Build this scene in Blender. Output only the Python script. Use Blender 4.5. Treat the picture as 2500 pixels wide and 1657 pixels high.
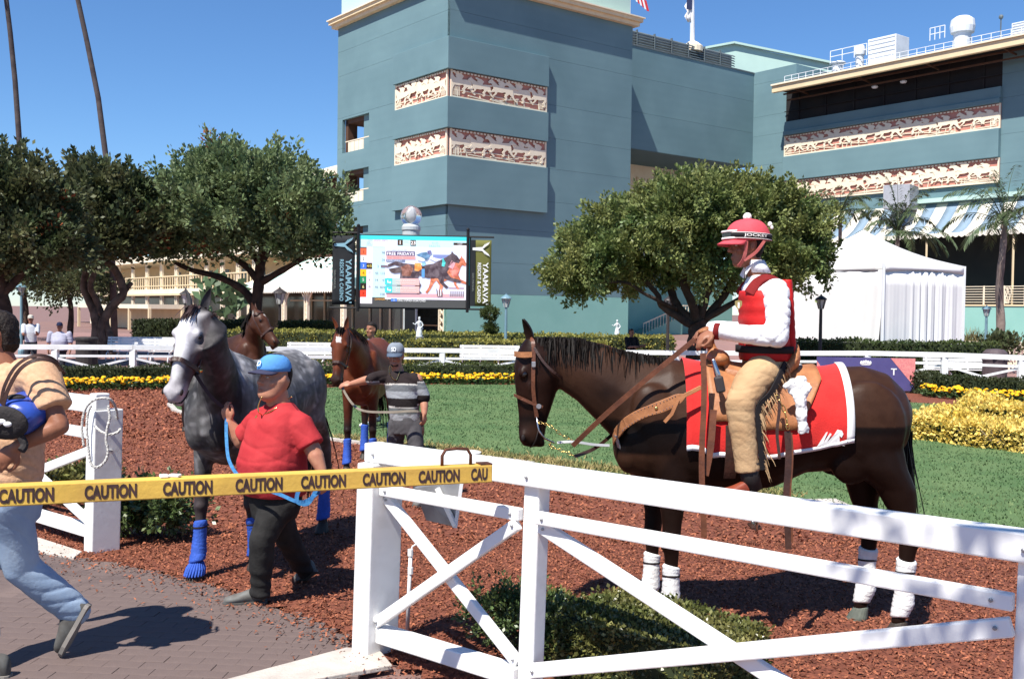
import bpy, bmesh, math, random
import numpy as np
from mathutils import Vector, Matrix, noise

R = math.radians
for _o in list(bpy.data.objects):
    bpy.data.objects.remove(_o)
sc = bpy.context.scene
C = sc.collection
V = Vector

# ------------------------------------------------------------------ camera
CAMZ = 1.95
cam_d = bpy.data.cameras.new('camera')
cam = bpy.data.objects.new('camera', cam_d)
C.objects.link(cam)
cam_d.sensor_width = 36.0
cam_d.sensor_fit = 'HORIZONTAL'
cam_d.lens = 36.0
cam_d.clip_start = 0.1
cam_d.clip_end = 3000
CROT = Matrix.Rotation(R(90 - 1.57), 3, 'X') @ Matrix.Rotation(R(0.75), 3, 'Z')
cam.matrix_world = Matrix.Translation((0, 0, CAMZ)) @ CROT.to_4x4()
sc.camera = cam

# ------------------------------------------------------------------ sky, sun, exposure
SUN_AZ, SUN_EL = 212.0, 57.0            # clockwise from +Y, degrees
w = bpy.data.worlds.new('World')
sc.world = w
w.use_nodes = True
nt = w.node_tree
sky = nt.nodes.new('ShaderNodeTexSky')
sky.sky_type = 'NISHITA'
sky.sun_disc = False
sky.sun_elevation = R(SUN_EL)
sky.sun_rotation = R(SUN_AZ)
sky.altitude = 500
sky.air_density = 1.0
sky.dust_density = 0.0
sky.ozone_density = 10.0
hsv = nt.nodes.new('ShaderNodeHueSaturation')          # the film's richer blue, the same all over the sky
hsv.inputs['Saturation'].default_value = 1.05
nt.links.new(sky.outputs[0], hsv.inputs['Color'])
nt.links.new(hsv.outputs[0], nt.nodes['Background'].inputs[0])
nt.nodes['Background'].inputs[1].default_value = 0.094
sun_d = bpy.data.lights.new('sun', 'SUN')
sun_d.energy = 5.0
sun_d.angle = R(0.5)
sun_d.color = (1.0, 0.95, 0.87)
sun = bpy.data.objects.new('sun', sun_d)
C.objects.link(sun)
SUNV = V((math.sin(R(SUN_AZ)) * math.cos(R(SUN_EL)), math.cos(R(SUN_AZ)) * math.cos(R(SUN_EL)), math.sin(R(SUN_EL))))
sun.rotation_euler = SUNV.to_track_quat('Z', 'Y').to_euler()
sun.location = (-20, -30, 40)
sc.view_settings.view_transform = 'Standard'
sc.view_settings.look = 'None'
sc.view_settings.gamma = 1.0
sc.view_settings.use_curve_mapping = False
sc.view_settings.exposure = 0.70

# ------------------------------------------------------------------ measuring helpers (photo pixel -> place)
def ray(px, py):
    return CROT @ V(((px - 1250) / 2500.0, (828.5 - py) / 2500.0, -1))
def at(px, py, Y):
    d = ray(px, py)
    return V((0, 0, CAMZ)) + d * (Y / d.y)
def gp(px, py, z=0.0):
    d = ray(px, py)
    return V((0, 0, CAMZ)) + d * ((z - CAMZ) / d.z)

class Plane:
    """vertical plane through (x,y) running along azimuth deg (clockwise from +Y); out = towards the viewer"""
    def __init__(s, x, y, az):
        s.o = V((x, y, 0)); s.u = V((math.sin(R(az)), math.cos(R(az)), 0))
        n = V((s.u.y, -s.u.x, 0))
        if n.dot(-s.o) < 0: n = -n
        s.n = n
    def uv(s, px, py):
        d = ray(px, py); c = V((0, 0, CAMZ))
        t = (s.o - c).dot(s.n) / d.dot(s.n)
        p = c + d * t
        return (p - s.o).dot(s.u), p.z
    def p(s, a, z, out=0.0):
        q = s.o + s.u * a + s.n * out
        return V((q.x, q.y, z))

# ------------------------------------------------------------------ materials
MATS = {}
def mat(name, c, c2=None, rough=0.7, spec=0.3, scale=6.0, detail=4.0, bump=0.0, bscale=40.0, metal=0.0,
        island=0.0, emit=0.0, coat=0.0, attr=False, dist=0.3, lo=0.35, hi=0.65, transl=0.0, wave=None, alpha=None, sheen=0.0):
    if name in MATS: return MATS[name]
    m = bpy.data.materials.new(name); m.use_nodes = True
    t = m.node_tree; N = t.nodes; L = t.links
    b = N['Principled BSDF']
    b.inputs['Roughness'].default_value = rough
    b.inputs['Specular IOR Level'].default_value = spec
    b.inputs['Metallic'].default_value = metal
    if coat: b.inputs['Coat Weight'].default_value = coat
    if sheen: b.inputs['Sheen Weight'].default_value = sheen
    tc = N.new('ShaderNodeTexCoord')
    if attr:
        a = N.new('ShaderNodeAttribute'); a.attribute_name = 'Col'
        csock = a.outputs['Color']
    else:
        r = N.new('ShaderNodeRGB'); r.outputs[0].default_value = (*c, 1); csock = r.outputs[0]
    if c2 is not None:
        n = N.new('ShaderNodeTexNoise'); n.inputs['Scale'].default_value = scale
        n.inputs['Detail'].default_value = detail; n.inputs['Distortion'].default_value = dist
        L.new(tc.outputs['Object'], n.inputs['Vector'])
        cr = N.new('ShaderNodeValToRGB'); cr.color_ramp.elements[0].position = lo; cr.color_ramp.elements[1].position = hi
        L.new(n.outputs[0], cr.inputs[0])
        mx = N.new('ShaderNodeMix'); mx.data_type = 'RGBA'
        L.new(cr.outputs[0], mx.inputs['Factor']); L.new(csock, mx.inputs['A'])
        mx.inputs['B'].default_value = (*c2, 1)
        if attr:
            mx.blend_type = 'MULTIPLY'
        csock = mx.outputs['Result']
    if island:
        g = N.new('ShaderNodeNewGeometry')
        hs = N.new('ShaderNodeHueSaturation')
        mr = N.new('ShaderNodeMapRange'); mr.inputs['To Min'].default_value = 1 - island; mr.inputs['To Max'].default_value = 1 + island
        L.new(g.outputs['Random Per Island'], mr.inputs['Value'])
        L.new(mr.outputs[0], hs.inputs['Value']); L.new(csock, hs.inputs['Color'])
        csock = hs.outputs[0]
    if wave:
        wv = N.new('ShaderNodeTexWave'); wv.inputs['Scale'].default_value = wave[0]
        wv.inputs['Distortion'].default_value = wave[2]; wv.bands_direction = wave[3]
        L.new(tc.outputs['Object'], wv.inputs['Vector'])
        mx = N.new('ShaderNodeMix'); mx.data_type = 'RGBA'
        mm = N.new('ShaderNodeMath'); mm.operation = 'MULTIPLY'; mm.inputs[1].default_value = wave[4]
        L.new(wv.outputs['Fac'], mm.inputs[0]); L.new(mm.outputs[0], mx.inputs['Factor'])
        L.new(csock, mx.inputs['A']); mx.inputs['B'].default_value = (*wave[1], 1)
        csock = mx.outputs['Result']
    L.new(csock, b.inputs['Base Color'])
    if bump:
        n2 = N.new('ShaderNodeTexNoise'); n2.inputs['Scale'].default_value = bscale; n2.inputs['Detail'].default_value = 5
        L.new(tc.outputs['Object'], n2.inputs['Vector'])
        bp = N.new('ShaderNodeBump'); bp.inputs['Strength'].default_value = bump; bp.inputs['Distance'].default_value = 0.02
        L.new(n2.outputs[0], bp.inputs['Height']); L.new(bp.outputs[0], b.inputs['Normal'])
    if emit:
        L.new(csock, b.inputs['Emission Color']); b.inputs['Emission Strength'].default_value = emit
    if transl:
        tr = N.new('ShaderNodeBsdfTranslucent'); L.new(csock, tr.inputs[0])
        ms = N.new('ShaderNodeMixShader'); ms.inputs[0].default_value = transl
        out = N['Material Output']
        L.new(b.outputs[0], ms.inputs[1]); L.new(tr.outputs[0], ms.inputs[2]); L.new(ms.outputs[0], out.inputs['Surface'])
    if alpha is not None:
        b.inputs['Transmission Weight'].default_value = alpha
        b.inputs['IOR'].default_value = 1.45
    MATS[name] = m
    return m

# ------------------------------------------------------------------ mesh helpers
def frame(d, up=V((0, 0, 1))):
    d = d.normalized()
    if abs(d.dot(up)) > 0.98: up = V((0, 1, 0)) if abs(d.y) < 0.9 else V((1, 0, 0))
    a = d.cross(up).normalized()
    return a, a.cross(d).normalized()

class MB:
    def __init__(s):
        s.v = []; s.f = []; s.m = []
    def add(s, vs, fs, mi=0):
        n = len(s.v); s.v += [tuple(q) for q in vs]
        s.f += [tuple(i + n for i in f) for f in fs]; s.m += [mi] * len(fs)
        return s
    def hexa(s, p, mi=0):
        return s.add(p, [(0, 3, 2, 1), (4, 5, 6, 7), (0, 1, 5, 4), (1, 2, 6, 5), (2, 3, 7, 6), (3, 0, 4, 7)], mi)
    def box(s, c, size, rot=0.0, mi=0):
        hx, hy, hz = size[0] / 2, size[1] / 2, size[2] / 2
        M = Matrix.Rotation(rot, 3, 'Z') if not isinstance(rot, Matrix) else rot
        c = V(c)
        return s.hexa([c + M @ V(q) for q in ((-hx, -hy, -hz), (hx, -hy, -hz), (hx, hy, -hz), (-hx, hy, -hz),
                                              (-hx, -hy, hz), (hx, -hy, hz), (hx, hy, hz), (-hx, hy, hz))], mi)
    def beam(s, p, q, wd, ht, up=V((0, 0, 1)), mi=0):
        p = V(p); q = V(q); a, b = frame(q - p, up)
        a = a * wd / 2; b = b * ht / 2
        return s.hexa([p - a - b, p + a - b, q + a - b, q - a - b, p - a + b, p + a + b, q + a + b, q - a + b], mi)
    def slab(s, pl, a0, a1, z0, z1, o0, o1, mi=0):
        """box on a Plane between a0..a1, z0..z1, out o0..o1"""
        P = pl.p
        return s.hexa([P(a0, z0, o0), P(a1, z0, o0), P(a1, z0, o1), P(a0, z0, o1),
                       P(a0, z1, o0), P(a1, z1, o0), P(a1, z1, o1), P(a0, z1, o1)], mi)
    def loft(s, rings, cap=True, closed=True, mi=0):
        n = len(rings[0]); base = len(s.v); vs = [q for r in rings for q in r]; fs = []
        m = n if closed else n - 1
        for i in range(len(rings) - 1):
            for j in range(m):
                k = (j + 1) % n
                fs.append((i * n + j, i * n + k, (i + 1) * n + k, (i + 1) * n + j))
        if cap and closed:
            fs.append(tuple(range(n - 1, -1, -1))); b = (len(rings) - 1) * n
            fs.append(tuple(range(b, b + n)))
        return s.add(vs, fs, mi)
    def tube(s, pts, rad, n=10, up=V((0, 0, 1)), mi=0, cap=True, rnd=False):
        pts = [V(p) for p in pts]; k = len(pts)
        if not hasattr(rad, '__len__'): rad = [rad] * k
        rings = []; a = b = None
        for i in range(k):
            d = (pts[min(i + 1, k - 1)] - pts[max(i - 1, 0)])
            if d.length < 1e-9: d = V((0, 0, 1))
            d.normalize()
            if a is None: a, b = frame(d, up)
            else:
                a = (a - d * a.dot(d)).normalized(); b = d.cross(a).normalized() if False else a.cross(d).normalized()
            ru, rv = (rad[i], rad[i]) if not hasattr(rad[i], '__len__') else rad[i]
            if rnd and (i == 0 or i == k - 1):
                pass
            rings.append([pts[i] + a * (math.cos(t) * ru) + b * (math.sin(t) * rv) for t in [2 * math.pi * j / n for j in range(n)]])
        if rnd:
            def dome(idx, sgn):
                out = []
                d = (pts[1] - pts[0]).normalized() if idx == 0 else (pts[-1] - pts[-2]).normalized()
                r = rings[idx]; c = pts[idx]
                rr = rad[idx] if not hasattr(rad[idx], '__len__') else sum(rad[idx]) / 2
                for ang in (35, 65):
                    out.append([c + (q - c) * math.cos(R(ang)) + d * sgn * rr * math.sin(R(ang)) for q in r])
                return out
            rings = dome(0, -1)[::-1] + rings + dome(k - 1, 1)
        return s.loft(rings, cap, True, mi)
    def ball(s, c, r, nu=14, nv=8, rot=None, mi=0):
        c = V(c)
        if not hasattr(r, '__len__'): r = (r, r, r)
        M = rot or Matrix.Identity(3)
        vs = [c + M @ V((0, 0, -r[2]))]
        for i in range(1, nv):
            t = math.pi * i / nv - math.pi / 2
            for j in range(nu):
                u = 2 * math.pi * j / nu
                vs.append(c + M @ V((r[0] * math.cos(t) * math.cos(u), r[1] * math.cos(t) * math.sin(u), r[2] * math.sin(t))))
        vs.append(c + M @ V((0, 0, r[2]))); fs = []
        for j in range(nu):
            k = (j + 1) % nu
            fs.append((0, 1 + k, 1 + j))
            for i in range(nv - 2):
                fs.append((1 + i * nu + j, 1 + i * nu + k, 1 + (i + 1) * nu + k, 1 + (i + 1) * nu + j))
            fs.append((1 + (nv - 2) * nu + j, 1 + (nv - 2) * nu + k, len(vs) - 1))
        return s.add(vs, fs, mi)
    def lathe(s, c, prof, n=16, mi=0, axis=None):
        c = V(c); M = axis or Matrix.Identity(3)
        rings = [[c + M @ V((r * math.cos(2 * math.pi * j / n), r * math.sin(2 * math.pi * j / n), z)) for j in range(n)] for r, z in prof]
        return s.loft(rings, True, True, mi)
    def prism(s, pts, vec, mi=0):
        """polygon pts extruded by vec"""
        n = len(pts); vec = V(vec); pts = [V(p) for p in pts]
        vs = pts + [p + vec for p in pts]
        fs = [tuple(range(n)), tuple(range(2 * n - 1, n - 1, -1))]
        fs += [(i, n + i, n + (i + 1) % n, (i + 1) % n) for i in range(n)]
        return s.add(vs, fs, mi)
    def ribbon(s, pts, wd, th, nrm, mi=0):
        """strap: flat band along pts, wide across nrm x dir; nrm list or vector"""
        pts = [V(p) for p in pts]; k = len(pts); rings = []
        for i in range(k):
            d = (pts[min(i + 1, k - 1)] - pts[max(i - 1, 0)]).normalized()
            n = V(nrm[i]) if isinstance(nrm, list) else V(nrm)
            n = (n - d * n.dot(d)).normalized(); a = d.cross(n)
            ww = wd[i] if hasattr(wd, '__len__') else wd
            rings.append([pts[i] + a * ww / 2 + n * th / 2, pts[i] - a * ww / 2 + n * th / 2, pts[i] - a * ww / 2 - n * th / 2, pts[i] + a * ww / 2 - n * th / 2])
        return s.loft(rings, True, True, mi)
    def mesh(s, name='m'):
        me = bpy.data.meshes.new(name)
        me.from_pydata(s.v, [], s.f); me.update()
        return me
    def build(s, name, mats, parent=None, smooth=False, bevel=0.0, kind=None, sub=0, solid=0.0, fixn=True, seg=2):
        me = s.mesh(name)
        if fixn:
            bm = bmesh.new(); bm.from_mesh(me); bmesh.ops.recalc_face_normals(bm, faces=bm.faces); bm.to_mesh(me); bm.free()
        return link(name, me, mats, parent, smooth, bevel, kind, sub, s.m, solid, seg)

def link(name, me, mats, parent=None, smooth=False, bevel=0.0, kind=None, sub=0, mi=None, solid=0.0, seg=2):
    me.name = name
    if not isinstance(mats, (list, tuple)): mats = [mats]
    for m in mats: me.materials.append(m)
    if mi is not None and len(mats) > 1 and len(mi) == len(me.polygons): me.polygons.foreach_set('material_index', mi)
    if smooth:
        me.polygons.foreach_set('use_smooth', [True] * len(me.polygons))
    o = bpy.data.objects.new(name, me); C.objects.link(o)
    if parent is not None: o.parent = parent
    if solid:
        md = o.modifiers.new('thick', 'SOLIDIFY'); md.thickness = solid; md.offset = 0
    if bevel:
        md = o.modifiers.new('bevel', 'BEVEL'); md.width = bevel; md.segments = seg; md.limit_method = 'ANGLE'; md.angle_limit = R(35)
    if sub:
        md = o.modifiers.new('sub', 'SUBSURF'); md.levels = sub; md.render_levels = sub
    if kind: o['kind'] = kind
    return o

def thing(name, label, cat, loc=(0, 0, 0), group=None):
    o = bpy.data.objects.new(name, None); C.objects.link(o)
    o.empty_display_size = 0.2
    tag(o, label, cat, group)
    o['_loc'] = 0
    del o['_loc']
    return o
def tag(o, label, cat, group=None):
    o['label'] = label; o['category'] = cat
    if group: o['group'] = group
    return o
def struct(o):
    o['kind'] = 'structure'
    return o
def settle(root, p):
    """move a thing's origin to its base while its parts stay put"""
    p = V(p)
    root.location = p
    for c in root.children:
        c.matrix_parent_inverse = Matrix.Translation(-p)
def copy_tree(o, M=None, label=None, parent=None):
    c = o.copy(); C.objects.link(c)
    if parent is not None: c.parent = parent; c.matrix_parent_inverse = o.matrix_parent_inverse.copy()
    if label: c['label'] = label
    for ch in list(o.children): copy_tree(ch, None, None, c)
    return c

def fuse(mb, voxel, it=4, fac=0.5, disp=None):
    """join overlapping closed shapes into one continuous skin"""
    me = mb.mesh('tmp'); o = bpy.data.objects.new('tmp', me); C.objects.link(o)
    m = o.modifiers.new('r', 'REMESH'); m.mode = 'VOXEL'; m.voxel_size = voxel
    if it:
        q = o.modifiers.new('s', 'SMOOTH'); q.iterations = it; q.factor = fac
    dg = bpy.context.evaluated_depsgraph_get(); dg.update()
    out = bpy.data.meshes.new_from_object(o.evaluated_get(dg))
    bpy.data.objects.remove(o); bpy.data.meshes.remove(me)
    out.materials.clear()
    if disp:
        n = len(out.vertices); co = np.empty(n * 3); out.vertices.foreach_get('co', co); co = co.reshape(-1, 3)
        no = np.empty(n * 3); out.vertices.foreach_get('normal', no); no = no.reshape(-1, 3)
        d = np.array([disp(V(c), V(q)) for c, q in zip(co, no)])
        co = co + no * d[:, None]; out.vertices.foreach_set('co', co.ravel()); out.update()
    return out
def paint(me, fn):
    """per-point coat / cloth colour from a function of position"""
    a = me.color_attributes.new('Col', 'FLOAT_COLOR', 'POINT')
    n = len(me.vertices); co = np.empty(n * 3); me.vertices.foreach_get('co', co); co = co.reshape(-1, 3)
    out = np.ones((n, 4)); 
    for i in range(n): out[i, :3] = fn(V(co[i]))
    a.data.foreach_set('color', out.ravel())

def quads(name, Q, mats, parent=None, kind=None, smooth=False, col=None):
    """Q: (n,4,3) array of separate faces"""
    Q = np.asarray(Q, dtype=np.float32); n = len(Q); k = Q.shape[1]
    me = bpy.data.meshes.new(name)
    me.vertices.add(n * k); me.vertices.foreach_set('co', Q.reshape(-1))
    me.loops.add(n * k); me.loops.foreach_set('vertex_index', np.arange(n * k, dtype=np.int32))
    me.polygons.add(n); me.polygons.foreach_set('loop_start', np.arange(0, n * k, k, dtype=np.int32))
    me.polygons.foreach_set('loop_total', np.full(n, k, dtype=np.int32))
    me.update(calc_edges=True); me.validate()
    if not isinstance(mats, (list, tuple)): mats = [mats]
    for m in mats: me.materials.append(m)
    o = bpy.data.objects.new(name, me); C.objects.link(o)
    if parent is not None: o.parent = parent
    if kind: o['kind'] = kind
    return o

_FONT = {}
def glyphs(txt, bold=0.0):
    key = (txt, bold)
    if key in _FONT: return _FONT[key]
    cu = bpy.data.curves.new('t', 'FONT'); cu.body = txt; cu.size = 1.0; cu.offset = bold; cu.resolution_u = 3
    o = bpy.data.objects.new('t', cu); C.objects.link(o)
    dg = bpy.context.evaluated_depsgraph_get(); dg.update()
    me = bpy.data.meshes.new_from_object(o.evaluated_get(dg))
    vs = [v.co.copy() for v in me.vertices]; fs = [tuple(p.vertices) for p in me.polygons]
    bpy.data.objects.remove(o); bpy.data.curves.remove(cu); bpy.data.meshes.remove(me)
    x0 = min(v.x for v in vs); x1 = max(v.x for v in vs); y0 = min(v.y for v in vs); y1 = max(v.y for v in vs)
    vs = [((v.x - x0) / (x1 - x0) - 0.5, (v.y - y0) / (y1 - y0) - 0.5) for v in vs]
    _FONT[key] = (vs, fs, (x1 - x0) / (y1 - y0))
    return _FONT[key]
def letters(name, txt, m, parent, c, xd, yd, ht, wd=None, bold=0.0):
    """flat lettering centred at c; xd/yd unit directions"""
    vs, fs, asp = glyphs(txt, bold)
    if wd is None: wd = ht * asp
    mb = MB(); mb.add([V(c) + V(xd) * (x * wd) + V(yd) * (y * ht) for x, y in vs], fs)
    return mb.build(name, m, parent, fixn=False)
rnd = random.Random(7)
nrs = np.random.RandomState(11)
# ================================================================== GROUND
M_paint = mat('blue_grey_render', (.148, .246, .272), (.122, .208, .234), rough=.85, spec=.2, scale=.22, detail=8, bump=.2, bscale=9, wave=(.42, (.105, .175, .208), 1.2, 'Z', .09))
M_teal = mat('teal_render', (.25, .48, .42), (.22, .44, .385), rough=.85, spec=.2, scale=.4, bump=.12, bscale=14)
M_mint = mat('mint_render', (.45, .62, .56), (.42, .58, .53), rough=.85, spec=.2, scale=.4)
M_cream = mat('cream_paint', (.74, .60, .38), (.68, .54, .34), rough=.6, scale=1.2)
M_cream2 = mat('pale_cream_paint', (.80, .71, .55), (.76, .66, .50), rough=.6, scale=1.5)
M_red = mat('frieze_red', (.54, .245, .19), (.48, .21, .16), rough=.8, scale=1.5)
M_dark = mat('painted_shade', (.012, .012, .014), (.02, .018, .018), rough=.8, scale=.5)  # near-black colour stands in for shade in recesses and under the eave
M_glass = mat('dark_glass', (.02, .024, .026), (.035, .04, .04), rough=.12, spec=.6, scale=.6)
M_brown = mat('brown_timber', (.10, .05, .03), (.08, .04, .025), rough=.7, scale=2)
M_roofw = mat('white_roof_metal', (.72, .74, .76), (.6, .62, .65), rough=.5, scale=.8)
M_louv = mat('grey_louvre', (.13, .16, .17), (.10, .12, .13), rough=.6, scale=1)
M_white = mat('white_gloss_paint', (.80, .80, .79), (.60, .59, .56), rough=.42, spec=.4, scale=4, detail=8, lo=.52, hi=.86, bump=.05, bscale=30, wave=(2.4, (.62, .61, .58), 16, 'Z', .14))
M_white_old = mat('weathered_white_paint', (.74, .74, .73), (.60, .58, .55), rough=.5, scale=5, lo=.5, hi=.85, bump=.2, bscale=45)

M_ground = mat('brick_walk', (.23, .135, .115), (.18, .11, .10), rough=.9, scale=.8, bump=.2, bscale=30)
mb = MB(); mb.add([(-900, -60, -.03), (900, -60, -.03), (900, 2500, -.03), (-900, 2500, -.03)], [(0, 1, 2, 3)])
struct(mb.build('ground', M_ground))

# --- mulch track: uneven sheet of bark
def border_y(x):
    """near edge of the bark, following the paving edge"""
    pts = BORD
    if x <= pts[0][0]: return pts[0][1] + (pts[0][0] - x) * .9
    for (x0, y0), (x1, y1) in zip(pts, pts[1:]):
        if x0 <= x <= x1: return y0 + (y1 - y0) * (x - x0) / (x1 - x0)
    return pts[-1][1] - (x - pts[-1][0]) * .86
BORD = [tuple(gp(*q).xy) for q in ((60, 1338), (170, 1362), (260, 1372), (350, 1392), (520, 1432), (660, 1482), (780, 1532), (872, 1588))]
M_mulch = mat('bark_mulch', (.235, .075, .042), (.115, .036, .021), rough=.9, scale=16, detail=8, bump=.9, bscale=38, lo=.3, hi=.7)
xs = np.arange(-16, 18, .14); ys = np.arange(2.0, 30, .14)
vs = []; fs = []; idx = {}
for i, x in enumerate(xs):
    for j, y in enumerate(ys):
        if y < border_y(x) - .1: continue
        idx[i, j] = len(vs)
        z = .012 * noise.noise((x * 2.2, y * 2.2, 0)) + .01 * noise.noise((x * 6, y * 6, 3))
        vs.append((x, y, z + .004))
for (i, j) in idx:
    k = [idx.get(q) for q in ((i, j), (i + 1, j), (i + 1, j + 1), (i, j + 1))]
    if None not in k: fs.append(tuple(k))
mb = MB(); mb.add(vs, fs); struct(mb.build('mulch_track', M_mulch, smooth=True, fixn=False))

# --- grass oval
GN = [gp(*q).xy for q in ((2640, 1316), (2450, 1292), (2200, 1262), (1933, 1225), (1700, 1193), (1500, 1163), (1300, 1135), (1070, 1106), (826, 1078), (640, 1052), (480, 1022), (427, 1004), (414, 990), (430, 976))]
GF = [V((-5.2, 24.2)), V((-3.4, 26.2)), V((-.5, 27.0)), V((3, 26.3)), V((6.5, 24.6)), V((9, 22.9)), V((12, 21)), V((17, 17.5)), V((15, 9.5)), V((10, 5.7))]
GP = [V((q[0], q[1])) for q in list(GN) + GF]
def inside(x, y, P=GP):
    c = False; n = len(P); j = n - 1
    for i in range(n):
        if (P[i].y > y) != (P[j].y > y) and x < (P[j].x - P[i].x) * (y - P[i].y) / (P[j].y - P[i].y) + P[i].x: c = not c
        j = i
    return c
M_grass = mat('turf', (.075, .135, .055), (.115, .175, .075), rough=.95, scale=1.4, detail=8, bump=.6, bscale=60, spec=.1)
bm = bmesh.new()
f = bm.faces.new([bm.verts.new((q.x, q.y, .03)) for q in GP])
if f.normal.z < 0: f.normal_flip()
bmesh.ops.triangulate(bm, faces=bm.faces)
me = bpy.data.meshes.new('lawn'); bm.to_mesh(me); bm.free()
struct(link('lawn', me, M_grass))
# pale concrete edging round the lawn
M_conc = mat('concrete', (.52, .47, .42), (.40, .36, .32), rough=.9, scale=5, bump=.3, bscale=50)
mb = MB()
loop = [V((q[0], q[1], .02)) for q in GN[6:]] + [V((-5.2, 24.2, .02))]
mb.ribbon(loop, .1, .05, (0, 0, 1)); struct(mb.build('lawn_edging', M_conc))
# grass blades
n = 70000
X = nrs.uniform(-7, 14, n * 3); Y = 9 + 18 * nrs.uniform(0, 1, n * 3) ** 1.5
keep = np.array([inside(x, y) for x, y in zip(X[:n * 2], Y[:n * 2])]); X = X[:n * 2][keep][:n]; Y = Y[:n * 2][keep][:n]; k = len(X)
a = nrs.uniform(0, 6.283, k); wdt = nrs.uniform(.004, .009, k) * (1 + .05 * Y); h = nrs.uniform(.014, .034, k); lx = nrs.normal(0, .014, k); ly = nrs.normal(0, .014, k)
ca, sa = np.cos(a) * wdt, np.sin(a) * wdt
Q = np.stack([np.stack([X - ca, Y - sa, np.full(k, .028)], 1), np.stack([X + ca, Y + sa, np.full(k, .028)], 1), np.stack([X + lx, Y + ly, .03 + h], 1)], 1)
M_blade = mat('grass_blade', (.085, .155, .060), (.15, .205, .09), rough=.7, scale=.7, detail=6, island=.45, spec=.2, transl=.25)
o = quads('grass', Q, M_blade, kind='stuff'); o['label'] = 'short mown green grass of the paddock lawn'
# dry straw-coloured fringe along the near edge
Q = []
for i in range(5200):
    k = rnd.randrange(3, 8); t = rnd.random(); p = V(GN[k]).lerp(V(GN[k + 1]), t) + V((rnd.gauss(0, .1), .12 + abs(rnd.gauss(0, .25))))
    aa = rnd.random() * 6.28; w_ = .012; q = V((math.cos(aa) * w_, math.sin(aa) * w_, 0)); b = V((p.x, p.y, .03))
    Q.append([b - q, b + q, b + V((rnd.gauss(0, .03), rnd.gauss(0, .03), rnd.uniform(.03, .06)))])
M_dry = mat('dry_grass', (.34, .25, .11), (.20, .20, .07), rough=.8, scale=3, island=.3)
o = quads('dry_grass', np.array([[list(v) for v in q] for q in Q]), M_dry, kind='stuff'); o['label'] = 'dry straw coloured grass fringe along the lawn edge'

# --- bark chips lying on the track
def chips(n, x0, x1, y0, y1, size):
    out = []
    while len(out) < n:
        x = rnd.uniform(x0, x1); y = rnd.uniform(y0, y1)
        by = border_y(x)
        if y < by:
            if y < by - .75 or rnd.random() > math.exp((y - by) * 5.0) * .8: continue
            zb = .016
        else: zb = .008
        if inside(x, y): continue
        L = rnd.uniform(.45, 1.25) * size; W = rnd.uniform(.35, .8) * size; a = rnd.random() * 6.28; ti = rnd.gauss(0, .5); ro = rnd.gauss(0, .5)
        d = V((math.cos(a) * math.cos(ti), math.sin(a) * math.cos(ti), math.sin(ti))); s_ = V((-math.sin(a), math.cos(a), math.sin(ro))).normalized()
        c = V((x, y, zb + rnd.uniform(.0, .012) + abs(math.sin(ti)) * L * .4))
        out.append([list(c - d * L - s_ * W * .5), list(c - d * L * .2 - s_ * W), list(c + d * L - s_ * W * .2), list(c + d * L * .3 + s_ * W)])
    return out
Q = chips(66000, -5.0, 4.6, 3.4, 8.8, .0135) + chips(36000, -9.5, 4, 8.6, 16, .021) + chips(14000, -12, -2, 15, 25, .034)
M_chip = mat('bark_chip', (.33, .115, .058), (.125, .042, .024), rough=.85, scale=20, island=.6, lo=.2, hi=.8)
o = quads('mulch_chips', np.array(Q), M_chip, kind='stuff'); o['label'] = 'loose red brown bark chips on the walking track'

# --- brick paving in the foreground, single pavers near the walker
M_brick = mat('clay_paver', (.115, .084, .078), (.205, .150, .130), rough=.85, scale=1.3, detail=9, island=.06, bump=.2, bscale=50, lo=.38, hi=.72)
M_joint = mat('sand_joint', (.15, .105, .092), (.12, .085, .075), rough=.95, scale=20)
mb = MB()
xs_ = np.linspace(-6.5, BORD[-1][0] + .02, 40)
top = [(x, border_y(x), .0) for x in xs_]
mb.add([(x, y + .02, .003) for x, y, z in top] + [(x, .3, .003) for x, y, z in top], [(i, i + 1, 41 + i, 40 + i) for i in range(39)])
pav = struct(mb.build('pavement', M_joint, fixn=False))
ang = R(-4); bd = V((math.cos(ang), math.sin(ang), 0)); bn = V((-bd.y, bd.x, 0))
protos = []
for i in range(3):
    b = MB(); b.box((0, 0, 0), (.1988 - .0004 * i, .0986, .02)); bmm = b.mesh('brick')
    bm = bmesh.new(); bm.from_mesh(bmm); bmesh.ops.bevel(bm, geom=[e for e in bm.edges if all(v.co.z > 0 for v in e.verts)], offset=.0015, segments=1, affect='EDGES'); bm.to_mesh(bmm); bm.free()
    bmm.materials.append(M_brick); protos.append(bmm)
cells = []
for r in range(-20, 60):
    for c in range(-30, 30):
        p = V((-1.9, 5.3, 0)) + bn * (r * .1) + bd * (c * .2 + (r % 2) * .1)
        if p.x > BORD[-1][0] + .0 or p.y > border_y(p.x) - .02 or p.x < -5.2 or p.y < 3.2: continue
        cells.append((abs(p.x + 1.9) * .9 + abs(p.y - 6.1), p))
cells.sort(key=lambda q: q[0])
rest = MB()
for i, (_, p) in enumerate(cells):
    z = .0035 + rnd.uniform(-.001, .0012)
    if i < 300:
        o = bpy.data.objects.new('brick', protos[rnd.randrange(3)]); C.objects.link(o); o.parent = pav
        o.location = (p.x, p.y, z - .0045); o.rotation_euler = (rnd.gauss(0, .006), rnd.gauss(0, .006), ang + rnd.gauss(0, .008))
    else:
        rest.box((p.x, p.y, z - .005), (.1985, .0985, .02), ang + rnd.gauss(0, .006))
o = rest.build('paver_field', M_brick, pav, kind='stuff', fixn=False)
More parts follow.
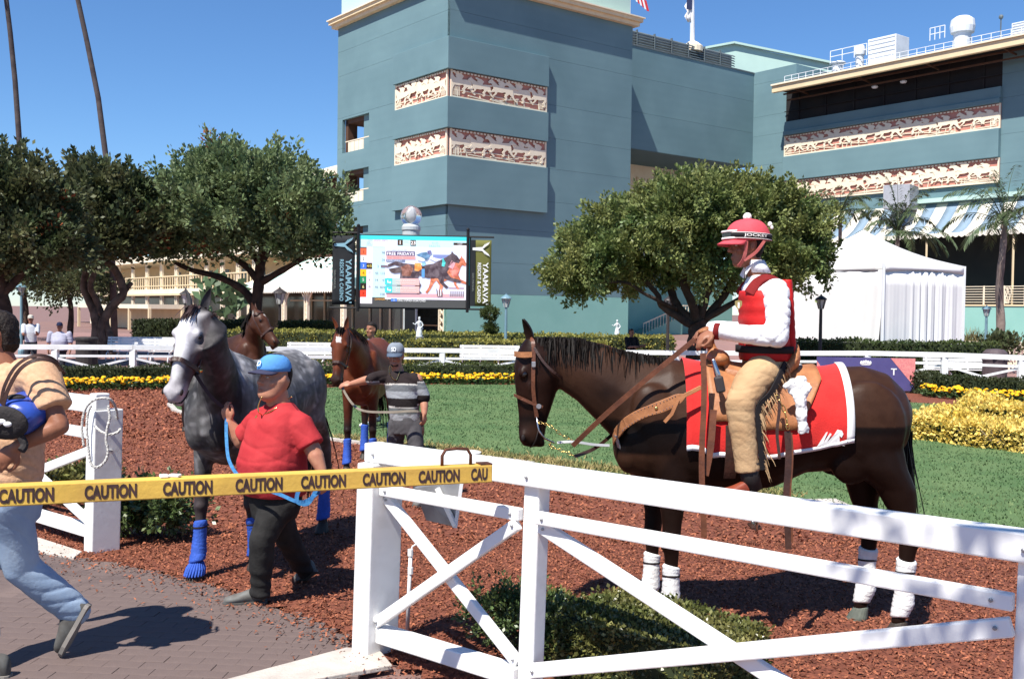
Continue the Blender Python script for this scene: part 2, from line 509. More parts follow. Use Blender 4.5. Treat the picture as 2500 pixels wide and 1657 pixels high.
# concrete apron at the gate post
mb = MB(); P = [gp(*q) for q in ((846, 1590), (930, 1600), (958, 1634), (770, 1668), (560, 1700), (540, 1672))]
mb.prism([V((p.x, p.y, .0)) for p in P], (0, 0, .028)); struct(mb.build('concrete_apron', M_conc, bevel=.006))
mb = MB(); P = [gp(*q) for q in ((-60, 1322), (95, 1318), (200, 1352), (180, 1368), (95, 1352), (-60, 1352))]
mb.prism([V((p.x, p.y, .0)) for p in P], (0, 0, .025)); struct(mb.build('concrete_apron', M_conc, bevel=.006))
# far side paved walk behind the ring fence (pinkish brick)
M_walk = mat('pink_brick_walk', (.30, .17, .15), (.24, .14, .125), rough=.9, scale=1.5, bump=.2, bscale=30)
mb = MB(); mb.add([(-40, 27.2, -.012), (40, 27.2, -.012), (40, 75, -.012), (-60, 75, -.012)], [(0, 1, 2, 3)]); struct(mb.build('paved_walk', M_walk))

# ================================================================== RACE HORSE SILHOUETTE (for reliefs)
SIL = [(0, .78), (.02, .72), (.10, .74), (.14, .70), (.20, .52), (.14, .41), (.03, .37), (-.03, .33), (0, .30), (.10, .32), (.24, .38), (.25, .30), (.17, .20), (.21, .17), (.30, .28), (.34, .39),
       (.50, .39), (.62, .44), (.65, .36), (.59, .24), (.63, .13), (.58, .07), (.65, .05), (.70, .14), (.68, .26), (.77, .38), (.84, .30), (.92, .16), (1.0, .07), (1.05, .10), (.96, .22), (.92, .37), (.91, .50),
       (.89, .62), (1.0, .66), (1.12, .60), (1.1, .67), (.98, .74), (.87, .70), (.70, .68), (.58, .66), (.60, .72), (.64, .82), (.54, .92), (.43, .94), (.37, .99), (.30, .97), (.31, .90), (.38, .86), (.37, .78), (.41, .70),
       (.34, .72), (.22, .84), (.14, .92), (.13, .98), (.10, .92), (.05, .88)]
def frieze(root, pl, a0, a1, z0, z1, back, seed, left=True):
    """red panel with cream cut-out race horses, running rails and a scalloped edge"""
    r = random.Random(seed)
    lo, hi = min(a0, a1), max(a0, a1); H = z1 - z0; W = hi - lo
    m = MB(); m.slab(pl, lo, hi, z0, z1, back - .06, back); pan = m.build('frieze_panel', M_red, root)
    m = MB(); t = .13
    m.slab(pl, lo, hi, z0, z0 + H * .07, back + .002, back + .10)
    m.slab(pl, lo, lo + t, z0 + H * .07, z1, back + .002, back + .10); m.slab(pl, hi - t, hi, z0 + H * .07, z1, back + .002, back + .10)
    m.build('frieze_border', M_cream2, pan)
    m = MB(); k = int(W / .32)
    for i in range(k):
        m.slab(pl, lo + t + i * (W - 2 * t) / k, lo + t + (i + .62) * (W - 2 * t) / k, z1 - H * .09, z1 - H * .03, back + .11, back + .16)
    m.build('scallop_edge', M_cream2, pan)
    m = MB()                                        # rails and ground lines
    for i in range(7):
        x = lo + t + r.uniform(0, .85) * W; L = r.uniform(.12, .3) * W; zz = z0 + H * r.uniform(.08, .2); dz = H * r.uniform(.0, .3) * r.choice((-1, 1))
        x = min(x, hi - t - .5); x2 = min(hi - t, x + L)
        m.beam(pl.p(x, zz, back + .05), pl.p(x2, max(z0 + H * .08, min(zz + dz, z0 + H * .45)), back + .05), .09, H * .035)
    for i in range(int(W * 1.1)):
        x = lo + t + r.uniform(0, 1) * (W - 2 * t)
        m.beam(pl.p(x, z0 + H * .06, back + .04), pl.p(x + r.uniform(-.1, .1), z0 + H * r.uniform(.22, .36), back + .04), .06, .09, up=pl.n)
    m.beam(pl.p(lo + t, z0 + H * .3, back + .03), pl.p(hi - t, z0 + H * .26, back + .03), .06, H * .03)
    m.build('rail_relief', M_cream2, pan)
    def obj_sil(cx, zb, size, d, flip):
        pts = [pl.p(min(hi - .1, max(lo + .1, cx + ((x - .5) * (-1 if flip else 1)) * size)), min(z1 - H * .04, zb + y * size * .62), d) for x, y in SIL]
        h = MB(); h.prism(pts, pl.n * .05); h.build('horse_relief', M_cream2, pan)
    flip = (pl.u.x < 0) == left
    k = max(2, int(W / (H * .82)))
    for i in range(k):
        obj_sil(lo + W * (i + .55 + r.uniform(-.15, .15)) / k, z0 + H * r.uniform(.1, .2), H * r.uniform(1.15, 1.38), back + .06 + .02 * (i % 3), flip)
    # small stand / tower at both ends
    for s_ in (lo + .25, hi - .25 - H * .3):
        m = MB()
        for j in range(5): m.slab(pl, s_ + j * H * .06, s_ + j * H * .06 + .05, z0 + H * .1, z0 + H * .62, back + .05, back + .09)
        m.slab(pl, s_ - .05, s_ + H * .3, z0 + H * .6, z0 + H * .66, back + .05, back + .1)
        m.build('stand_relief', M_cream2, pan)
    return pan

def ldeck(p1, a1, p2, a2, z0, z1, o0, o1, out=0):
    """L-shaped course wrapping the corner shared by planes p1 and p2"""
    def corner(o): return p1.p(0, 0, 0) + p1.n * o + p2.n * o
    return [p1.p(a1, z0, o0), p1.p(a1, z0, o1), V((*corner(o1).xy, z0)), p2.p(a2, z0, o1), p2.p(a2, z0, o0), V((*corner(o0).xy, z0))]

def courses(root, pl, a0, a1, zs, o0, o1, holes, m_of, gap=.014, name='wall_panel'):
    """wall cladding in courses; holes = (a0,a1,z0,z1)"""
    lo, hi = min(a0, a1), max(a0, a1)
    for z0, z1 in zip(zs, zs[1:]):
        segs = [(lo, hi, z0, z1)]
        for h0, h1, hz0, hz1 in holes:
            nx = []
            for (b0, b1, c0, c1) in segs:
                if h1 <= b0 or h0 >= b1 or hz1 <= c0 or hz0 >= c1: nx.append((b0, b1, c0, c1)); continue
                if h0 > b0: nx.append((b0, h0, c0, c1))
                if h1 < b1: nx.append((h1, b1, c0, c1))
                m0, m1 = max(b0, h0), min(b1, h1)
                if hz0 > c0: nx.append((m0, m1, c0, hz0))
                if hz1 < c1: nx.append((m0, m1, hz1, c1))
            segs = nx
        for b0, b1, c0, c1 in segs:
            if b1 - b0 < .02 or c1 - c0 < .02: continue
            q = MB(); q.slab(pl, b0, b1, c0 + (gap if abs(c0 - z0) < 1e-6 else 0), c1, o0, o1)
            q.build(name, m_of((c0 + c1) / 2), root)

# ================================================================== TOWER
pc = at(1095, 400, 75); TR = Plane(pc.x, 75, 52); TL = Plane(pc.x, 75, -38)
tower = thing('tower_building', 'tall blue grey corner tower with two cream and red racehorse friezes', 'building')
sR = TR.uv(1541, 300)[0]; sL = TL.uv(824, 300)[0]
zc = (TR.uv(1541, 62)[1] + TL.uv(822, 76)[1]) / 2
zteal = TR.uv(1300, 721)[1]
zb0 = TR.uv(1094, 500)[1]; zb1 = TR.uv(1097, 92)[1]
f1t, f1b = TR.uv(1096, 170)[1], TR.uv(1096, 238)[1]; f2t, f2b = TR.uv(1094, 313)[1], TR.uv(1094, 382)[1]
bR = TR.uv(1331, 300)[0]; bL = TL.uv(969, 300)[0]
def mof(z): return M_teal if z < zteal else M_paint
hs = [(TL.uv(901, 300)[0], TL.uv(836, 300)[0])] * 3
oz = [(TL.uv(870, 367)[1], TL.uv(870, 284)[1]), (TL.uv(870, 492)[1], TL.uv(870, 413)[1]), (TL.uv(870, 615)[1], TL.uv(870, 553)[1])]
holes = [(hs[i][0], hs[i][1], oz[i][0], oz[i][1]) for i in range(3)]
arc = (.4, sL - .4, 0, zteal + .15)
zs = [0, zteal, 5.6, 8.2, 10.6, 13.2, 15.6, 18.2, zb1, (zb1 + zc) / 2, zc]
courses(tower, TR, 0, sR, zs, -.3, 0, [], mof)
courses(tower, TL, .003, sL, zs, -.3, 0, holes + [arc], mof)
m = MB(); m.prism([TL.p(0.3, 0, -.31) + TR.u * .3, TL.p(sL - 3.4, 0, -.31), TL.p(sL - 3.4, 0, -.31) + TR.u * (sR - .3), TR.p(sR, 0, -.31)], (0, 0, zc))
core = MB(); core.prism([V((p[0], p[1], zteal + .2)) for p in [TR.p(.33, 0, -.31), TR.p(sR - .003, 0, -.31), TR.p(sR - .003, 0, -14), TR.p(.33, 0, -14)]][::1], (0, 0, zc - zteal - .2))
# core pieces: right wing full height, left wing stops before the open loggias
core = MB()
def pcorner(a, b): return TR.o + TR.u * a + TL.u * b
def corebox(a0, a1, b0, b1, z0, z1, mi=0):
    P = [pcorner(a0, b0), pcorner(a1, b0), pcorner(a1, b1), pcorner(a0, b1)]
    core.hexa([V((p.x, p.y, z0)) for p in P] + [V((p.x, p.y, z1)) for p in P], mi)
corebox(.31, sR - .002, .31, sL - 4, zteal + .2, zc - .01)
corebox(3.0, sR - .002, .31, sL - 4, .0, zteal + .19)
corebox(.31, sR - .002, sL - 3.99, sL, oz[0][1] + .3, zc - .01)
corebox(.31, sR - .002, sL - 3.99, sL, zteal + .2, oz[2][0] - .05)
for i in (0, 1): corebox(.31, 5, sL - 3.99, sL, oz[i][0] - .9, oz[i][0] - .21)
corebox(4.5, sR - .002, sL - 3.99, sL, oz[2][0], oz[1][1] + 1.0)
core.build('wall_core', M_paint, tower)
# corner block with the frieze recesses
d = .42
for z0, z1 in ((zb0, f2b), (f2t, f1b), (f1t, zb1)):
    q = MB(); q.prism(ldeck(TL, bL, TR, bR, z0, z1, .002, d), (0, 0, z1 - z0)); q.build('corner_block', M_paint, tower, bevel=.02)
for k, (z0, z1) in enumerate(((f2b, f2t), (f1b, f1t))):
    frieze(tower, TR, 0.02, bR, z0 + .01, z1 - .01, .1, 10 + k, True)
    frieze(tower, TL, 0.02, bL, z0 + .01, z1 - .01, .1, 20 + k, True)
# cornice (two steps) and pale attic
for z0, z1, o_, mm in ((zc + .002, zc + .32, .42, M_cream), (zc + .323, zc + .62, .62, M_cream), (zc + .623, zc + .72, .75, M_cream2)):
    q = MB(); q.prism(ldeck(TL, sL + o_, TR, sR + o_, z0, z1, -1.2, o_), (0, 0, z1 - z0)); q.build('cornice', mm, tower)
q = MB(); P = [pcorner(.25, .25), pcorner(sR - .1, .25), pcorner(sR - .1, sL - .1), pcorner(.25, sL - .1)]
q.prism([V((p.x, p.y, zc + .05)) for p in P], (0, 0, 3.4)); q.build('attic', M_mint, tower)
# loggia openings: timber inner frames and cream balustrades
for i, (h0, h1, z0, z1) in enumerate(holes):
    q = MB(); q.slab(TL, h1 - .45, h1, z0, z1, -1.2, -.32); q.slab(TL, h0, h1, z1 - .35, z1 + .05, -2.2, -.32)
    q.slab(TL, h0 - .4, h0, z0, z1 + .05, -2.2, -.32)
    q.slab(TL, h0, h1 + .2, z1 + .05, z1 + .3, -4, -.31)
    q.build('loggia_frame', M_brown, tower)
    q = MB(); q.slab(TL, h0, h1, z0 - .2, z0, -4, -.31); q.build('loggia_floor', M_paint, tower)
    q = MB(); n_ = 6
    for j in range(n_): q.slab(TL, h0 + (h1 - h0) * j / n_ + .03, h0 + (h1 - h0) * (j + 1) / n_ - .03, z0 + .05, z0 + .95, -.36, -.33)
    q.slab(TL, h0, h1, z0 + .96, z0 + 1.04, -.40, -.30)
    q.build('balustrade', M_cream2, tower)
# arcade at the foot of the left face: ornate columns and glazing behind
def fret_column(root, pl, a, z0, z1, wd=.55, out=.0):
    q = MB()
    for s_ in (-1, 1): q.slab(pl, a + s_ * wd / 2 - .06, a + s_ * wd / 2 + .06, z0, z1, out - .1, out + .1)
    q.slab(pl, a - wd / 2, a + wd / 2, z1 - .12, z1, out - .1, out + .1); q.slab(pl, a - wd / 2, a + wd / 2, z0, z0 + .3, out - .1, out + .1)
    k = int((z1 - z0 - .4) / (wd * .8))
    for i in range(k):
        zz = z0 + .3 + (i + .5) * (z1 - z0 - .42) / k; hh = (z1 - z0 - .42) / k
        q.beam(pl.p(a - wd / 2, zz - hh / 2, out), pl.p(a + wd / 2, zz + hh / 2, out), .06, .07, up=pl.n)
        q.beam(pl.p(a + wd / 2, zz - hh / 2, out), pl.p(a - wd / 2, zz + hh / 2, out), .06, .07, up=pl.n)
        q.ball(pl.p(a, zz, out), (wd * .2, wd * .2, wd * .2), 6, 4)
    return q.build('fret_column', M_cream2, root)
for px in (1075, 971, 857):
    fret_column(tower, TL, TL.uv(px, 780)[0], 0, zteal + .14, .62, -.15)
q = MB(); q.slab(TL, .1, sL, 0, zteal + .16, -3.2, -3.0); q.build('glazed_wall', M_glass, tower)
a0 = TL.uv(1090, 780)[0]
for px in (1035, 1000, 940, 915, 890, 835):
    q = MB(); a = TL.uv(px, 780)[0]; q.slab(TL, a - .05, a + .05, 0, zteal, -3.0, -2.9); q.build('mullion', M_cream, tower)
q = MB(); q.slab(TL, .1, sL, zteal - .5, zteal - .4, -3.0, -2.9); q.slab(TL, .1, sL, .7, .8, -3.0, -2.9); q.build('transom', M_cream, tower)
q = MB(); q.slab(TL, 0, sL, zteal + .16, zteal + .19, -3.2, -.31); q.build('arcade_ceiling', M_cream2, tower)

# ================================================================== LINK WING
setb = 4.2
LK = Plane(TR.p(0, 0, -setb).x, TR.p(0, 0, -setb).y, 52)
linkb = thing('link_building', 'blue grey link wing between the tower and the grandstand with louvres on top', 'building')
k1 = LK.uv(1840, 250)[0]; k0 = sR - 1; kz1 = LK.uv(1840, 181)[1]; kz0 = LK.uv(1700, 386)[1]
courses(linkb, LK, k0, k1, [kz0, kz0 + (kz1 - kz0) * .36, kz0 + (kz1 - kz0) * .7, kz1], -.4, 0, [], lambda z: M_paint)
q = MB(); q.slab(LK, k0, k1 - .01, kz1, kz1 + .12, -.5, .06); q.build('coping', M_louv, linkb)
q = MB(); q.slab(LK, k0, k1, kz0 + .01, kz1 - .01, -14, -.41); q.build('wall_core', M_paint, linkb)
kl = LK.uv(1819, 150)[0]; zl = LK.uv(1700, 118)[1] + .75
nb = 9
for i in range(nb):
    b0 = k0 + (kl - k0) * i / nb; b1 = k0 + (kl - k0) * (i + 1) / nb
    q = MB(); n_ = 7
    for j in range(n_):
        z = kz1 + .2 + (zl - kz1 - .2) * j / n_
        q.hexa([LK.p(b0 + .06, z, -1.2), LK.p(b1 - .06, z, -1.2), LK.p(b1 - .06, z + .05, -1.2), LK.p(b0 + .06, z + .05, -1.2),
                LK.p(b0 + .06, z + .14, -1.36), LK.p(b1 - .06, z + .14, -1.36), LK.p(b1 - .06, z + .19, -1.36), LK.p(b0 + .06, z + .19, -1.36)])
    q.slab(LK, b0 - .05, b0 + .05, kz1, zl + .05, -1.35, -1.15)
    q.build('louvre_bay', M_louv, linkb)
q = MB(); q.slab(LK, k0, kl, kz1, zl, -1.9, -1.7); q.build('louvre_backing', M_louv, linkb)
q = MB(); q.slab(LK, k0, k1, kz0 - .02, kz0, -8, 0); q.build('soffit', M_paint, linkb)
zcr = LK.uv(1560, 470)[1]
q = MB(); q.slab(LK, k0 - 4, k1, 0, kz0, -7.2, -7.0); q.build('recess_wall', M_cream2, linkb)
for i in range(10):
    q = MB(); a = k0 + i * 1.6; q.slab(LK, a, a + .25, zteal + 1, kz0 - 1.2, -6.99, -6.9); q.build('pilaster', M_cream, linkb)
q = MB(); q.slab(LK, k0 - 2, k1 - .02, 0, LK.uv(1600, 690)[1] + .6, -2.4, -2.2); q.build('lower_wall', M_teal, linkb)
q = MB(); q.slab(LK, k0, k0 + 1.3, 0, kz0, -2.1, -1.5); q.build('passage_shade', M_dark, linkb)  # near-black slab stands in for the shaded end of the passage
# outside stair with pale balustrade
a0 = LK.uv(1565, 800)[0]; a1 = LK.uv(1662, 800)[0]
q = MB()
for i in range(10): q.slab(LK, a0 + (a1 - a0) * i / 10, a1, i * .17, (i + 1) * .17, -1.4, .2)
q.build('stair', M_teal, linkb)
q = MB()
q.beam(LK.p(a0, 1.0, .3), LK.p(a1, 2.7, .3), .08, .1); q.beam(LK.p(a1, 2.7, .3), LK.p(a1 + 4, 2.7, .3), .08, .1)
q.beam(LK.p(a1, 1.75, .3), LK.p(a1 + 4, 1.75, .3), .08, .08)
for i in range(26):
    t = i / 25; a = a0 + (a1 + 4 - a0) * t; zt = 1.0 + 1.7 * min(1, (a - a0) / (a1 - a0)); q.beam(LK.p(a, zt - 1.0, .3), LK.p(a, zt, .3), .05, .05)
q.build('stair_rail', M_cream2, linkb)

# ================================================================== GRANDSTAND (right)
e = LK.p(k1, 0, 0); GS = Plane(e.x, e.y, -38)
grand = thing('grandstand', 'long blue grey grandstand with overhanging cream eave and racehorse friezes', 'building')
def gu(px, py): return GS.uv(px, py)
gA = 0.0; gB = gu(2620, 300)[0]
g0 = gu(1918, 330)[0]; g1 = gu(2445, 300)[0]
gz = gu(1890, 168)[1]
zaw = gu(2200, 505)[1]
r1t, r1b = gu(2180, 293)[1], gu(2180, 349)[1]; r2t, r2b = gu(2180, 414)[1], gu(2180, 470)[1]
EV = 3.05
GE = Plane(GS.p(0, 0, EV).x, GS.p(0, 0, EV).y, -38)
ez1 = (GE.uv(1882, 205)[1] + GE.uv(2500, 95)[1]) / 2; ez0 = ez1 - .62
gS = gu(1944, 200)[0]; gtop = ez0 + .4
q = MB(); q.slab(GS, gB, gS, 0, gtop, -10, -.42); q.build('wall_core', M_paint, grand)
q = MB(); q.slab(GS, gS + .003, 0, 0, gz - .01, -10, -.42); q.build('wall_core', M_paint, grand)
gzs = [zaw - 1.6, r2b + .02, (r2b + r2t) / 2 + .5, r1b - .5, r1t + .4, r1t + 2.3, gtop]
courses(grand, GS, gB, gS, gzs, -.41, 0, [], lambda z: M_paint)
courses(grand, GS, gS + .003, 0, gzs[:-1] + [gz - 1.2, gz], -.41, 0, [], lambda z: M_paint)
for z0, z1 in ((r2t, r1b), (r1t, r1t + .42)):
    q = MB(); q.slab(GS, g1, g0, z0, z1, .002, .45); q.build('spandrel', M_paint, grand, bevel=.05)
zu = r1t + .42; zv_ = zu + (ez0 - zu) * .28
q = MB(); q.slab(GS, g1, g0, zu, zv_, .002, .3); q.build('upper_wall', M_paint, grand)
q = MB(); q.slab(GS, g1 + .02, g0 - .02, zv_, gtop, .004, .02); q.build('gallery_shade', M_dark, grand)  # flat dark sheet paints in the shade of the open level below the eave
for k in range(7):
    a = g0 + (g1 - g0) * (k + .5) / 7; q = MB(); q.slab(GS, a - .08, a + .08, zv_, gtop - .05, .03, .14); q.build('gallery_post', M_dark, grand)
q = MB(); q.slab(GS, g1, g0, zv_ + .95, zv_ + 1.02, .2, .26); q.build('gallery_rail', M_dark, grand)
frieze(grand, GS, g1, g0, r1b + .01, r1t - .01, .12, 31, True)
frieze(grand, GS, g1, g0, r2b + .01, r2t - .01, .12, 32, True)
# eave and roof
eL = GE.uv(1884, 211)[0]
q = MB(); q.slab(GE, gB, eL, ez0, ez1, -.35, 0); q.build('eave_fascia', M_cream, grand, bevel=.04)
q = MB(); q.slab(GE, gB, eL, ez1 + .003, ez1 + .15, -.5, .16); q.build('gutter', M_cream2, grand)
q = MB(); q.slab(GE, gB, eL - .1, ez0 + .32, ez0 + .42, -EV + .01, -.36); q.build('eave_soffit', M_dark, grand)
for i in range(4):
    a = eL + (gB - eL) * (i + .35) / 4
    q = MB(); q.beam(GE.p(a, ez0 + .1, -.4), GE.p(a, ez0 - .1, -EV + .5), .10, .14); q.build('eave_bracket', M_brown, grand)
for zz in (.05, -.45):
    q = MB(); q.beam(GE.p(eL - .2, ez0 + zz, -1.6 + zz), GE.p(gB, ez0 + zz, -1.6 + zz), .12, .14); q.build('eave_purlin', M_brown, grand)
P4 = [GE.p(gB, ez1 + .16, -.3), GE.p(eL - .4, ez1 + .16, -.3), GE.p(eL - 1.5, ez1 + 1.35, -6), GE.p(gB, ez1 + 1.35, -6)]
q = MB(); q.prism(P4, (0, 0, .12)); q.build('roof', M_roofw, grand)
q = MB()
for i in range(34):
    a = eL - 1 + (gB - eL) * i / 33; q.beam(GE.p(a, ez1 + .2, -.6), GE.p(a, ez1 + .85, -.6), .04, .04)
for zz in (.5, .85): q.beam(GE.p(eL - 1, ez1 + zz, -.6), GE.p(gB, ez1 + zz, -.6), .035, .035)
q.build('roof_guard', M_roofw, grand)
# plant on the roof
def roof_at(px, py, dep=-7): 
    pl = Plane(GE.p(0, 0, dep).x, GE.p(0, 0, dep).y, -38); a, z = pl.uv(px, py); return pl, a, z
pl, a, z = roof_at(2150, 140)
def roofbox(px0, px1, py0, py1, name, parts=True, dp=2.2):
    pl, a0_, z0_ = roof_at((px0 + px1) / 2, py1); a1_, z1_ = roof_at(px0, py0)[1:]; a2_ = roof_at(px1, py0)[1]
    z1_ = roof_at((px0 + px1) / 2, py0)[2]
    q = MB(); q.slab(pl, a2_, a1_, ez1 + .5, z1_, -dp, 0)
    b = q.build(name, M_roofw, grand, bevel=.04)
    k = 5
    for i in range(k):
        zz = z0_ + (z1_ - z0_) * (i + .5) / k
        q = MB(); q.slab(pl, a2_ + .1, a1_ - .1, zz, zz + .07, .002, .06); q.build('vent_slat', M_roofw, b)
roofbox(2119, 2188, 90, 142, 'air_handler')
def roofvent(px, py0, py1, rpx, name='roof_ventilator'):
    pl, a, z0_ = roof_at(px, py1); z1_ = roof_at(px, py0)[2]; s_ = pl.p(a, 0, 0).y / 2500; r_ = rpx * s_; H = z1_ - z0_
    q = MB(); q.lathe(pl.p(a, 0, -r_), [(r_ * .75, ez1 + .4), (r_ * .75, z0_ + H * .35), (r_ * 1.0, z0_ + H * .38), (r_ * 1.08, z0_ + H * .6), (r_ * 1.0, z0_ + H * .85), (r_ * .6, z0_ + H * .97), (r_ * .1, z1_)], 18)
    q.build(name, M_roofw, grand, smooth=False)
roofvent(2335, 35, 102, 27); roofvent(2091, 108, 148, 13); roofvent(2034, 148, 160, 18)
roofbox(2470, 2560, 48, 80, 'air_handler', dp=3)
for (x0, x1, y0, y1) in ((2027, 2115, 126, 150), (2270, 2306, 70, 102)):
    q = MB()
    pl, a0_, z0_ = roof_at(x0, y1, -6.5); a1_ = roof_at(x1, y1, -6.5)[1]; zt = roof_at(x0, y0, -6.5)[2]; zb = zt - 1.1
    for i in range(4): a = a0_ + (a1_ - a0_) * i / 3; q.beam(pl.p(a, zb, 0), pl.p(a, zt, 0), .06, .06)
    for zz in (zt, (zt + zb) / 2): q.beam(pl.p(a0_, zz, 0), pl.p(a1_, zz, 0), .06, .06)
    q.build('roof_handrail', M_roofw, grand)
pl, a, z1_ = roof_at(2444, 42); q = MB(); q.beam(pl.p(a, ez1, 0), pl.p(a, z1_, 0), .08, .08); q.ball(pl.p(a, z1_, 0), .2, 8, 6); q.build('roof_lamp', M_louv, grand)
# end wall bracket and lamps under the eave
for px in (2145, 2215):
    q = MB(); a, z = gu(px, 215 - (px - 2145) * .18); q.ball(GS.p(a, z, .6), (.3, .3, .16), 8, 6); q.build('eave_lamp', M_roofw, grand)
# striped canopy over the terrace
AWO = 3.6
GA = Plane(GS.p(0, 0, AWO).x, GS.p(0, 0, AWO).y, -38)
aw_b = (GA.uv(2206, 578)[1] + GA.uv(2500, 556)[1]) / 2
aw_t = (gu(2032, 522)[1] + gu(2397, 498)[1]) / 2 + .2
aA, aB = GA.uv(1985, 560)[0], gB
M_awb = mat('awning_blue', (.21, .29, .38), (.19, .27, .35), rough=.8, scale=2); M_aww = mat('awning_white', (.80, .76, .66), (.76, .72, .62), rough=.8, scale=2)
n_ = int(abs(aB - aA) / .95)
canopy = thing('striped_canopy', 'blue and white striped concave canopy over the grandstand terrace', 'awning')
for i in range(n_):
    b0 = aA + (aB - aA) * i / n_; b1 = aA + (aB - aA) * (i + 1) / n_
    q = MB(); rows = []
    for j in range(7):
        t = j / 6; out = AWO * t; zz = aw_b + (aw_t - aw_b) * (1 - t) ** 1.7
        rows.append((out, zz))
    vs = []
    for o_, zz in rows: vs += [GS.p(b0, zz, o_ + .05), GS.p(b1, zz, o_ + .05)]
    q.add(vs, [(2 * j, 2 * j + 1, 2 * j + 3, 2 * j + 2) for j in range(6)])
    q.build('stripe', M_awb if i % 2 else M_aww, canopy, solid=.02, smooth=True)
    q = MB(); pts = [GA.p(b0, aw_b + .02, .06), GA.p(b1, aw_b + .02, .06)]
    for k in range(2):
        for j in range(6):
            u = b1 + (b0 - b1) * (k + j / 6) / 2; pts.append(GA.p(u, aw_b - .22 - .14 * math.sin(math.pi * j / 6), .06))
    pts.append(GA.p(b0, aw_b - .22, .06))
    q.prism(pts, GA.n * .02); q.build('valance', M_aww, canopy)
settle(canopy, GA.p((aA + aB) / 2, 0, 0))
# terrace: back painted dark as shaded interior, posts, railing, teal plinth
tz1 = GA.uv(2430, 747)[1]
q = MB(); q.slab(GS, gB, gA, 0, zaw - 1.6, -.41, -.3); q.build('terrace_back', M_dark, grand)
q = MB(); q.slab(GA, gB, aA, 0, tz1, -AWO + .3, .05); q.build('terrace_plinth', M_teal, grand)
q = MB(); q.slab(GA, gB, aA, tz1 - .0, tz1 + .12, -.2, .12); q.build('terrace_coping', M_cream, grand)
tr1 = GA.uv(2430, 699)[1]
q = MB()
for i in range(7): zz = tz1 + .3 + (tr1 - tz1 - .3) * i / 6; q.beam(GA.p(gB, zz, 0), GA.p(aA, zz, 0), .05, .05)
q.build('terrace_rail', M_cream2, grand)
for i in range(14):
    a = aA + (gB - aA) * i / 13; q = MB(); q.beam(GA.p(a, tz1, 0), GA.p(a, tr1 + .05, 0), .1, .1); q.build('rail_post', M_cream2, grand)
for px in (2258, 2470, 2560):
    a = GA.uv(px, 640)[0]; q = MB(); q.beam(GA.p(a, tz1, -.2), GA.p(a, aw_b, -.2), .12, .12); q.build('canopy_post', M_cream, grand)
q = MB(); a = GA.uv(2475, 720)[0]
for s_ in range(-3, 4):
    pts = [GA.p(a + .5 + s_ * .05 + .38 * math.sin(s_ + k * .35) * (k / 8) * .8, tz1 + .2 + (tr1 - tz1 - .25) * k / 8, .06) for k in range(9)]
    q.tube(pts, .025, 5)
q.build('rail_ornament', M_cream2, grand)
# plant box standing on the canopy roof
q = MB(); c0 = GA.uv(2168, 470)
bx = GA.p(c0[0], c0[1] - .3, -2.0); q.box(bx, (2.6, 2.2, 2.0), R(52)); q.build('duct_box', mat('galvanised_box', (.36, .38, .42), (.32, .34, .38), rough=.6), grand, bevel=.03)
zgt = gu(2350, 480)[1]
q = MB(); q.slab(GS, gB, GS.uv(2240, 480)[0], zaw + .1, zgt, .05, .6); q.build('mint_parapet', M_mint, grand)

# ================================================================== MINT BUILDING + FLAGPOLES behind
mint = thing('far_mint_building', 'pale mint building block rising behind the louvred wing', 'building')
def farp(px, py, Y=125): return at(px, py, Y)
q = MB(); P = [farp(*p) for p in ((1690, 150), (1720, 121), (1791, 108), (1900, 132), (2035, 158), (2080, 230), (1690, 230))]
q.prism([V((p.x, p.y, p.z)) for p in P], (2, 18, 0)); q.build('wall', M_mint, mint)
q = MB(); q.beam(P[1] + V((0, -.2, .1)), P[2] + V((0, -.2, .1)), .5, .25); q.beam(P[2] + V((0, -.2, .1)), P[4] + V((0, -.2, .1)), .5, .25); q.build('parapet', M_mint, mint)
settle(mint, (P[2].x, P[2].y, 0))
M_flagw = mat('flag_white', (.75, .75, .76), (.7, .7, .72), rough=.8); M_flagr = mat('flag_red', (.5, .03, .04), rough=.8); M_flagb = mat('flag_navy', (.02, .03, .08), rough=.8)
pole = thing('flagpole', 'white flagpole with a hanging white and navy flag on the roof', 'flagpole')
b = at(1691, 112, 100); t = at(1690, -60, 100)
q = MB(); q.tube([b - V((0, 0, 1)), t], [.26, .16], 10); q.build('pole', M_roofw, pole)
q = MB(); q.lathe(b - V((0, 0, .6)), [(1.0, 0), (1.0, .5), (.5, .9), (.3, 1.0)], 14); q.build('base', M_cream2, pole)
q = MB(); rows = []
for i in range(9):
    z = at(1690, -50 + i * 13, 100).z
    rows.append([V((b.x - .15 - .7 * j / 4 * (.6 + .4 * (i % 2)) , b.y + .25 * math.sin(j * 1.7 + i * .4), z)) for j in range(5)])
q.loft(rows, cap=False, closed=False); q.build('flag', M_flagw, pole, smooth=True, solid=.03)
q = MB(); q.box((b.x - .45, b.y - .3, at(1690, 8, 100).z), (.5, .06, 1.4)); q.build('flag_emblem', M_flagb, pole)
settle(pole, (b.x, b.y, b.z))
fl = thing('striped_flag', 'red and white striped flag tip showing beside the tower attic', 'flag')
for i in range(6):
    q = MB(); p0 = at(1546 + i * 5.2, -22 + i * 4.5, 98); 
    q.add([p0, p0 + V((.24, 0, -.05)), p0 + V((.24 + .3, .1, -1.05)), p0 + V((.3, .1, -1.0))], [(0, 1, 2, 3)])
    q.build('stripe', M_flagr if i % 2 else M_flagw, fl, solid=.02)
q = MB(); p0 = at(1538, -30, 98.3); q.tube([p0 - V((0, 0, 6)), p0 + V((0, 0, 3))], .1, 8); q.build('pole', M_roofw, fl)
settle(fl, at(1560, 10, 98))

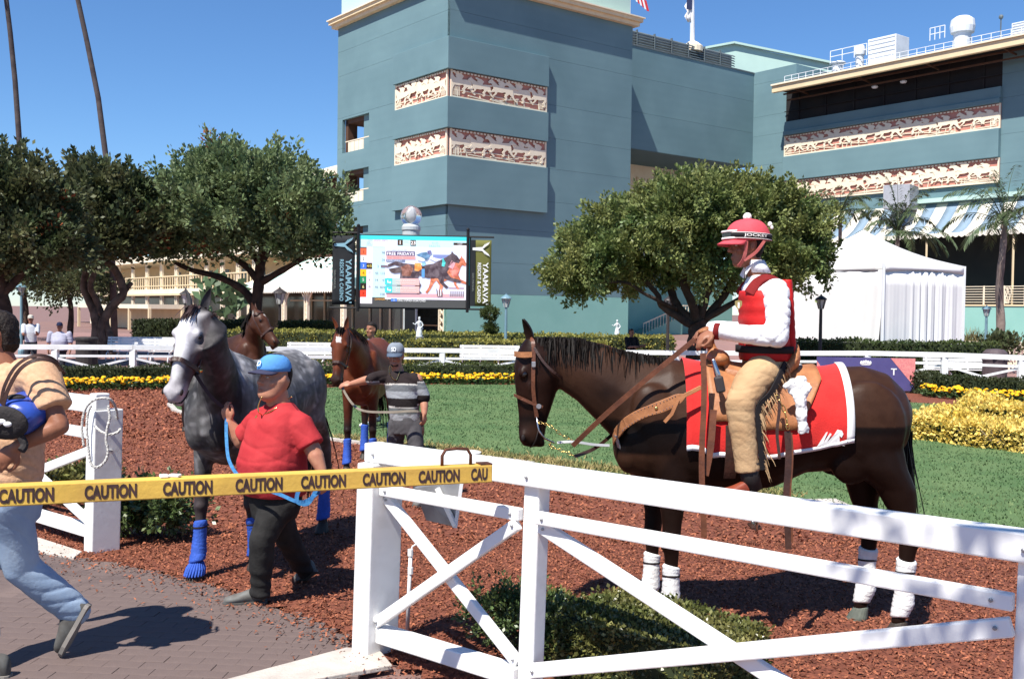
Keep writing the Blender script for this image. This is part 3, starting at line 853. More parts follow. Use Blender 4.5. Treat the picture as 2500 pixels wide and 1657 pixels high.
# ================================================================== LEFT BUILDINGS
M_awg = mat('awning_mint', (.42, .60, .55), (.38, .56, .51), rough=.8, scale=2)
p_ = at(390, 710, 96); LB = Plane(p_.x, p_.y, -38)
club = thing('clubhouse', 'cream two storey clubhouse with slim fretwork columns and balcony', 'building')
l0 = LB.uv(150, 710)[0]; l1 = LB.uv(640, 710)[0]
fz0, fz1 = LB.uv(390, 717)[1], LB.uv(390, 706)[1]; rz1 = LB.uv(390, 676)[1]; uz1 = LB.uv(390, 640)[1]
q = MB(); q.slab(LB, l0, l1, 0, fz0, -4.2, -4.0); q.build('glazed_wall', M_glass, club)
q = MB(); q.slab(LB, l0, l1, fz1, uz1, -4.2, -4.0); q.build('upper_wall', M_cream, club)
q = MB(); q.slab(LB, l0, l1, fz0, fz1, -4.2, .25); q.build('balcony_deck', M_cream2, club)
q = MB(); q.slab(LB, l0, l1, fz0 - .18, fz0 - .001, .0, .35); q.build('cornice', M_cream, club)
q = MB(); q.slab(LB, l0, l1, uz1, uz1 + .6, -4.2, .6); q.build('eave', M_cream2, club)
px = 224
while px < 640:
    fret_column(club, LB, LB.uv(px, 750)[0], 0, fz0, .42, .0)
    fret_column(club, LB, LB.uv(px, 690)[0], fz1, uz1, .42, .0)
    px += 33 + (px - 224) * .018
n_ = 90; q = MB()
for i in range(n_): a = l0 + (l1 - l0) * i / n_; q.beam(LB.p(a, fz1, .1), LB.p(a, rz1, .1), .07, .07)
q.beam(LB.p(l0, rz1, .1), LB.p(l1, rz1, .1), .12, .1); q.beam(LB.p(l0, fz1 + .3, .1), LB.p(l1, fz1 + .3, .1), .1, .08)
q.build('balcony_rail', M_cream, club)
for px in (300, 338, 372, 410, 448, 490, 530):
    q = MB(); a = LB.uv(px, 690)[0]; q.slab(LB, a - .6, a + .6, fz1 + .2, uz1 - .7, -3.99, -3.95); q.build('upper_window', M_glass, club)
kio = thing('kiosk', 'low cream kiosk with flat awning in front of the clubhouse columns', 'kiosk')
KP = Plane(LB.p(0, 0, 6).x, LB.p(0, 0, 6).y, -38); c0 = KP.uv(190, 760)[0]; c1 = KP.uv(362, 755)[0]; kz = KP.uv(280, 752)[1]
q = MB(); q.slab(KP, c0, c1, kz, kz + .35, -3, 0); q.build('awning', M_cream2, kio)
q = MB(); q.slab(KP, c0 + .3, c1 - .3, 0, kz, -2.8, -2.6); q.build('back_wall', M_cream, kio)
for i in range(5):
    a = c0 + (c1 - c0) * i / 4; q = MB(); q.slab(KP, a - .12, a + .12, 0, kz, -.2, 0); q.build('post', M_cream, kio)
settle(kio, KP.p((c0 + c1) / 2, 0, 0))
cafe = thing('cafe_pavilion', 'cream pavilion with mint and white striped awning beside the screen', 'building')
CP = Plane(at(760, 713, 70).x, 70, -38)
c0 = CP.uv(592, 715)[0]; c1 = CP.uv(845, 715)[0]; cz = CP.uv(720, 712)[1]; ct = CP.uv(720, 690)[1]
CT = Plane(CP.p(0, 0, -5).x, CP.p(0, 0, -5).y, -38); czt = CT.uv(745, 632)[1]
n_ = 16
for i in range(n_):
    b0 = c0 + (c1 - c0) * i / n_; b1 = c0 + (c1 - c0) * (i + 1) / n_
    q = MB(); q.add([CP.p(b0, cz + .35, .5), CP.p(b1, cz + .35, .5), CP.p(b1, czt, -5), CP.p(b0, czt, -5)], [(0, 1, 2, 3)]); q.build('awning_stripe', M_awg if i % 2 else M_aww, cafe, solid=.03)
    q = MB(); pts = [CP.p(b0, cz + .36, .52), CP.p(b1, cz + .36, .52)]
    for k in range(3):
        for j in range(4): pts.append(CP.p(b1 + (b0 - b1) * (k + j / 4) / 3, cz + .02 - .14 * math.sin(math.pi * j / 4), .52))
    pts.append(CP.p(b0, cz + .02, .52)); q.prism(pts, CP.n * .03); q.build('valance', M_aww, cafe)
q = MB(); q.slab(CP, c0, c1, 0, cz + .3, -4.3, -4.1); q.build('glazed_wall', M_glass, cafe)
for px in (612, 697, 752, 842):
    a = CP.uv(px, 760)[0]; fret_column(cafe, CP, a, 0, cz + .25, .36, .1)
    q = MB()
    for s_ in (-1, 1):
        q.tube([CP.p(a + s_ * .15, cz - 1.0, .1), CP.p(a + s_ * .35, cz - .5, .1), CP.p(a + s_ * .9, cz + .1, .1), CP.p(a + s_ * 1.4, cz + .25, .1)], .06, 6)
    q.build('bracket', M_cream2, cafe)
q = MB(); q.slab(CP, c0, c1, cz + .05, cz + .3, -.1, .25); q.build('fascia', M_cream2, cafe)
for px in (640, 670, 715, 735, 775, 800, 822):
    q = MB(); a = CP.uv(px, 760)[0]; q.slab(CP, a - .06, a + .06, 0, cz, -4.09, -4.0); q.build('mullion', M_cream, cafe)
q = MB(); q.slab(CP, c0, c1, 0, .5, -4.09, -3.9); q.slab(CP, c0, c1, cz - .6, cz - .5, -4.09, -4.0); q.build('sill', M_cream2, cafe)
settle(cafe, CP.p((c0 + c1) / 2, 0, 0))
# far stand roof left of the tower
fs_ = thing('far_stand_roof', 'cream edged stand roof showing left of the tower above the trees', 'building')
p0 = at(690, 452, 112); p1 = at(832, 415, 104)
q = MB(); q.beam(p0, p1, .6, .7); q.build('fascia', M_cream2, fs_)
q = MB(); q.prism([p0 + V((0, 0, .4)), p1 + V((0, 0, .4)), p1 + V((3, 9, 2.6)), p0 + V((3, 9, 2.6))], (0, 0, .2)); q.build('roof', M_roofw, fs_)
q = MB(); q.prism([V((p0.x, p0.y + 3, 0)), V((p1.x, p1.y + 3, 0)), V((p1.x, p1.y + 3, p1.z)), V((p0.x, p0.y + 3, p0.z))], (1, 3, 0)); q.build('wall', M_brown, fs_)
settle(fs_, (p0.x, p0.y, 0))
settle(tower, (TR.o.x, TR.o.y, 0)); settle(linkb, LK.p(k0, 0, 0)); settle(grand, GS.p(0, 0, 0)); settle(club, LB.p(0, 0, 0))
print('setting done')
# ================================================================== FOLIAGE
M_bark = mat('grey_bark', (.16, .115, .09), (.07, .05, .04), rough=.95, scale=4, bump=.8, bscale=12)
M_barkd = mat('dark_bark', (.07, .045, .033), (.03, .02, .016), rough=.95, scale=4, bump=.8, bscale=12)
def leafmat(name, a, b, isl=.4, tr=.3): return mat(name, a, b, rough=.5, spec=.35, scale=.9, detail=5, island=isl, transl=tr, lo=.3, hi=.7)
M_lf1 = leafmat('leaf_green', (.105, .165, .07), (.205, .25, .115))
M_lf2 = leafmat('leaf_dark_green', (.050, .080, .034), (.125, .125, .055))
M_lf3 = leafmat('leaf_olive', (.10, .160, .048), (.27, .275, .095))
M_rust = leafmat('rust_blossom', (.26, .06, .025), (.20, .09, .035))
def unit(a): return a / np.maximum(1e-9, np.linalg.norm(a, axis=1))[:, None]
def leaf_quads(c, d, L, W, rs):
    """rhombic leaves at c pointing d"""
    n = len(c); s_ = unit(np.cross(d, rs.normal(0, 1, (n, 3)))); L = L[:, None]; W = W[:, None]
    return np.stack([c, c + d * L * .5 + s_ * W, c + d * L, c + d * L * .5 - s_ * W], 1)
def crown(name, blobs, ncl, per, rc, leaf, m, parent, seed, upb=.5, blossom=0, thr=-.45, shell=.45, tuft=0.0, spires=0, side=.2):
    rs = np.random.RandomState(seed); tot = sum(b[1][0] * b[1][1] + b[1][0] * b[1][2] for b in blobs); C_, D_ = [], []
    for c, r in blobs:
        k = int(ncl * (r[0] * r[1] + r[0] * r[2]) / tot); c = np.array(c); r = np.maximum(np.array(r) - rc * np.array([.7, .7, 1.05]) * (1 + tuft * .5), np.array(r) * .35)
        d = unit(rs.normal(0, 1, (k * 2, 3))); d = d[d[:, 2] > thr][:k]
        rad = shell + (1.04 - shell) * rs.uniform(0, 1, len(d)) ** .45
        wob = 1 + .16 * np.sin(d[:, 0] * 5 + c[0]) * np.cos(d[:, 1] * 4 + d[:, 2] * 6 + c[1])
        C_.append(c + d * r * (rad * wob)[:, None]); D_.append(unit(d / r))
    cc = np.concatenate(C_); dd = np.concatenate(D_); k = len(cc)
    sz = rs.uniform(.55, 1.35, k)
    ci = np.repeat(np.arange(k), per); n = len(ci)
    axis = unit(dd + np.array([0, 0, upb]) + rs.normal(0, .35, (k, 3)))
    off = rs.normal(0, 1, (n, 3)) * .42
    along = rs.uniform(-.4, 1.5, n) * (1 + tuft)
    pos = cc[ci] + (off * (1 - .35 * np.clip(along, 0, 1.5))[:, None] * rc + axis[ci] * (along * rc)[:, None]) * sz[ci][:, None]
    ld = unit(axis[ci] * .9 + off * .9 + rs.normal(0, .35, (n, 3)))
    L = rs.uniform(.7, 1.35, n) * leaf; W = L * rs.uniform(.24, .40, n)
    Q = leaf_quads(pos, ld, L, W, rs)
    if spires:                                        # shoots standing out of the outline
        S = []
        for _ in range(spires):
            c, r = blobs[rs.randint(len(blobs))]; d = unit(rs.normal(0, 1, (1, 3)))[0]; d[2] = abs(d[2]) * .9 + .12 - side * .3; d /= np.linalg.norm(d)
            p0 = np.array(c) + d * np.maximum(np.array(r) - rc * 1.2, np.array(r) * .4); ax = unit((d * side + np.array([0, 0, 1 - side]) + rs.normal(0, .15, 3))[None])[0]; ht = rc * rs.uniform(1.6, 3.2); m_ = int(per * .9)
            tt = rs.uniform(0, 1, m_); rr = rc * .42 * (1 - .75 * tt); o_ = rs.normal(0, .6, (m_, 3)); S.append(leaf_quads(p0 + ax * (tt * ht)[:, None] + o_ * rr[:, None], unit(o_ * .8 + ax * 1.1), rs.uniform(.7, 1.2, m_) * leaf, rs.uniform(.2, .34, m_) * leaf, rs))
        Q = np.concatenate([Q] + S); ci = np.concatenate([ci, np.full(len(Q) - n, -1)]); n = len(Q)
    if blossom:
        sel = np.isin(ci, rs.choice(k, int(k * blossom), False)) & (rs.uniform(0, 1, n) < .45)
        quads('blossom', Q[sel], M_rust, parent, kind='stuff'); Q = Q[~sel]
    return quads(name, Q, m, parent, kind='stuff')
def limb(mb, pts, r0, r1, seed=0, n=9, wob=.04):
    r = random.Random(seed); P = [V(p) for p in pts]; out = []
    # smooth polyline
    for i in range(len(P) - 1):
        a = P[max(i - 1, 0)]; b = P[i]; c = P[i + 1]; d = P[min(i + 2, len(P) - 1)]
        for t in (0, .25, .5, .75):
            out.append(.5 * ((2 * b) + (c - a) * t + (2 * a - 5 * b + 4 * c - d) * t * t + (3 * b - a - 3 * c + d) * t ** 3))
    out.append(P[-1]); k = len(out)
    out = [p + V((r.gauss(0, wob * r0), r.gauss(0, wob * r0), 0)) for p in out]
    mb.tube(out, [(r0 + (r1 - r0) * (i / (k - 1)) ** .8) * (1 + .08 * math.sin(i * 2.1 + seed)) for i in range(k)], n)
def tree(name, label, base, limbs, blobs, ncl, per, rc, leaf, m, bark, seed, **kw):
    t = thing(name, label, 'tree')
    for i, (pts, r0, r1) in enumerate(limbs):
        mb = MB(); limb(mb, pts, r0, r1, seed + i); mb.build('trunk' if i == 0 else 'limb', bark, t, smooth=True)
    crown('crown', blobs, ncl, per, rc, leaf, m, t, seed, **kw)
    settle(t, base)
    return t
def P3(px, py, Y): return at(px, py, Y)
def blob(px, py, Y, rx, ry, rz): return (tuple(at(px, py, Y)), (rx, ry, rz))

# --- big rounded tree left of the screen
D = 42; s_ = D / 2500
b = P3(626, 0, D); b = V((b.x, D, 0))
tree('paddock_tree', 'large round green tree with upright tufts left of the video screen', b,
     [([b, P3(620, 780, D), P3(632, 700, D), P3(636, 640, D), P3(650, 560, D)], .30, .16),
      ([P3(622, 745, D), P3(590, 705, D), P3(530, 675, D), P3(470, 660, D), P3(425, 640, D)], .2, .08),
      ([P3(634, 690, D), P3(600, 650, D), P3(545, 610, D), P3(500, 560, D)], .18, .07),
      ([P3(636, 690, D), P3(690, 660, D - .5), P3(740, 630, D - 1), P3(780, 600, D - 1)], .17, .06),
      ([P3(634, 660, D), P3(660, 600, D + 1), P3(700, 520, D + 1)], .16, .06),
      ([P3(636, 650, D), P3(590, 570, D + 1), P3(560, 470, D + 1)], .16, .06)],
     [blob(600, 520, D, 4.0, 3.6, 2.2), blob(480, 560, D, 2.5, 2.4, 1.5), blob(700, 570, D - .5, 1.9, 2.1, 1.3), blob(585, 458, D, 2.6, 2.4, 1.5), blob(480, 475, D, 1.5, 1.6, 1.2), blob(645, 452, D, 1.3, 1.6, 1.2),
      blob(812, 600, D - 1, .95, 1.1, .7), blob(380, 590, D, 1.5, 1.6, 1.3), blob(440, 615, D - .6, 1.4, 1.4, 1.0), blob(560, 610, D - 1.2, 1.4, 1.2, .9), blob(755, 612, D - 1.2, 1.4, 1.3, .9), blob(690, 600, D - 1.2, 1.3, 1.2, .85), blob(540, 430, D, .8, .9, .8)],
     360, 165, .52, .18, M_lf1, M_barkd, 3, upb=.75, blossom=.02, tuft=.5, spires=60, side=.15)
# --- darker trees at the far left
D = 40; b = P3(240, 0, D); b.z = 0
tree('paddock_tree', 'dark tree with pale forked trunk behind the white benches', b,
     [([V((P3(232, 0, D).x, D, 0)), P3(236, 800, D), P3(226, 750, D), P3(205, 700, D), P3(215, 650, D)], .22, .12),
      ([V((P3(262, 0, D).x, D, 0)), P3(248, 800, D), P3(272, 750, D), P3(300, 715, D), P3(285, 665, D), P3(262, 640, D)], .22, .13),
      ([P3(248, 770, D), P3(238, 740, D), P3(220, 700, D - .3), P3(232, 665, D - .3), P3(245, 650, D)], .14, .09),
      ([V((P3(285, 0, D).x, D - .3, 0)), P3(268, 815, D), P3(258, 780, D), P3(285, 740, D + .3), P3(320, 690, D + .3)], .16, .09)],
     [blob(235, 560, D, 2.2, 2.4, 2.3), blob(180, 530, D, 1.6, 1.8, 1.5), blob(290, 510, D, 1.3, 1.7, 1.4), blob(240, 480, D, 1.5, 1.6, 1.1), blob(160, 590, D - 1, 1.6, 2, 1.4), blob(320, 590, D, 1.3, 1.6, 1.2), blob(250, 610, D - .8, 1.6, 1.5, 1.0), blob(130, 620, D - 1, 1.6, 1.6, 1.0)],
     330, 120, .52, .20, M_lf2, M_bark, 9, upb=.6, blossom=.05, tuft=.3, spires=40)
D = 33; b = P3(10, 0, D); b.z = 0
tree('paddock_tree', 'tall dark leafy tree cut by the left edge of the picture', b,
     [([b, P3(15, 780, D), P3(5, 700, D), P3(20, 600, D)], .26, .15), ([P3(5, 720, D), P3(60, 660, D), P3(90, 600, D)], .15, .08), ([P3(8, 700, D), P3(-60, 640, D), P3(-110, 560, D)], .15, .08)],
     [blob(10, 560, D, 2.3, 2.3, 2.4), blob(80, 520, D, 1.2, 1.5, 1.2), blob(-70, 520, D, 1.8, 1.8, 1.6), blob(30, 475, D, 1.4, 1.5, 1.1), blob(60, 600, D, 1.5, 1.6, 1.0), blob(-40, 640, D, 1.6, 1.7, 1.2), blob(90, 620, D - .5, 1.5, 1.5, 1.1)],
     330, 120, .46, .17, M_lf2, M_barkd, 15, upb=.6, blossom=.05, tuft=.3, spires=40)
# shady trees further back at the far left
D = 58
for k, (px, py, r, lab) in enumerate(((60, 660, 3.6, 'shadowy dark tree behind the lamp post at far left'), (170, 690, 3.0, 'low shadowy tree behind the forked trunk'))):
    b = P3(px, 0, D); b.z = 0
    tree('background_tree', lab, b, [([b, P3(px + 4, 760, D), P3(px - 8, 700, D)], .2, .1)], [blob(px, py, D, r, r, r * .62), blob(px + 30, py + 25, D, r * .6, r, r * .4)], 170, 40, .5, .2, M_lf2, M_barkd, 40 + k)
# --- spreading tree behind the rider
D = 28.5; b = P3(1706, 0, D); b.z = 0
def L(*q): return [P3(x, y, D + (z if z else 0)) for x, y, z in q]
tree('paddock_tree', 'spreading dense green tree with many bare forks behind the rider', b,
     [([b, P3(1700, 860, D), P3(1702, 810, D), P3(1700, 785, D)], .30, .24),
      (L((1700, 800, 0), (1650, 770, 0), (1615, 745, 0), (1605, 720, 0), (1580, 690, 0), (1555, 660, 0)), .13, .05),
      (L((1695, 790, 0), (1655, 750, .2), (1640, 710, .3), (1635, 660, .3), (1620, 600, .4)), .15, .08),
      (L((1700, 785, 0), (1690, 740, -.2), (1670, 690, -.2), (1680, 640, -.3), (1690, 560, -.4)), .15, .08),
      (L((1705, 785, 0), (1720, 730, 0), (1735, 690, 0), (1740, 640, 0), (1750, 560, 0)), .16, .08),
      (L((1710, 790, 0), (1750, 745, .1), (1780, 700, .2), (1800, 650, .3), (1820, 580, .4)), .14, .07),
      (L((1650, 755, 0), (1600, 730, -.3), (1570, 715, -.4), (1530, 690, -.6), (1470, 690, -.7), (1440, 700, -.7)), .06, .03),
      (L((1720, 780, 0), (1790, 740, -.3), (1860, 700, -.5), (1920, 660, -.5)), .11, .05)],
     [blob(1702, 485, D-0.7, 1.20, 1.38, 0.50), blob(1802, 482, D+0.0, 1.00, 1.15, 0.45), blob(1612, 507, D+0.7, 1.10, 1.26, 0.50), blob(1882, 504, D-0.3, 1.00, 1.15, 0.50), blob(1542, 541, D+0.3, 1.20, 1.38, 0.55), blob(1662, 535, D-0.7, 1.40, 1.61, 0.60), blob(1782, 532, D+0.0, 1.40, 1.61, 0.60), blob(1902, 541, D+0.7, 1.20, 1.38, 0.60), blob(1958, 560, D-0.3, 0.90, 1.03, 0.60), blob(1452, 605, D+0.3, 1.10, 1.26, 0.50), blob(1562, 610, D-0.7, 1.20, 1.38, 0.55), blob(1682, 600, D+0.0, 1.30, 1.49, 0.60), blob(1802, 600, D+0.7, 1.20, 1.38, 0.60), blob(1908, 620, D-0.3, 1.10, 1.26, 0.60), blob(1988, 640, D+0.3, 0.70, 0.80, 0.55), blob(1394, 668, D-0.7, 0.75, 0.86, 0.42), blob(1482, 675, D+0.0, 0.90, 1.03, 0.45), blob(1592, 675, D+0.7, 0.90, 1.03, 0.45), blob(1722, 665, D-0.3, 1.00, 1.15, 0.45), blob(1862, 675, D+0.3, 1.00, 1.15, 0.50), blob(1925, 660, D-0.7, .70, .80, .45), blob(1412, 720, D+0.0, 0.40, 0.46, 0.32)],
     1000, 150, .27, .105, M_lf3, M_barkd, 21, upb=.35, blossom=.0, thr=-.7, tuft=.4, shell=.5, spires=110, side=.62)

# --- palms
M_frond = leafmat('palm_frond', (.055, .095, .045), (.095, .12, .05), .3, .2)
M_ptr = mat('palm_trunk', (.26, .21, .18), (.15, .11, .095), rough=.9, scale=3, bump=.7, bscale=10)
M_ptd = mat('tall_palm_trunk', (.085, .07, .068), (.05, .04, .042), rough=.95, scale=2, bump=.6, bscale=8)
def fronds(parent, c, n, Lf, seed, droop=1.0, up0=.9, leaflet=.42, w=.016):
    rs = random.Random(seed)
    for i in range(n):
        az = 6.283 * i / n + rs.uniform(-.2, .2); el = rs.uniform(.15, 1.35) * up0; Q = []; pts = []
        h = V((math.cos(az), math.sin(az), 0)); p = V(c); d = (h * math.cos(el) + V((0, 0, math.sin(el)))).normalized(); L_ = Lf * rs.uniform(.8, 1.15); st = 16
        for k in range(st + 1):
            pts.append(p.copy()); d = (d + V((0, 0, -droop * (.03 + .012 * k)))).normalized(); p = p + d * (L_ / st)
        side = h.cross(V((0, 0, 1)))
        for k in range(2, st):
            for q in range(3):
                t = k + q / 3; a = pts[k].lerp(pts[min(k + 1, st)], q / 3); dd = (pts[min(k + 1, st)] - pts[k]).normalized()
                ll = leaflet * (1 - abs(t / st - .45)) * rs.uniform(.8, 1.1)
                for s2 in (-1, 1):
                    ld = (side * s2 * .75 + dd * .7 + V((0, 0, rs.uniform(-.7, .1)))).normalized(); nn = ld.cross(V((0, 0, 1))).normalized() * w
                    m_ = a + ld * ll * .55 + V((0, 0, -.02)); e_ = a + ld * ll + V((0, 0, -.3 * ll))
                    Q.append([list(a - nn), list(m_ - nn), list(e_), list(m_ + nn)])
        f_ = quads('frond', np.array(Q), M_frond, parent)
        mb = MB(); mb.tube(pts, [.02 - .016 * j / st for j in range(st + 1)], 5); mb.build('rachis', M_frond, f_)
def palm(label, px, py, D, trunk, Lf, n, seed, r0, r1, **kw):
    t = thing('palm_tree', label, 'palm tree', group=kw.pop('group', None))
    c = at(px, py, D); pts = [at(x, y, D) for x, y in trunk] + [c]
    mb = MB(); limb(mb, [V((pts[0].x, D, 0))] + pts, r0, r1, seed, 10, .02); mb.build('trunk', M_ptr, t, smooth=True)
    fronds(t, c, n, Lf, seed, **kw); settle(t, (pts[0].x, D, 0))
palm('feathery palm with pale trunk right of the white tent', 2453, 548, 36, [(2443, 790), (2440, 700), (2447, 620)], 2.4, 24, 5, .17, .10, up0=1.15, leaflet=.5, w=.02)
palm('feathery palm rising behind the white tent roof', 2192, 572, 46, [(2186, 780), (2188, 650)], 2.6, 26, 6, .16, .09, up0=1.15, leaflet=.5, w=.024)
palm('palm half hidden behind the spreading tree and tent', 2052, 520, 52, [(2046, 780), (2050, 650)], 2.1, 16, 8, .16, .09, up0=1.0, leaflet=.5, w=.024)
for lab, pl_, D in (('slender tall palm trunk nearest the left edge', ((48, 360), (44, 300), (37, 200), (25, 80), (13, -20), (2, -120)), 62), ('slender tall palm trunk leaning left above the trees', ((268, 440), (258, 380), (240, 240), (214, 110), (188, -10), (160, -130)), 58)):
    t = thing('palm_tree', lab, 'palm tree'); P = [at(x, y, D) for x, y in pl_]; b = V((P[0].x + .3, D, 0))
    mb = MB(); mb.tube([b] + P, [.19, .165, .16, .15, .145, .135, .125], 10); mb.build('trunk', M_ptd, t, smooth=True)
    fronds(t, P[-1], 16, 2.6, 3, up0=1.0, leaflet=.6, w=.03); settle(t, b)
# cactus-like and leafy shrubs by the clubhouse
M_cact = leafmat('banana_leaf', (.07, .13, .06), (.11, .17, .08), .3, .3)
sh = thing('garden_shrub', 'tall broad leaved shrub behind the grey horse by the clubhouse', 'shrub')
D = 52; rs = random.Random(4); Q = []
for i in range(70):
    a = at(rs.uniform(490, 590), rs.uniform(690, 785), D + rs.uniform(-1, 1)); d = V((rs.gauss(0, .6), rs.gauss(0, .4), rs.uniform(.1, 1))).normalized(); L_ = rs.uniform(.6, 1.3); n_ = d.cross(V((0, 1, .2))).normalized() * .18
    Q.append([list(a), list(a + d * L_ * .5 + n_), list(a + d * L_ + V((0, 0, -.2))), list(a + d * L_ * .5 - n_)])
quads('leaves', np.array(Q), M_cact, sh, kind='stuff'); c = at(535, 760, D)
mb = MB(); mb.tube([V((c.x, D, 0)), c], [.12, .06], 8); mb.build('stem', M_bark, sh); settle(sh, (c.x, D, 0))

# ================================================================== HEDGES
M_hin = mat('hedge_inside', (.020, .030, .012), (.03, .04, .015), rough=.95, scale=6)
M_hd = leafmat('hedge_leaf', (.045, .075, .022), (.085, .105, .03)); M_hy = leafmat('hedge_leaf_yellow', (.20, .21, .045), (.32, .29, .07)); M_hk = leafmat('hedge_leaf_dark', (.035, .05, .018), (.055, .062, .022))
def hedge(label, path, width, h, m, nleaf, leaf, seed, wob=.05, name='hedge', z0=0.0):
    """clipped hedge along path [(x,y)...]"""
    rs = np.random.RandomState(seed); t = thing(name, label, 'hedge')
    pts = [V((p[0], p[1], 0)) for p in path]; mb = MB(); rings = []
    for i, p in enumerate(pts):
        d = (pts[min(i + 1, len(pts) - 1)] - pts[max(i - 1, 0)]).normalized(); ins = leaf * .6 + max(0, wob - .05) * 1.6; s__ = V((d.y, -d.x, 0)) * (width / 2 - ins); hh = h - leaf * .5 - max(0, wob - .05) * 1.2
        rings.append([p + s__ + V((0, 0, z0)), p + s__ + V((0, 0, hh)), p - s__ + V((0, 0, hh)), p - s__ + V((0, 0, z0))])
    mb.loft(rings); mb.build('core', M_hin, t)
    seg = [(pts[i + 1] - pts[i]).length for i in range(len(pts) - 1)]; tot = sum(seg); cum = np.concatenate([[0], np.cumsum(seg)])
    u = rs.uniform(0, tot, nleaf); k = np.clip(np.searchsorted(cum, u) - 1, 0, len(seg) - 1); f = (u - cum[k]) / np.array(seg)[k]
    A = np.array([list(p) for p in pts]); base = A[k] * (1 - f)[:, None] + A[k + 1] * f[:, None]; dr = unit(A[k + 1] - A[k]); sd = np.stack([dr[:, 1], -dr[:, 0], np.zeros(nleaf)], 1)
    per = width + 2 * h; v = rs.uniform(0, per, nleaf); wv = wob * np.sin(u * 3.1 + v * 2) * np.cos(u * 1.3) + rs.normal(0, leaf * .35, nleaf)
    top = (v > h) & (v < h + width); left = v <= h
    sidepos = np.where(top, v - h - width / 2, np.where(left, -width / 2, width / 2)); z = np.where(top, h, np.where(left, v, per - v))
    z = np.maximum(z, z0 + .01)
    nrm = np.where(top[:, None], np.array([0, 0, 1.]), sd * np.where(left, -1, 1)[:, None])
    pos = base + sd * sidepos[:, None] + np.stack([np.zeros(nleaf), np.zeros(nleaf), z], 1) + nrm * wv[:, None]
    ends = rs.uniform(0, 1, nleaf) < (width / (tot + width)) * .9
    e = rs.uniform(0, 1, nleaf) < .5; pe = np.where(e[:, None], A[0], A[-1]); de = np.where(e[:, None], -unit(A[1:2] - A[0:1]), unit(A[-1:] - A[-2:-1]))
    sde = np.stack([de[:, 1], -de[:, 0], np.zeros(nleaf)], 1)
    pos2 = pe + sde * rs.uniform(-width / 2, width / 2, nleaf)[:, None] + np.stack([np.zeros(nleaf), np.zeros(nleaf), rs.uniform(z0, h, nleaf)], 1) + de * wv[:, None]
    pos = np.where(ends[:, None], pos2, pos); nrm = np.where(ends[:, None], de, nrm)
    ld = unit(nrm * .6 + rs.normal(0, .7, (nleaf, 3)) + np.array([0, 0, .25])); Lf = rs.uniform(.6, 1.3, nleaf) * leaf
    quads('foliage', leaf_quads(pos - nrm * leaf * .3, ld, Lf, Lf * rs.uniform(.25, .42, nleaf), rs), m, t, kind='stuff'); settle(t, (pts[len(pts) // 2].x, pts[len(pts) // 2].y, 0))
    return t
def pxy(px, D): q = at(px, 760, D); return (q.x, q.y)
hedge('tall dark clipped hedge in front of the clubhouse', [pxy(335, 47), pxy(505, 47), pxy(640, 46)], 1.2, 1.33, M_hk, 9000, .10, 1)
hedge('sunlit clipped hedge beside the brown horse head under the awning', [pxy(700, 46), pxy(798, 45)], 1.2, 1.36, M_hd, 5000, .10, 2)
hedge('long low yellow green hedge below the video screen', [pxy(560, 39), pxy(850, 38.5), pxy(1150, 38), pxy(1560, 37), pxy(1640, 37)], 1.6, 1.10, M_hy, 16000, .09, 3)
hedge('lower front step of the yellow green hedge below the screen', [pxy(1000, 35.6), pxy(1290, 35.4), pxy(1480, 35)], 1.2, .92, M_hy, 8000, .09, 4)
hedge('clipped hedge below the white tent', [pxy(1880, 31.4), pxy(2150, 31), pxy(2440, 30)], 1.0, 1.18, M_hd, 9000, .085, 5)
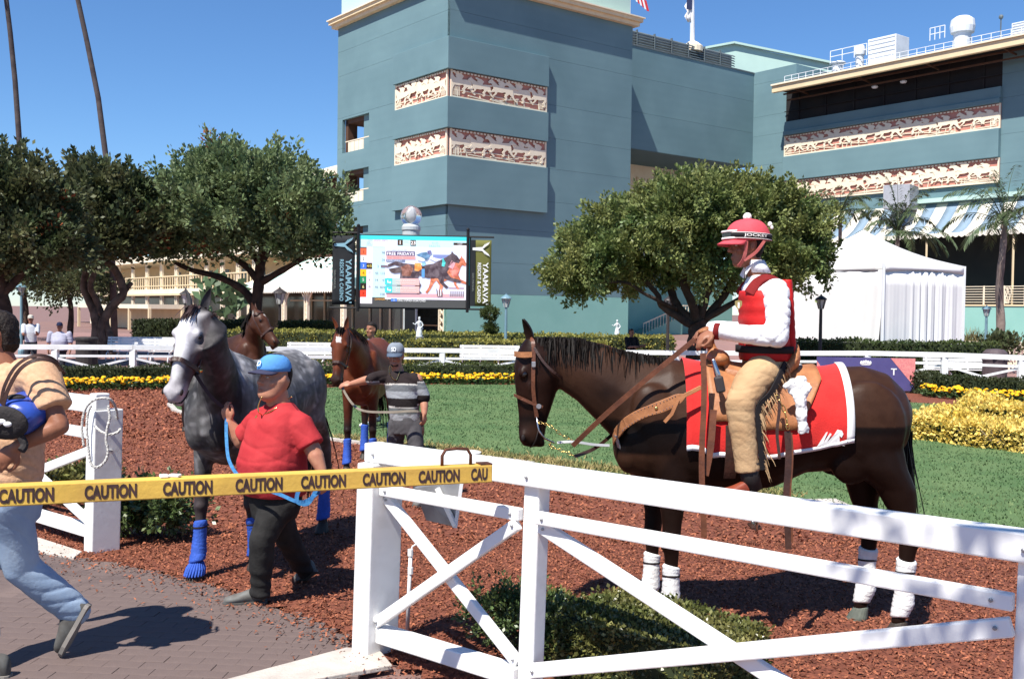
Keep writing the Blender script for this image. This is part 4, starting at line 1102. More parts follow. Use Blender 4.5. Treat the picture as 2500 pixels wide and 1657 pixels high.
# low ring hedges and marigold beds round the far side of the track
RB1 = [gp(x, y) for x, y in ((60, 958), (160, 957), (300, 955), (430, 951), (560, 948), (700, 946))]
RB2 = [gp(x, y) for x, y in ((770, 945), (880, 944), (1050, 942), (1250, 942), (1420, 944), (1560, 948))]
RB3 = [gp(x, y) for x, y in ((2262, 968), (2300, 974), (2400, 981), (2500, 988), (2640, 998))]
M_mari = mat('marigold', (.90, .52, .012), (.85, .33, .01), rough=.8, scale=30, island=.18, lo=.4, hi=.7); M_mgl = leafmat('marigold_leaf', (.04, .085, .025), (.07, .11, .03))
for k, (RB, lab) in enumerate(((RB1, 'left'), (RB2, 'middle'), (RB3, 'right'))):
    pos = ('behind the walking man', 'behind the striped man', 'beyond the dark horse')[k]
    hedge('low dark clipped hedge above the marigolds ' + pos, [(p.x * 1.03, p.y + 1.15) for p in RB], .55, .50, (M_hk, M_hd, M_hk)[k], 7000, .06, 30 + k)
    t = thing('flower_bed', 'strip of orange yellow marigolds ' + pos, 'flower bed'); Q = []; G = []
    pts = RB; seg = [(pts[i + 1] - pts[i]).length for i in range(len(pts) - 1)]; tot = sum(seg); r = random.Random(50 + k); mb = MB()
    for i in range(int(tot * 62)):
        u = r.uniform(0, tot); j = 0
        while j < len(seg) - 1 and u > seg[j]: u -= seg[j]; j += 1
        p = pts[j].lerp(pts[j + 1], u / seg[j]); p = p + V((r.uniform(-.05, .05), r.uniform(.05, .62), 0)); h = r.uniform(.16, .29); R_ = r.uniform(.04, .065)
        c = V((p.x, p.y, h)); til = Matrix.Rotation(r.gauss(0, .3), 3, 'X')
        vs = [c + til @ V((R_ * math.cos(a_), R_ * math.sin(a_), 0)) for a_ in [6.283 * q / 7 for q in range(7)]] + [c + til @ V((R_ * .6 * math.cos(a_), R_ * .6 * math.sin(a_), R_ * .6)) for a_ in [6.283 * q / 7 for q in range(7)]]
        mb.add(vs, [(q, (q + 1) % 7, 7 + (q + 1) % 7, 7 + q) for q in range(7)] + [tuple(range(7, 14))])
        for q in range(5):
            a = V((p.x + r.gauss(0, .07), p.y + r.gauss(0, .07), r.uniform(.02, h))); d = V((r.gauss(0, 1), r.gauss(0, 1), r.uniform(.2, 1))).normalized(); n_ = d.cross(V((r.gauss(0, 1), r.gauss(0, 1), .3))).normalized() * .022
            G.append([list(a), list(a + d * .06 + n_), list(a + d * .12), list(a + d * .06 - n_)])
    mb.build('marigolds', M_mari, t, kind='stuff', fixn=False); quads('leaves', np.array(G), M_mgl, t, kind='stuff'); settle(t, pts[len(pts) // 2])
# variegated yellow shrubs on the lawn
M_vy = leafmat('golden_leaf', (.66, .46, .05), (.85, .68, .22), .3, .25); M_twig = mat('twig', (.30, .24, .19), rough=.9)
def shrub(label, path, w, h, m, n, leaf, seed, name='shrub', tw=0):
    t = hedge(label, path, w, h, m, n, leaf, seed, wob=.12, name=name); t['category'] = 'shrub'
    if tw:
        r = random.Random(seed); mb = MB()
        for i in range(tw):
            k = r.random(); p = V((*path[0], 0)).lerp(V((*path[-1], 0)), k) + V((r.uniform(-.1, .1), -w / 2 + r.uniform(-.08, .1), .02)); mb.tube([p, p + V((r.gauss(0, .06), r.gauss(-.05, .05), .12)), p + V((r.gauss(0, .15), -.1, r.uniform(.2, .35)))], [.012, .009, .004], 5)
        o = mb.build('twigs', M_twig, t, kind='stuff'); o.matrix_parent_inverse = Matrix.Translation(-t.location)
    return t
g = gp(2262, 1082); g2 = gp(2640, 1126)
shrub('golden yellow clipped shrub on the lawn behind the dark horse', [(g.x + .25, g.y + .55), (g2.x, g2.y + .6)], 1.0, .40, M_vy, 9000, .06, 61, 'golden_shrub', 26)
g = gp(2400, 1050); g2 = gp(2660, 1070)
shrub('farther golden yellow shrub peeking over the front one', [(g.x, g.y + .7), (g2.x, g2.y + .8)], .9, .46, M_vy, 5000, .07, 62, 'golden_shrub')
# foreground box hedges behind the near fence
M_box = mat('boxwood_leaf', (.085, .105, .028), (.20, .18, .06), rough=.35, spec=.5, scale=4, detail=4, island=.5, transl=.15, lo=.35, hi=.7)
M_boxd = mat('boxwood_leaf_dark', (.06, .10, .035), (.12, .15, .05), rough=.35, spec=.5, scale=4, detail=4, island=.5, transl=.15, lo=.35, hi=.7)
FD = V((.767, -.642, 0)); FN = V((-.642, -.767, 0)); FA = V((-.79, 5.74, 0))
def shrubclump(label, path, w_, h, m, n, leaf, seed, wob, name):
    t = thing(name, label, 'bush'); rs = random.Random(seed); B = []
    for i, p in enumerate(path):
        for k in range(3): B.append(((p[0] + rs.gauss(0, w_ * .14), p[1] + rs.gauss(0, w_ * .14), h * rs.uniform(.42, .58)), (w_ * rs.uniform(.34, .5), w_ * rs.uniform(.34, .5), h * rs.uniform(.40, .5))))
    crown('foliage', B, n // 42, 42, leaf * 2.0, leaf, m, t, seed, thr=-.9, shell=.35)
    mb = MB()
    for p in path: mb.tube([(p[0], p[1], 0), (p[0] + .02, p[1], h * .6)], [.012, .006], 6)
    mb.build('stems', M_barkd, t, kind='stuff'); settle(t, (path[0][0], path[0][1], 0)); return t
def fl(u, back=0.0, z=0.0): q = FA + FD * u - FN * back; return V((q.x, q.y, z))
hedge('dense glossy boxwood hedge behind the white fence brace', [tuple(fl(u, .72).xy) for u in (1.02, 1.3, 1.6, 1.92)], .62, .34, M_box, 19000, .026, 71, .04, 'boxwood_hedge')
shrubclump('small boxwood clump at the left end of the foreground hedge', [tuple(fl(u, .55).xy) for u in (.50, .72, .92)], .42, .40, M_boxd, 9000, .026, 72, .07, 'boxwood_clump')
shrubclump('ragged boxwood sprig behind the crossed braces', [tuple(fl(u, 1.05).xy) for u in (.58, .8, 1.1)], .30, .26, M_box, 6000, .026, 73, .06, 'boxwood_clump')
for k, (px, py, lab) in enumerate(((330, 1335, 'dark flowering bush in shade behind the roped gate post'), (150, 1240, 'small sunlit boxwood behind the gate braces'))):
    g = gp(px, py); shrubclump(lab, [(g.x - .22, g.y + .35), (g.x + .0, g.y + .4), (g.x + .18, g.y + .3)], .46, .52 - .15 * k, (M_boxd, M_box)[k], 6000, .045, 75 + k, .1, 'flowering_bush' if k == 0 else 'boxwood_clump')
# topiary by the lamp post
D = 37.5; tp = thing('topiary', 'two ball topiary on a thin stem beside the blue lamp post', 'topiary'); c = at(1197, 0, D)
for py, r_ in ((765, .30), (804, .26)):
    q = at(1197, py, D); crown('leaf_ball', [(tuple(q), (r_, r_, r_ * .85))], 60, 40, .09, .06, M_hd, tp, int(py), thr=-1, shell=.7)
mb = MB(); mb.tube([V((c.x, D, 0)), at(1196, 765, D)], .03, 6); mb.build('stem', M_bark, tp); settle(tp, (c.x, D, 0))
# shrubs and grasses by the terrace
sg = thing('ornamental_grass', 'tuft of pale ornamental grass left of the palm trunk', 'grass tuft'); Q = []; r = random.Random(8); c = at(2383, 0, 39)
for i in range(500):
    a = V((c.x + r.gauss(0, .5), 39 + r.gauss(0, .3), .3)); d = V((r.gauss(0, .35), r.gauss(0, .35), 1)).normalized(); L_ = r.uniform(.7, 1.5); n_ = V((.02, 0, 0)); Q.append([list(a - n_), list(a + d * L_ * .6 - n_ + V((0, 0, 0))), list(a + d * L_ + V((r.gauss(0, .2), 0, -.1))), list(a + d * L_ * .6 + n_)])
quads('blades', np.array(Q), M_dry, sg, kind='stuff'); settle(sg, (c.x, 39, 0))
b = at(2470, 0, 33); b.z = 0
tree('garden_bush', 'wispy dark green bush by the right hand bin', b, [([b, b + V((0, 0, .6))], .03, .02)], [((b.x, b.y, .95), (.6, .6, .45))], 60, 30, .2, .12, M_lf2, M_barkd, 91)['category'] = 'bush'
# shade tree standing behind and beside the photographer; its crown dapples the near fence
b = V((4.6, -1.2, 0))
tree('shade_tree', 'leafy shade tree beside the near fence whose branches dapple the right hand rails', b,
     [([b, b + V((-.1, 0, 1.6)), b + V((-.3, .3, 3.0)), b + V((-1.2, 1.0, 4.6))], .22, .12), ([b + V((-.3, .3, 3.0)), b + V((-2.2, 1.4, 4.7)), b + V((-3.6, 2.0, 5.6)), b + V((-4.6, 2.3, 5.9))], .12, .03)],
     [((.02, 1.1, 6.0), (.78, .72, .5)), ((.75, .55, 6.2), (.9, .8, .6)), ((2.9, .0, 6.4), (1.4, 1.3, .9)), ((4.4, -.9, 6.0), (1.8, 1.7, 1.2))], 130, 40, .24, .10, M_lf1, M_barkd, 95, thr=-1, shell=.2)
print('green done')
M_alu = mat('dull_aluminium', (.40, .41, .42), (.28, .28, .29), rough=.45, metal=.6, scale=6)
# ================================================================== NEAR FENCE, GATE, CAUTION BAR
SHR = .022
def sh(p): p = V(p); return V((p.x + p.z * SHR, p.y, p.z))
def fbeam(p, q, wd, ht, name, parent, m=M_white, bevel=.007):
    mb = MB(); p, q = sh(p), sh(q)
    # keep faces square to the fence line
    d = (q - p).normalized(); a = V((FN.x, FN.y, 0)); up = a.cross(d).normalized(); up = up if up.z > 0 else -up
    mb.beam(p, q, wd, ht, up=up); return mb.build(name, m, parent, bevel=bevel)
def fpost(u, off, su, sn, z0, z1, parent, m=M_white, name='post'):
    mb = MB(); P = []
    for z in (z0, z1):
        for a, b in ((-1, -1), (1, -1), (1, 1), (-1, 1)): P.append(sh(fl(u, -off, z) + FD * a * su / 2 + FN * b * sn / 2))
    mb.hexa(P); return mb.build(name, m, parent, bevel=.009)
UB = 1.125; UE = 3.365
fence = thing('paddock_fence', 'near white timber fence with crossed braces on the right', 'fence')
fpost(0, -.05, .13, .24, -.05, 1.09, fence); 
fpost(UB, -.06, .095, .095, -.05, 1.10, fence); fpost(UE + .02, -.06, .095, .095, -.05, 1.10, fence); fpost(UE + 2.3, -.06, .095, .095, -.05, 1.10, fence)
fbeam(fl(-.06, .03, 1.145), fl(UE + 2.6, .03, 1.145), .11, .105, 'top_rail', fence)
mb = MB(); mb.beam(sh(fl(.02, .10, 1.105)), sh(fl(.26, .06, 1.105)), .05, .09); mb.build('rail_splice', M_white_old, fence, bevel=.006)
for a, b in ((.068, UB - .05), (UB + .05, UE - .03), (UE + .07, UE + 2.25)):
    fbeam(fl(a, -.0, .945), fl(b, -.0, .945), .045, .062, 'middle_rail', fence)
fbeam(fl(.068, .03, .13), fl(UB - .05, .03, .13), .09, .09, 'bottom_rail', fence)
fbeam(fl(.07, .035, .90), fl(UB - .06, .035, .19), .04, .062, 'brace', fence); fbeam(fl(.07, -.008, .20), fl(UB - .06, -.008, .90), .04, .062, 'brace', fence)
fbeam(fl(UB + .05, .035, .90), fl(UE - .03, .035, .12), .04, .07, 'brace', fence); fbeam(fl(UB + .05, -.008, .19), fl(UE - .03, -.008, .86), .04, .07, 'brace', fence)
fbeam(fl(UE + .07, .035, .90), fl(UE + 2.25, .035, .14), .04, .07, 'brace', fence); fbeam(fl(UE + .07, -.008, .17), fl(UE + 2.25, -.008, .88), .04, .07, 'brace', fence)
for u_, z_, o_ in ((.09, .89, .012), (UB - .08, .21, .012), (UB - .08, .89, -.031), (.09, .21, -.031), (UB + .08, .89, .012), (UB + .08, .2, -.031), (UE - .08, .14, .012), (UE - .08, .85, -.031), (.12, .945, -.025), (UB - .1, .945, -.025), (UB + .1, .945, -.025), (UE - .1, .945, -.025), (.02, 1.14, -.03), (UB, 1.14, -.03), (UE, 1.14, -.03)):
    mb = MB(); c_ = sh(fl(u_, o_, z_)) + FN * .004; mb.lathe(c_, [(.008, -.004), (.008, .002), (.004, .005)], 8, axis=FN.to_track_quat('Z', 'Y').to_matrix()); mb.build('bolt', M_alu, fence)
settle(fence, fl(0))
GUL = -3.42
gate = thing('gate_fence', 'white timber fence end with crossed braces beside the roped post', 'fence')
fpost(GUL, -.25, .13, .24, -.05, 1.13, gate); fpost(GUL + .0, -.2, .10, .12, 1.132, 1.26, gate, name='post_cap')
fpost(GUL - 2.2, -.25, .13, .20, -.05, 1.10, gate)
fbeam(fl(GUL - 3.4, 0.230, 1.16), fl(GUL - .065, 0.230, 1.16), .10, .125, 'top_rail', gate); fbeam(fl(GUL - 2.1, 0.200, .93), fl(GUL - .07, 0.200, .93), .045, .085, 'middle_rail', gate)
fbeam(fl(GUL - 2.1, 0.230, .14), fl(GUL - .07, 0.230, .14), .08, .10, 'bottom_rail', gate)
fbeam(fl(GUL - 2.1, 0.235, .22), fl(GUL - .07, 0.235, .82), .04, .075, 'brace', gate); fbeam(fl(GUL - 2.1, 0.192, .85), fl(GUL - .07, 0.192, .22), .04, .075, 'brace', gate)
settle(gate, fl(GUL))
# rope hung on the gate post
M_rope = mat('white_rope', (.68, .66, .62), (.5, .48, .45), rough=.9, scale=60, bump=.8, bscale=90)
def rope(pts, r, name, parent, m=M_rope):
    P = []; pts = [V(p) for p in pts]
    for i in range(len(pts) - 1):
        a = pts[max(i - 1, 0)]; b = pts[i]; c = pts[i + 1]; d = pts[min(i + 2, len(pts) - 1)]
        for t in [q / 6 for q in range(6)]: P.append(.5 * ((2 * b) + (c - a) * t + (2 * a - 5 * b + 4 * c - d) * t * t + (3 * b - a - 3 * c + d) * t ** 3))
    P.append(pts[-1]); mb = MB(); k = 0
    for s_ in range(3):                                   # three twisted strands
        Q = []
        L_ = 0
        for i, p in enumerate(P):
            d = (P[min(i + 1, len(P) - 1)] - P[max(i - 1, 0)]).normalized(); a, b = frame(d); L_ += (P[i] - P[i - 1]).length if i else 0
            an = L_ / r * .8 + s_ * 2.094; Q.append(p + a * math.cos(an) * r * .5 + b * math.sin(an) * r * .5)
        mb.tube(Q, r * .58, 5)
    return mb.build(name, m, parent, smooth=True)
rp = thing('rope', 'white twisted rope looped over the roped gate post', 'rope')
def gpp(px, py, o_=0.0): return at(px, py, 7.95 - o_)
rope([gpp(205, 1090), gpp(200, 1040), gpp(210, 995), gpp(235, 974), gpp(268, 974), gpp(284, 1000, -.1), gpp(288, 1040, -.25), gpp(290, 1075, -.3), gpp(281, 1098, -.25), gpp(268, 1100, -.1)], .011, 'loop', rp)
rope([gpp(232, 1040, .03), gpp(248, 1054, .09), gpp(270, 1060, .1), gpp(288, 1054, .07), gpp(294, 1046, .04)], .011, 'swag', rp)
rope([gpp(264, 990, .09), gpp(268, 1020, .1), gpp(262, 1045, .11), gpp(259, 1075, .11), gpp(264, 1100, .11), gpp(257, 1125, .11), gpp(238, 1140, .12), gpp(222, 1132, .12), gpp(216, 1100, .11), gpp(212, 1050, .1), gpp(214, 1010, .08), gpp(222, 990, .06)], .011, 'tail', rp)
settle(rp, fl(GUL, 0, 1.1))
# the yellow barrier beam with CAUTION lettering
M_cau = mat('caution_yellow', (.74, .47, .085), (.50, .28, .07), rough=.6, scale=3.0, lo=.45, hi=.85, bump=.15, bscale=30, wave=(1.2, (.30, .17, .05), 9, 'Z', .22)); M_cbk = mat('caution_ink', (.035, .022, .022), (.08, .04, .035), rough=.7, scale=40)
bar = thing('caution_barrier', 'yellow wooden barrier beam printed CAUTION lying across the gateway', 'barrier')
b1 = V((-.10, 4.97, 1.165)); b0 = V((-2.09, 4.15, 1.175)); bd_ = (b1 - b0).normalized(); be = b0 - bd_ * 1.3
mb = MB(); mb.beam(be, b1, .075, .085); mb.build('beam', M_cau, bar, bevel=.005)
bn_ = V((bd_.y, -bd_.x, 0)).normalized(); bn_ = bn_ if bn_.y < 0 else -bn_
bu = bd_.cross(-bn_).normalized(); bu = bu if bu.z > 0 else -bu
# letters spaced as on the printed tape
for px in (-75, 66, 271, 458, 632, 788, 936, 1069):
    best = min(np.linspace(-.4, 1, 800), key=lambda t: abs(1250 + 2500 * (b0.lerp(b1, t).x / b0.lerp(b1, t).y) - px)); c = b0.lerp(b1, best)
    letters('lettering', 'CAUTION', M_cbk, bar, c + bn_ * .0395, bd_, bu, .060, .205, bold=.045)
c = b0.lerp(b1, .968); letters('lettering', 'CAU', M_cbk, bar, c + bn_ * .0395, bd_, bu, .060, .085, bold=.045)
M_rust2 = mat('rusty_steel', (.16, .06, .035), (.07, .035, .025), rough=.7, metal=.5, scale=30)
h0 = b1 - bd_ * .245 + V((0, 0, .04)); h1 = b1 - bd_ * .10 + V((0, 0, .04))
mb = MB(); mb.tube([h0, h0 + V((0, 0, .05)), h0.lerp(h1, .12) + V((0, 0, .078)), h0.lerp(h1, .5) + V((0, 0, .083)), h0.lerp(h1, .88) + V((0, 0, .078)), h1 + V((0, 0, .05)), h1], .008, 8); mb.build('handle', M_rust2, bar, smooth=True)
mb = MB(); mb.box(b1 - bd_ * .03 + V((0, 0, .045)), (.06, .07, .008), math.atan2(bd_.y, bd_.x)); mb.build('end_plate', M_rust2, bar)
mb = MB(); mb.beam(be + V((0, 0, -1.2)) + bd_ * .1, be + V((0, 0, -.043)) + bd_ * .1, .12, .12); mb.build('support_post', M_white, bar, bevel=.008)
settle(bar, (be.x, be.y, 0))
mk = thing('paper_scrap', 'crumpled white paper scraps on top of the yellow barrier', 'paper scrap'); mb = MB()
for px in (432, 455):
    t = (px - 0) / 1198; c = b0.lerp(b1, .30 + (px - 432) * .0009) + V((0, 0, .05)); mb.box(c, (.05, .035, .012), .4 + px); 
mb.build('paper', mat('paper', (.78, .78, .76), rough=.8), mk, bevel=.004); settle(mk, b0.lerp(b1, .3))
# grey metal board hung behind the gate post, pvc riser
sg2 = thing('hinged_sign_board', 'grey metal folding sign board hung behind the near gate post', 'sign board')
P = [at(1010, 1190, 5.9), at(1128, 1172, 5.75), at(1112, 1286, 5.75), at(1040, 1270, 5.9)]
mb = MB(); mb.prism(P, (0.01, .05, 0)); mb.build('panel', M_alu, sg2, bevel=.004)
mb = MB(); mb.beam(P[0].lerp(P[1], .5) + V((0, -.02, -.02)), P[2] + V((0, -.02, 0.01)), .02, .025); mb.build('strut', M_white, sg2)
mb = MB(); mb.beam(P[1] + V((0, -.015, 0)), P[2] + V((0, -.015, 0)), .02, .018); mb.build('edge_trim', M_roofw, sg2)
settle(sg2, P[2])
pv = thing('irrigation_riser', 'white plastic irrigation pipe standing beside the near gate post', 'pipe')
a = gp(994, 1540); mb = MB(); mb.tube([V((a.x, a.y, 0)), at(1003, 1345, a.y)], .012, 10); mb.build('pipe', M_white, pv, smooth=True)
for py in (1348, 1392): mb = MB(); c = at(1002, py, a.y); mb.tube([c - V((0, 0, .02)), c + V((0, 0, .02))], .017, 10); mb.build('coupling', M_white, pv)
c = at(1003, 1345, a.y); mb = MB(); mb.tube([c, c + V((.01, 0, .03)), c + V((.035, 0, .045))], .006, 6); mb.build('nozzle', M_white, pv); settle(pv, a)
# numbered stall discs on the lawn edge
for px, py, num, lab in ((2343, 1281, '2', 'round white stall disc with a black 2 behind the rail'), (1136, 1103, '', 'round white stall disc lying by the lawn beyond the barrier handle')):
    g = gp(px, py, .06); t = thing('stall_disc', lab, 'sign'); mb = MB(); mb.lathe((g.x, g.y, 0), [(.03, 0), (.03, .04), (.21, .042), (.215, .06), (.21, .066)], 28); mb.build('disc', M_white, t)
    if num: letters('lettering', num, M_cbk, t, (g.x, g.y + .0, .069), V((1, -.12, 0)).normalized(), V((.12, 1, 0)).normalized(), .26, .17, bold=.01)
    settle(t, (g.x, g.y, 0))
g = gp(2010, 1232); mb = MB(); mb.prism([gp(1925, 1226) , gp(2040, 1224), gp(2075, 1240), gp(1960, 1246)], (0, 0, .035)); struct(mb.build('concrete_pad', M_conc))

# ================================================================== FAR RING FENCE
far = thing('ring_fence', 'long low white ring fence with crossed braces across the garden', 'fence')
FPX = [(-60, 25.4, 846), (135, 25.8, 847), (325, 26.2, 848), (515, 26.8, 850), (705, 27.6, 852), (890, 28.2, 854), (1080, 28.4, 855.5), (1268, 28.5, 857), (1456, 28.4, 859), (1650, 28.2, 861), (1834, 27.8, 862), (1934, 27.2, 862), (2118, 26.6, 862), (2306, 26.0, 866), (2494, 25.2, 873), (2690, 24.4, 884)]
def wpost(a, z0, z1, wd, name, parent, m=M_white): mb = MB(); mb.box((a.x, a.y, (z0 + z1) / 2), (wd, wd, z1 - z0)); return mb.build(name, m, parent, bevel=.008, seg=1)
FP = [at(x, y, D) for x, D, y in FPX]
for p in FP: wpost(p, 0, p.z - .06, .15, 'post', far)
for p, q in zip(FP, FP[1:]):
    d = (q - p).normalized()
    def rail(z0, z1, ht, nm, off=0.0):
        mb = MB(); o_ = V((0, off, 0)); mb.beam(V((p.x, p.y, p.z + z0)) + d * .08 + o_, V((q.x, q.y, q.z + z1)) - d * .08 + o_, .06, ht); mb.build(nm, M_white, far)
    mb = MB(); mb.beam(p - V((0, 0, 0)), q - V((0, 0, 0)), .16, .12); mb.build('top_rail', M_white, far)
    rail(-.22, -.22, .06, 'middle_rail'); rail(-.28, -.74, .055, 'brace', -.035); rail(-.74, -.28, .055, 'brace', .035)
settle(far, FP[5])
# purple and pink advertising board on the ring fence
M_pur = mat('board_purple', (.085, .075, .21), (.07, .06, .18), rough=.5, scale=2); M_pnk = mat('board_pink', (.72, .26, .24), (.62, .20, .20), rough=.5, scale=26, lo=.48, hi=.52); M_wht = mat('print_white', (.8, .8, .8), rough=.6)
bdp = thing('advertising_board', 'purple advertising board with pink ends and white letters on the ring fence', 'board')
SP = Plane(at(2110, 900, 26.2).x, 26.2, 97); x0, zt = SP.uv(1994, 870.5); x1 = SP.uv(2234, 875)[0]; zb = SP.uv(2232, 954)[1]
mb = MB(); mb.slab(SP, x0, x1, zb, zt, 0, .04); mb.build('panel', M_pur, bdp)
Wd = x1 - x0; lo_ = min(x0, x1)
mb = MB(); mb.prism([SP.p(x1 - Wd * .25, zt - .003, .042), SP.p(x1 - .002, zt - .003, .042), SP.p(x1 - .002, zb + (zt - zb) * .12, .042)], SP.n * .004); mb.build('pink_corner', M_pnk, bdp)
mb = MB(); mb.prism([SP.p(x0 + .002, zt - (zt - zb) * .12, .042), SP.p(x0 + .002, zb + .003, .042), SP.p(x0 + Wd * .2, zb + .003, .042)], SP.n * .004); mb.build('pink_corner', M_pnk, bdp)
a, z = SP.uv(2181, 907); letters('lettering', 'T', M_wht, bdp, SP.p(a, z, .05), SP.u if SP.u.x > 0 else -SP.u, V((0, 0, 1)), .17, bold=.02)
a, z = SP.uv(2113, 886); mb = MB()
for k in range(-2, 3): mb.ball(SP.p(a + k * .055, z + .03 - abs(k) * .012, .05), (.035, .015, .05), 6, 4)
mb.slab(SP, a - .12, a + .12, z - .05, z - .02, .042, .05); mb.build('crest', M_wht, bdp); settle(bdp, SP.p((x0 + x1) / 2, 0, 0))

# ================================================================== TENT
M_tent = mat('tent_canvas', (.88, .87, .85), (.85, .84, .83), rough=.8, scale=2, transl=.12); M_tint = mat('tent_inside', (.10, .035, .025), rough=.9)
tent = thing('white_tent', 'white pyramid roof marquee with gathered side curtains', 'tent')
C0 = V((11.2, 31, 0)); TU = V((3.1, 1.5, 0)).normalized(); TV = V((-TU.y, TU.x, 0)); LW, LD = 3.44, 5.2; ze, zv, za = 3.56, 3.30, 4.80
cor = [C0, C0 + TU * LW, C0 + TU * LW + TV * LD, C0 + TV * LD]; apex = C0 + TU * LW / 2 + TV * LD / 2 + V((0, 0, za))
for i in range(4):
    a = cor[i] + V((0, 0, ze)); b = cor[(i + 1) % 4] + V((0, 0, ze)); mb = MB(); rows = []
    for j in range(9):
        t = j / 8; sag = -.16 * math.sin(math.pi * t); rows.append([(a.lerp(b, k / 8)).lerp(apex, t) + V((0, 0, sag)) for k in range(9)])
    mb.loft(rows, cap=False, closed=False); mb.build('roof_panel', M_tent, tent, smooth=True, solid=.01)
    mb = MB(); n_ = (b - a).cross(V((0, 0, 1))).normalized(); rows = []
    for z in (ze, (ze + zv) / 2, zv): rows.append([V((*(a.lerp(b, k / 16) + n_ * (.03 + .008 * math.sin(k * 1.9))).xy, z - (.07 * math.sin(math.pi * k / 16) if z == zv else 0) * -1)) for k in range(17)])
    mb.loft(rows, cap=False, closed=False); mb.build('valance', M_tent, tent, smooth=True, solid=.008)
    mb = MB(); mb.beam(cor[i], cor[i] + V((0, 0, ze)), .08, .08); mb.build('leg', M_roofw, tent)
def curtain(a, b, z0, z1, amp, freq, seed, name='curtain', gather=0.0):
    r = random.Random(seed); n_ = (b - a).cross(V((0, 0, 1))).normalized(); K = 90; rows = []; ph = [r.uniform(0, 6) for _ in range(4)]
    for j in range(8):
        t = j / 7; z = z1 + (z0 - z1) * t; row = []
        for k in range(K + 1):
            u = k / K; w_ = amp * (.35 + .65 * t) * (.55 + .45 * math.sin(u * 7 + ph[3])) * (math.sin(u * freq + 2.2 * math.sin(u * 9 + ph[2]) + ph[0]) + .5 * math.sin(u * freq * 2.3 + ph[1] + t) + .35 * math.sin(u * freq * .6 + ph[2]))
            q = a.lerp(b, u * (1 - gather * t * t)); row.append(V((q.x, q.y, z)) + n_ * w_)
        rows.append(row)
    mb = MB(); mb.loft(rows, cap=False, closed=False); mb.build(name, M_tent, tent, smooth=True, solid=.006)
curtain(cor[0] + TU * .02, cor[1], .05, zv + .05, .055, 60, 3); curtain(cor[3], cor[0] - TU * .02, .05, zv + .05, .022, 34, 4, gather=.05)
curtain(cor[1], cor[2], .05, zv + .05, .03, 40, 5); curtain(cor[2], cor[3], .05, zv + .05, .03, 30, 6)
mb = MB(); mb.prism([cor[0] + TU * .35 + TV * .3, cor[0] + TU * .35 + TV * .36, cor[0] + TV * .66 + TU * .05, cor[0] + TV * .6 + TU * .05], (0, 0, zv)); mb.build('lining', M_tint, tent)
settle(tent, C0)

# ================================================================== LAMPS, BINS, BENCHES, STATUES
M_lampb = mat('lamp_blue_paint', (.16, .27, .33), (.13, .23, .28), rough=.5, scale=3); M_lampd = mat('lamp_dark_paint', (.03, .028, .028), (.05, .04, .04), rough=.5, scale=3); M_lglass = mat('lamp_glass', (.55, .56, .54), (.45, .46, .45), rough=.25)
def lamp(label, px, ptop, D, m, hpx=42, base_z=0.0):
    t = thing('lamp_post', label, 'lamp post', group='garden lamp posts'); s_ = D / 2500; top = at(px, ptop, D); h = hpx * s_; zt = top.z
    mb = MB(); mb.lathe((top.x, D, 0), [(.12, base_z), (.12, base_z + .25), (.06, base_z + .35), (.045, zt - h), (.07, zt - h + .02)], 10); mb.build('pole', m, t, smooth=False)
    mb = MB(); mb.lathe((top.x, D, 0), [(h * .16, zt - h), (h * .32, zt - h * .38)], 6); mb.build('lantern', M_lglass, t)
    mb = MB()
    for k in range(6):
        a_ = 6.283 * k / 6; mb.beam((top.x + h * .165 * math.cos(a_), D + h * .165 * math.sin(a_), zt - h), (top.x + h * .325 * math.cos(a_), D + h * .325 * math.sin(a_), zt - h * .38), .02, .02)
    mb.build('lantern_frame', m, t)
    mb = MB(); mb.lathe((top.x, D, 0), [(h * .42, zt - h * .38), (h * .36, zt - h * .28), (h * .12, zt - h * .12), (h * .05, zt - h * .08), (h * .06, zt - h * .03), (.005, zt)], 12); mb.build('cap', m, t)
    settle(t, (top.x, D, base_z))
lamp('blue garden lamp post right of the two ball topiary', 1236, 716, 36.5, M_lampb, 34)
lamp('dark garden lamp post in front of the tent curtain', 2005, 718, 29.8, M_lampd, 36)
lamp('blue garden lamp post right of the tent near the terrace', 2409, 744, 37, M_lampb, 28)
lamp('thin dark lamp post showing through the tree forks', 1632, 722, 33, M_lampd, 30)
lamp('pale lamp post under the dark trees at far left', 52, 690, 38, M_lampb, 30)
lamp('dark lantern in front of the clubhouse columns', 452, 706, 60, M_lampd, 34)
lamp('dark lantern beside the cafe awning above the brown horse', 683, 700, 50, M_lampd, 42)
M_binb = mat('dark_bin', (.025, .022, .022), (.04, .035, .033), rough=.6, scale=3); M_binp = mat('brown_bin', (.10, .075, .08), (.08, .06, .065), rough=.6, scale=4)
def bin_(label, px, D, w_, h, m, dome):
    t = thing('litter_bin', label, 'bin'); c = at(px, 800, D); mb = MB(); mb.lathe((c.x, D, 0), [(w_ * .46, 0), (w_ * .5, .06), (w_ * .5, h * (.72 if dome else .9))], 18); mb.build('body', m, t)
    z = h * (.72 if dome else .9); prof = [(w_ * .53, z), (w_ * .53, z + h * .06)] + ([(w_ * .5, z + h * .18), (w_ * .36, z + h * .26), (w_ * .1, h)] if dome else [(w_ * .45, h), (w_ * .2, h)])
    mb = MB(); mb.lathe((c.x, D, 0), prof, 18); mb.build('lid', m, t)
    if dome: mb = MB(); mb.box((c.x - .05, D - w_ * .5, z + h * .11), (w_ * .5, .06, h * .1)); mb.build('flap', M_binb, t)
    settle(t, (c.x, D, 0))
bin_('dark round litter bin behind the left part of the ring fence', 212, 30.5, .62, 1.02, M_binb, False)
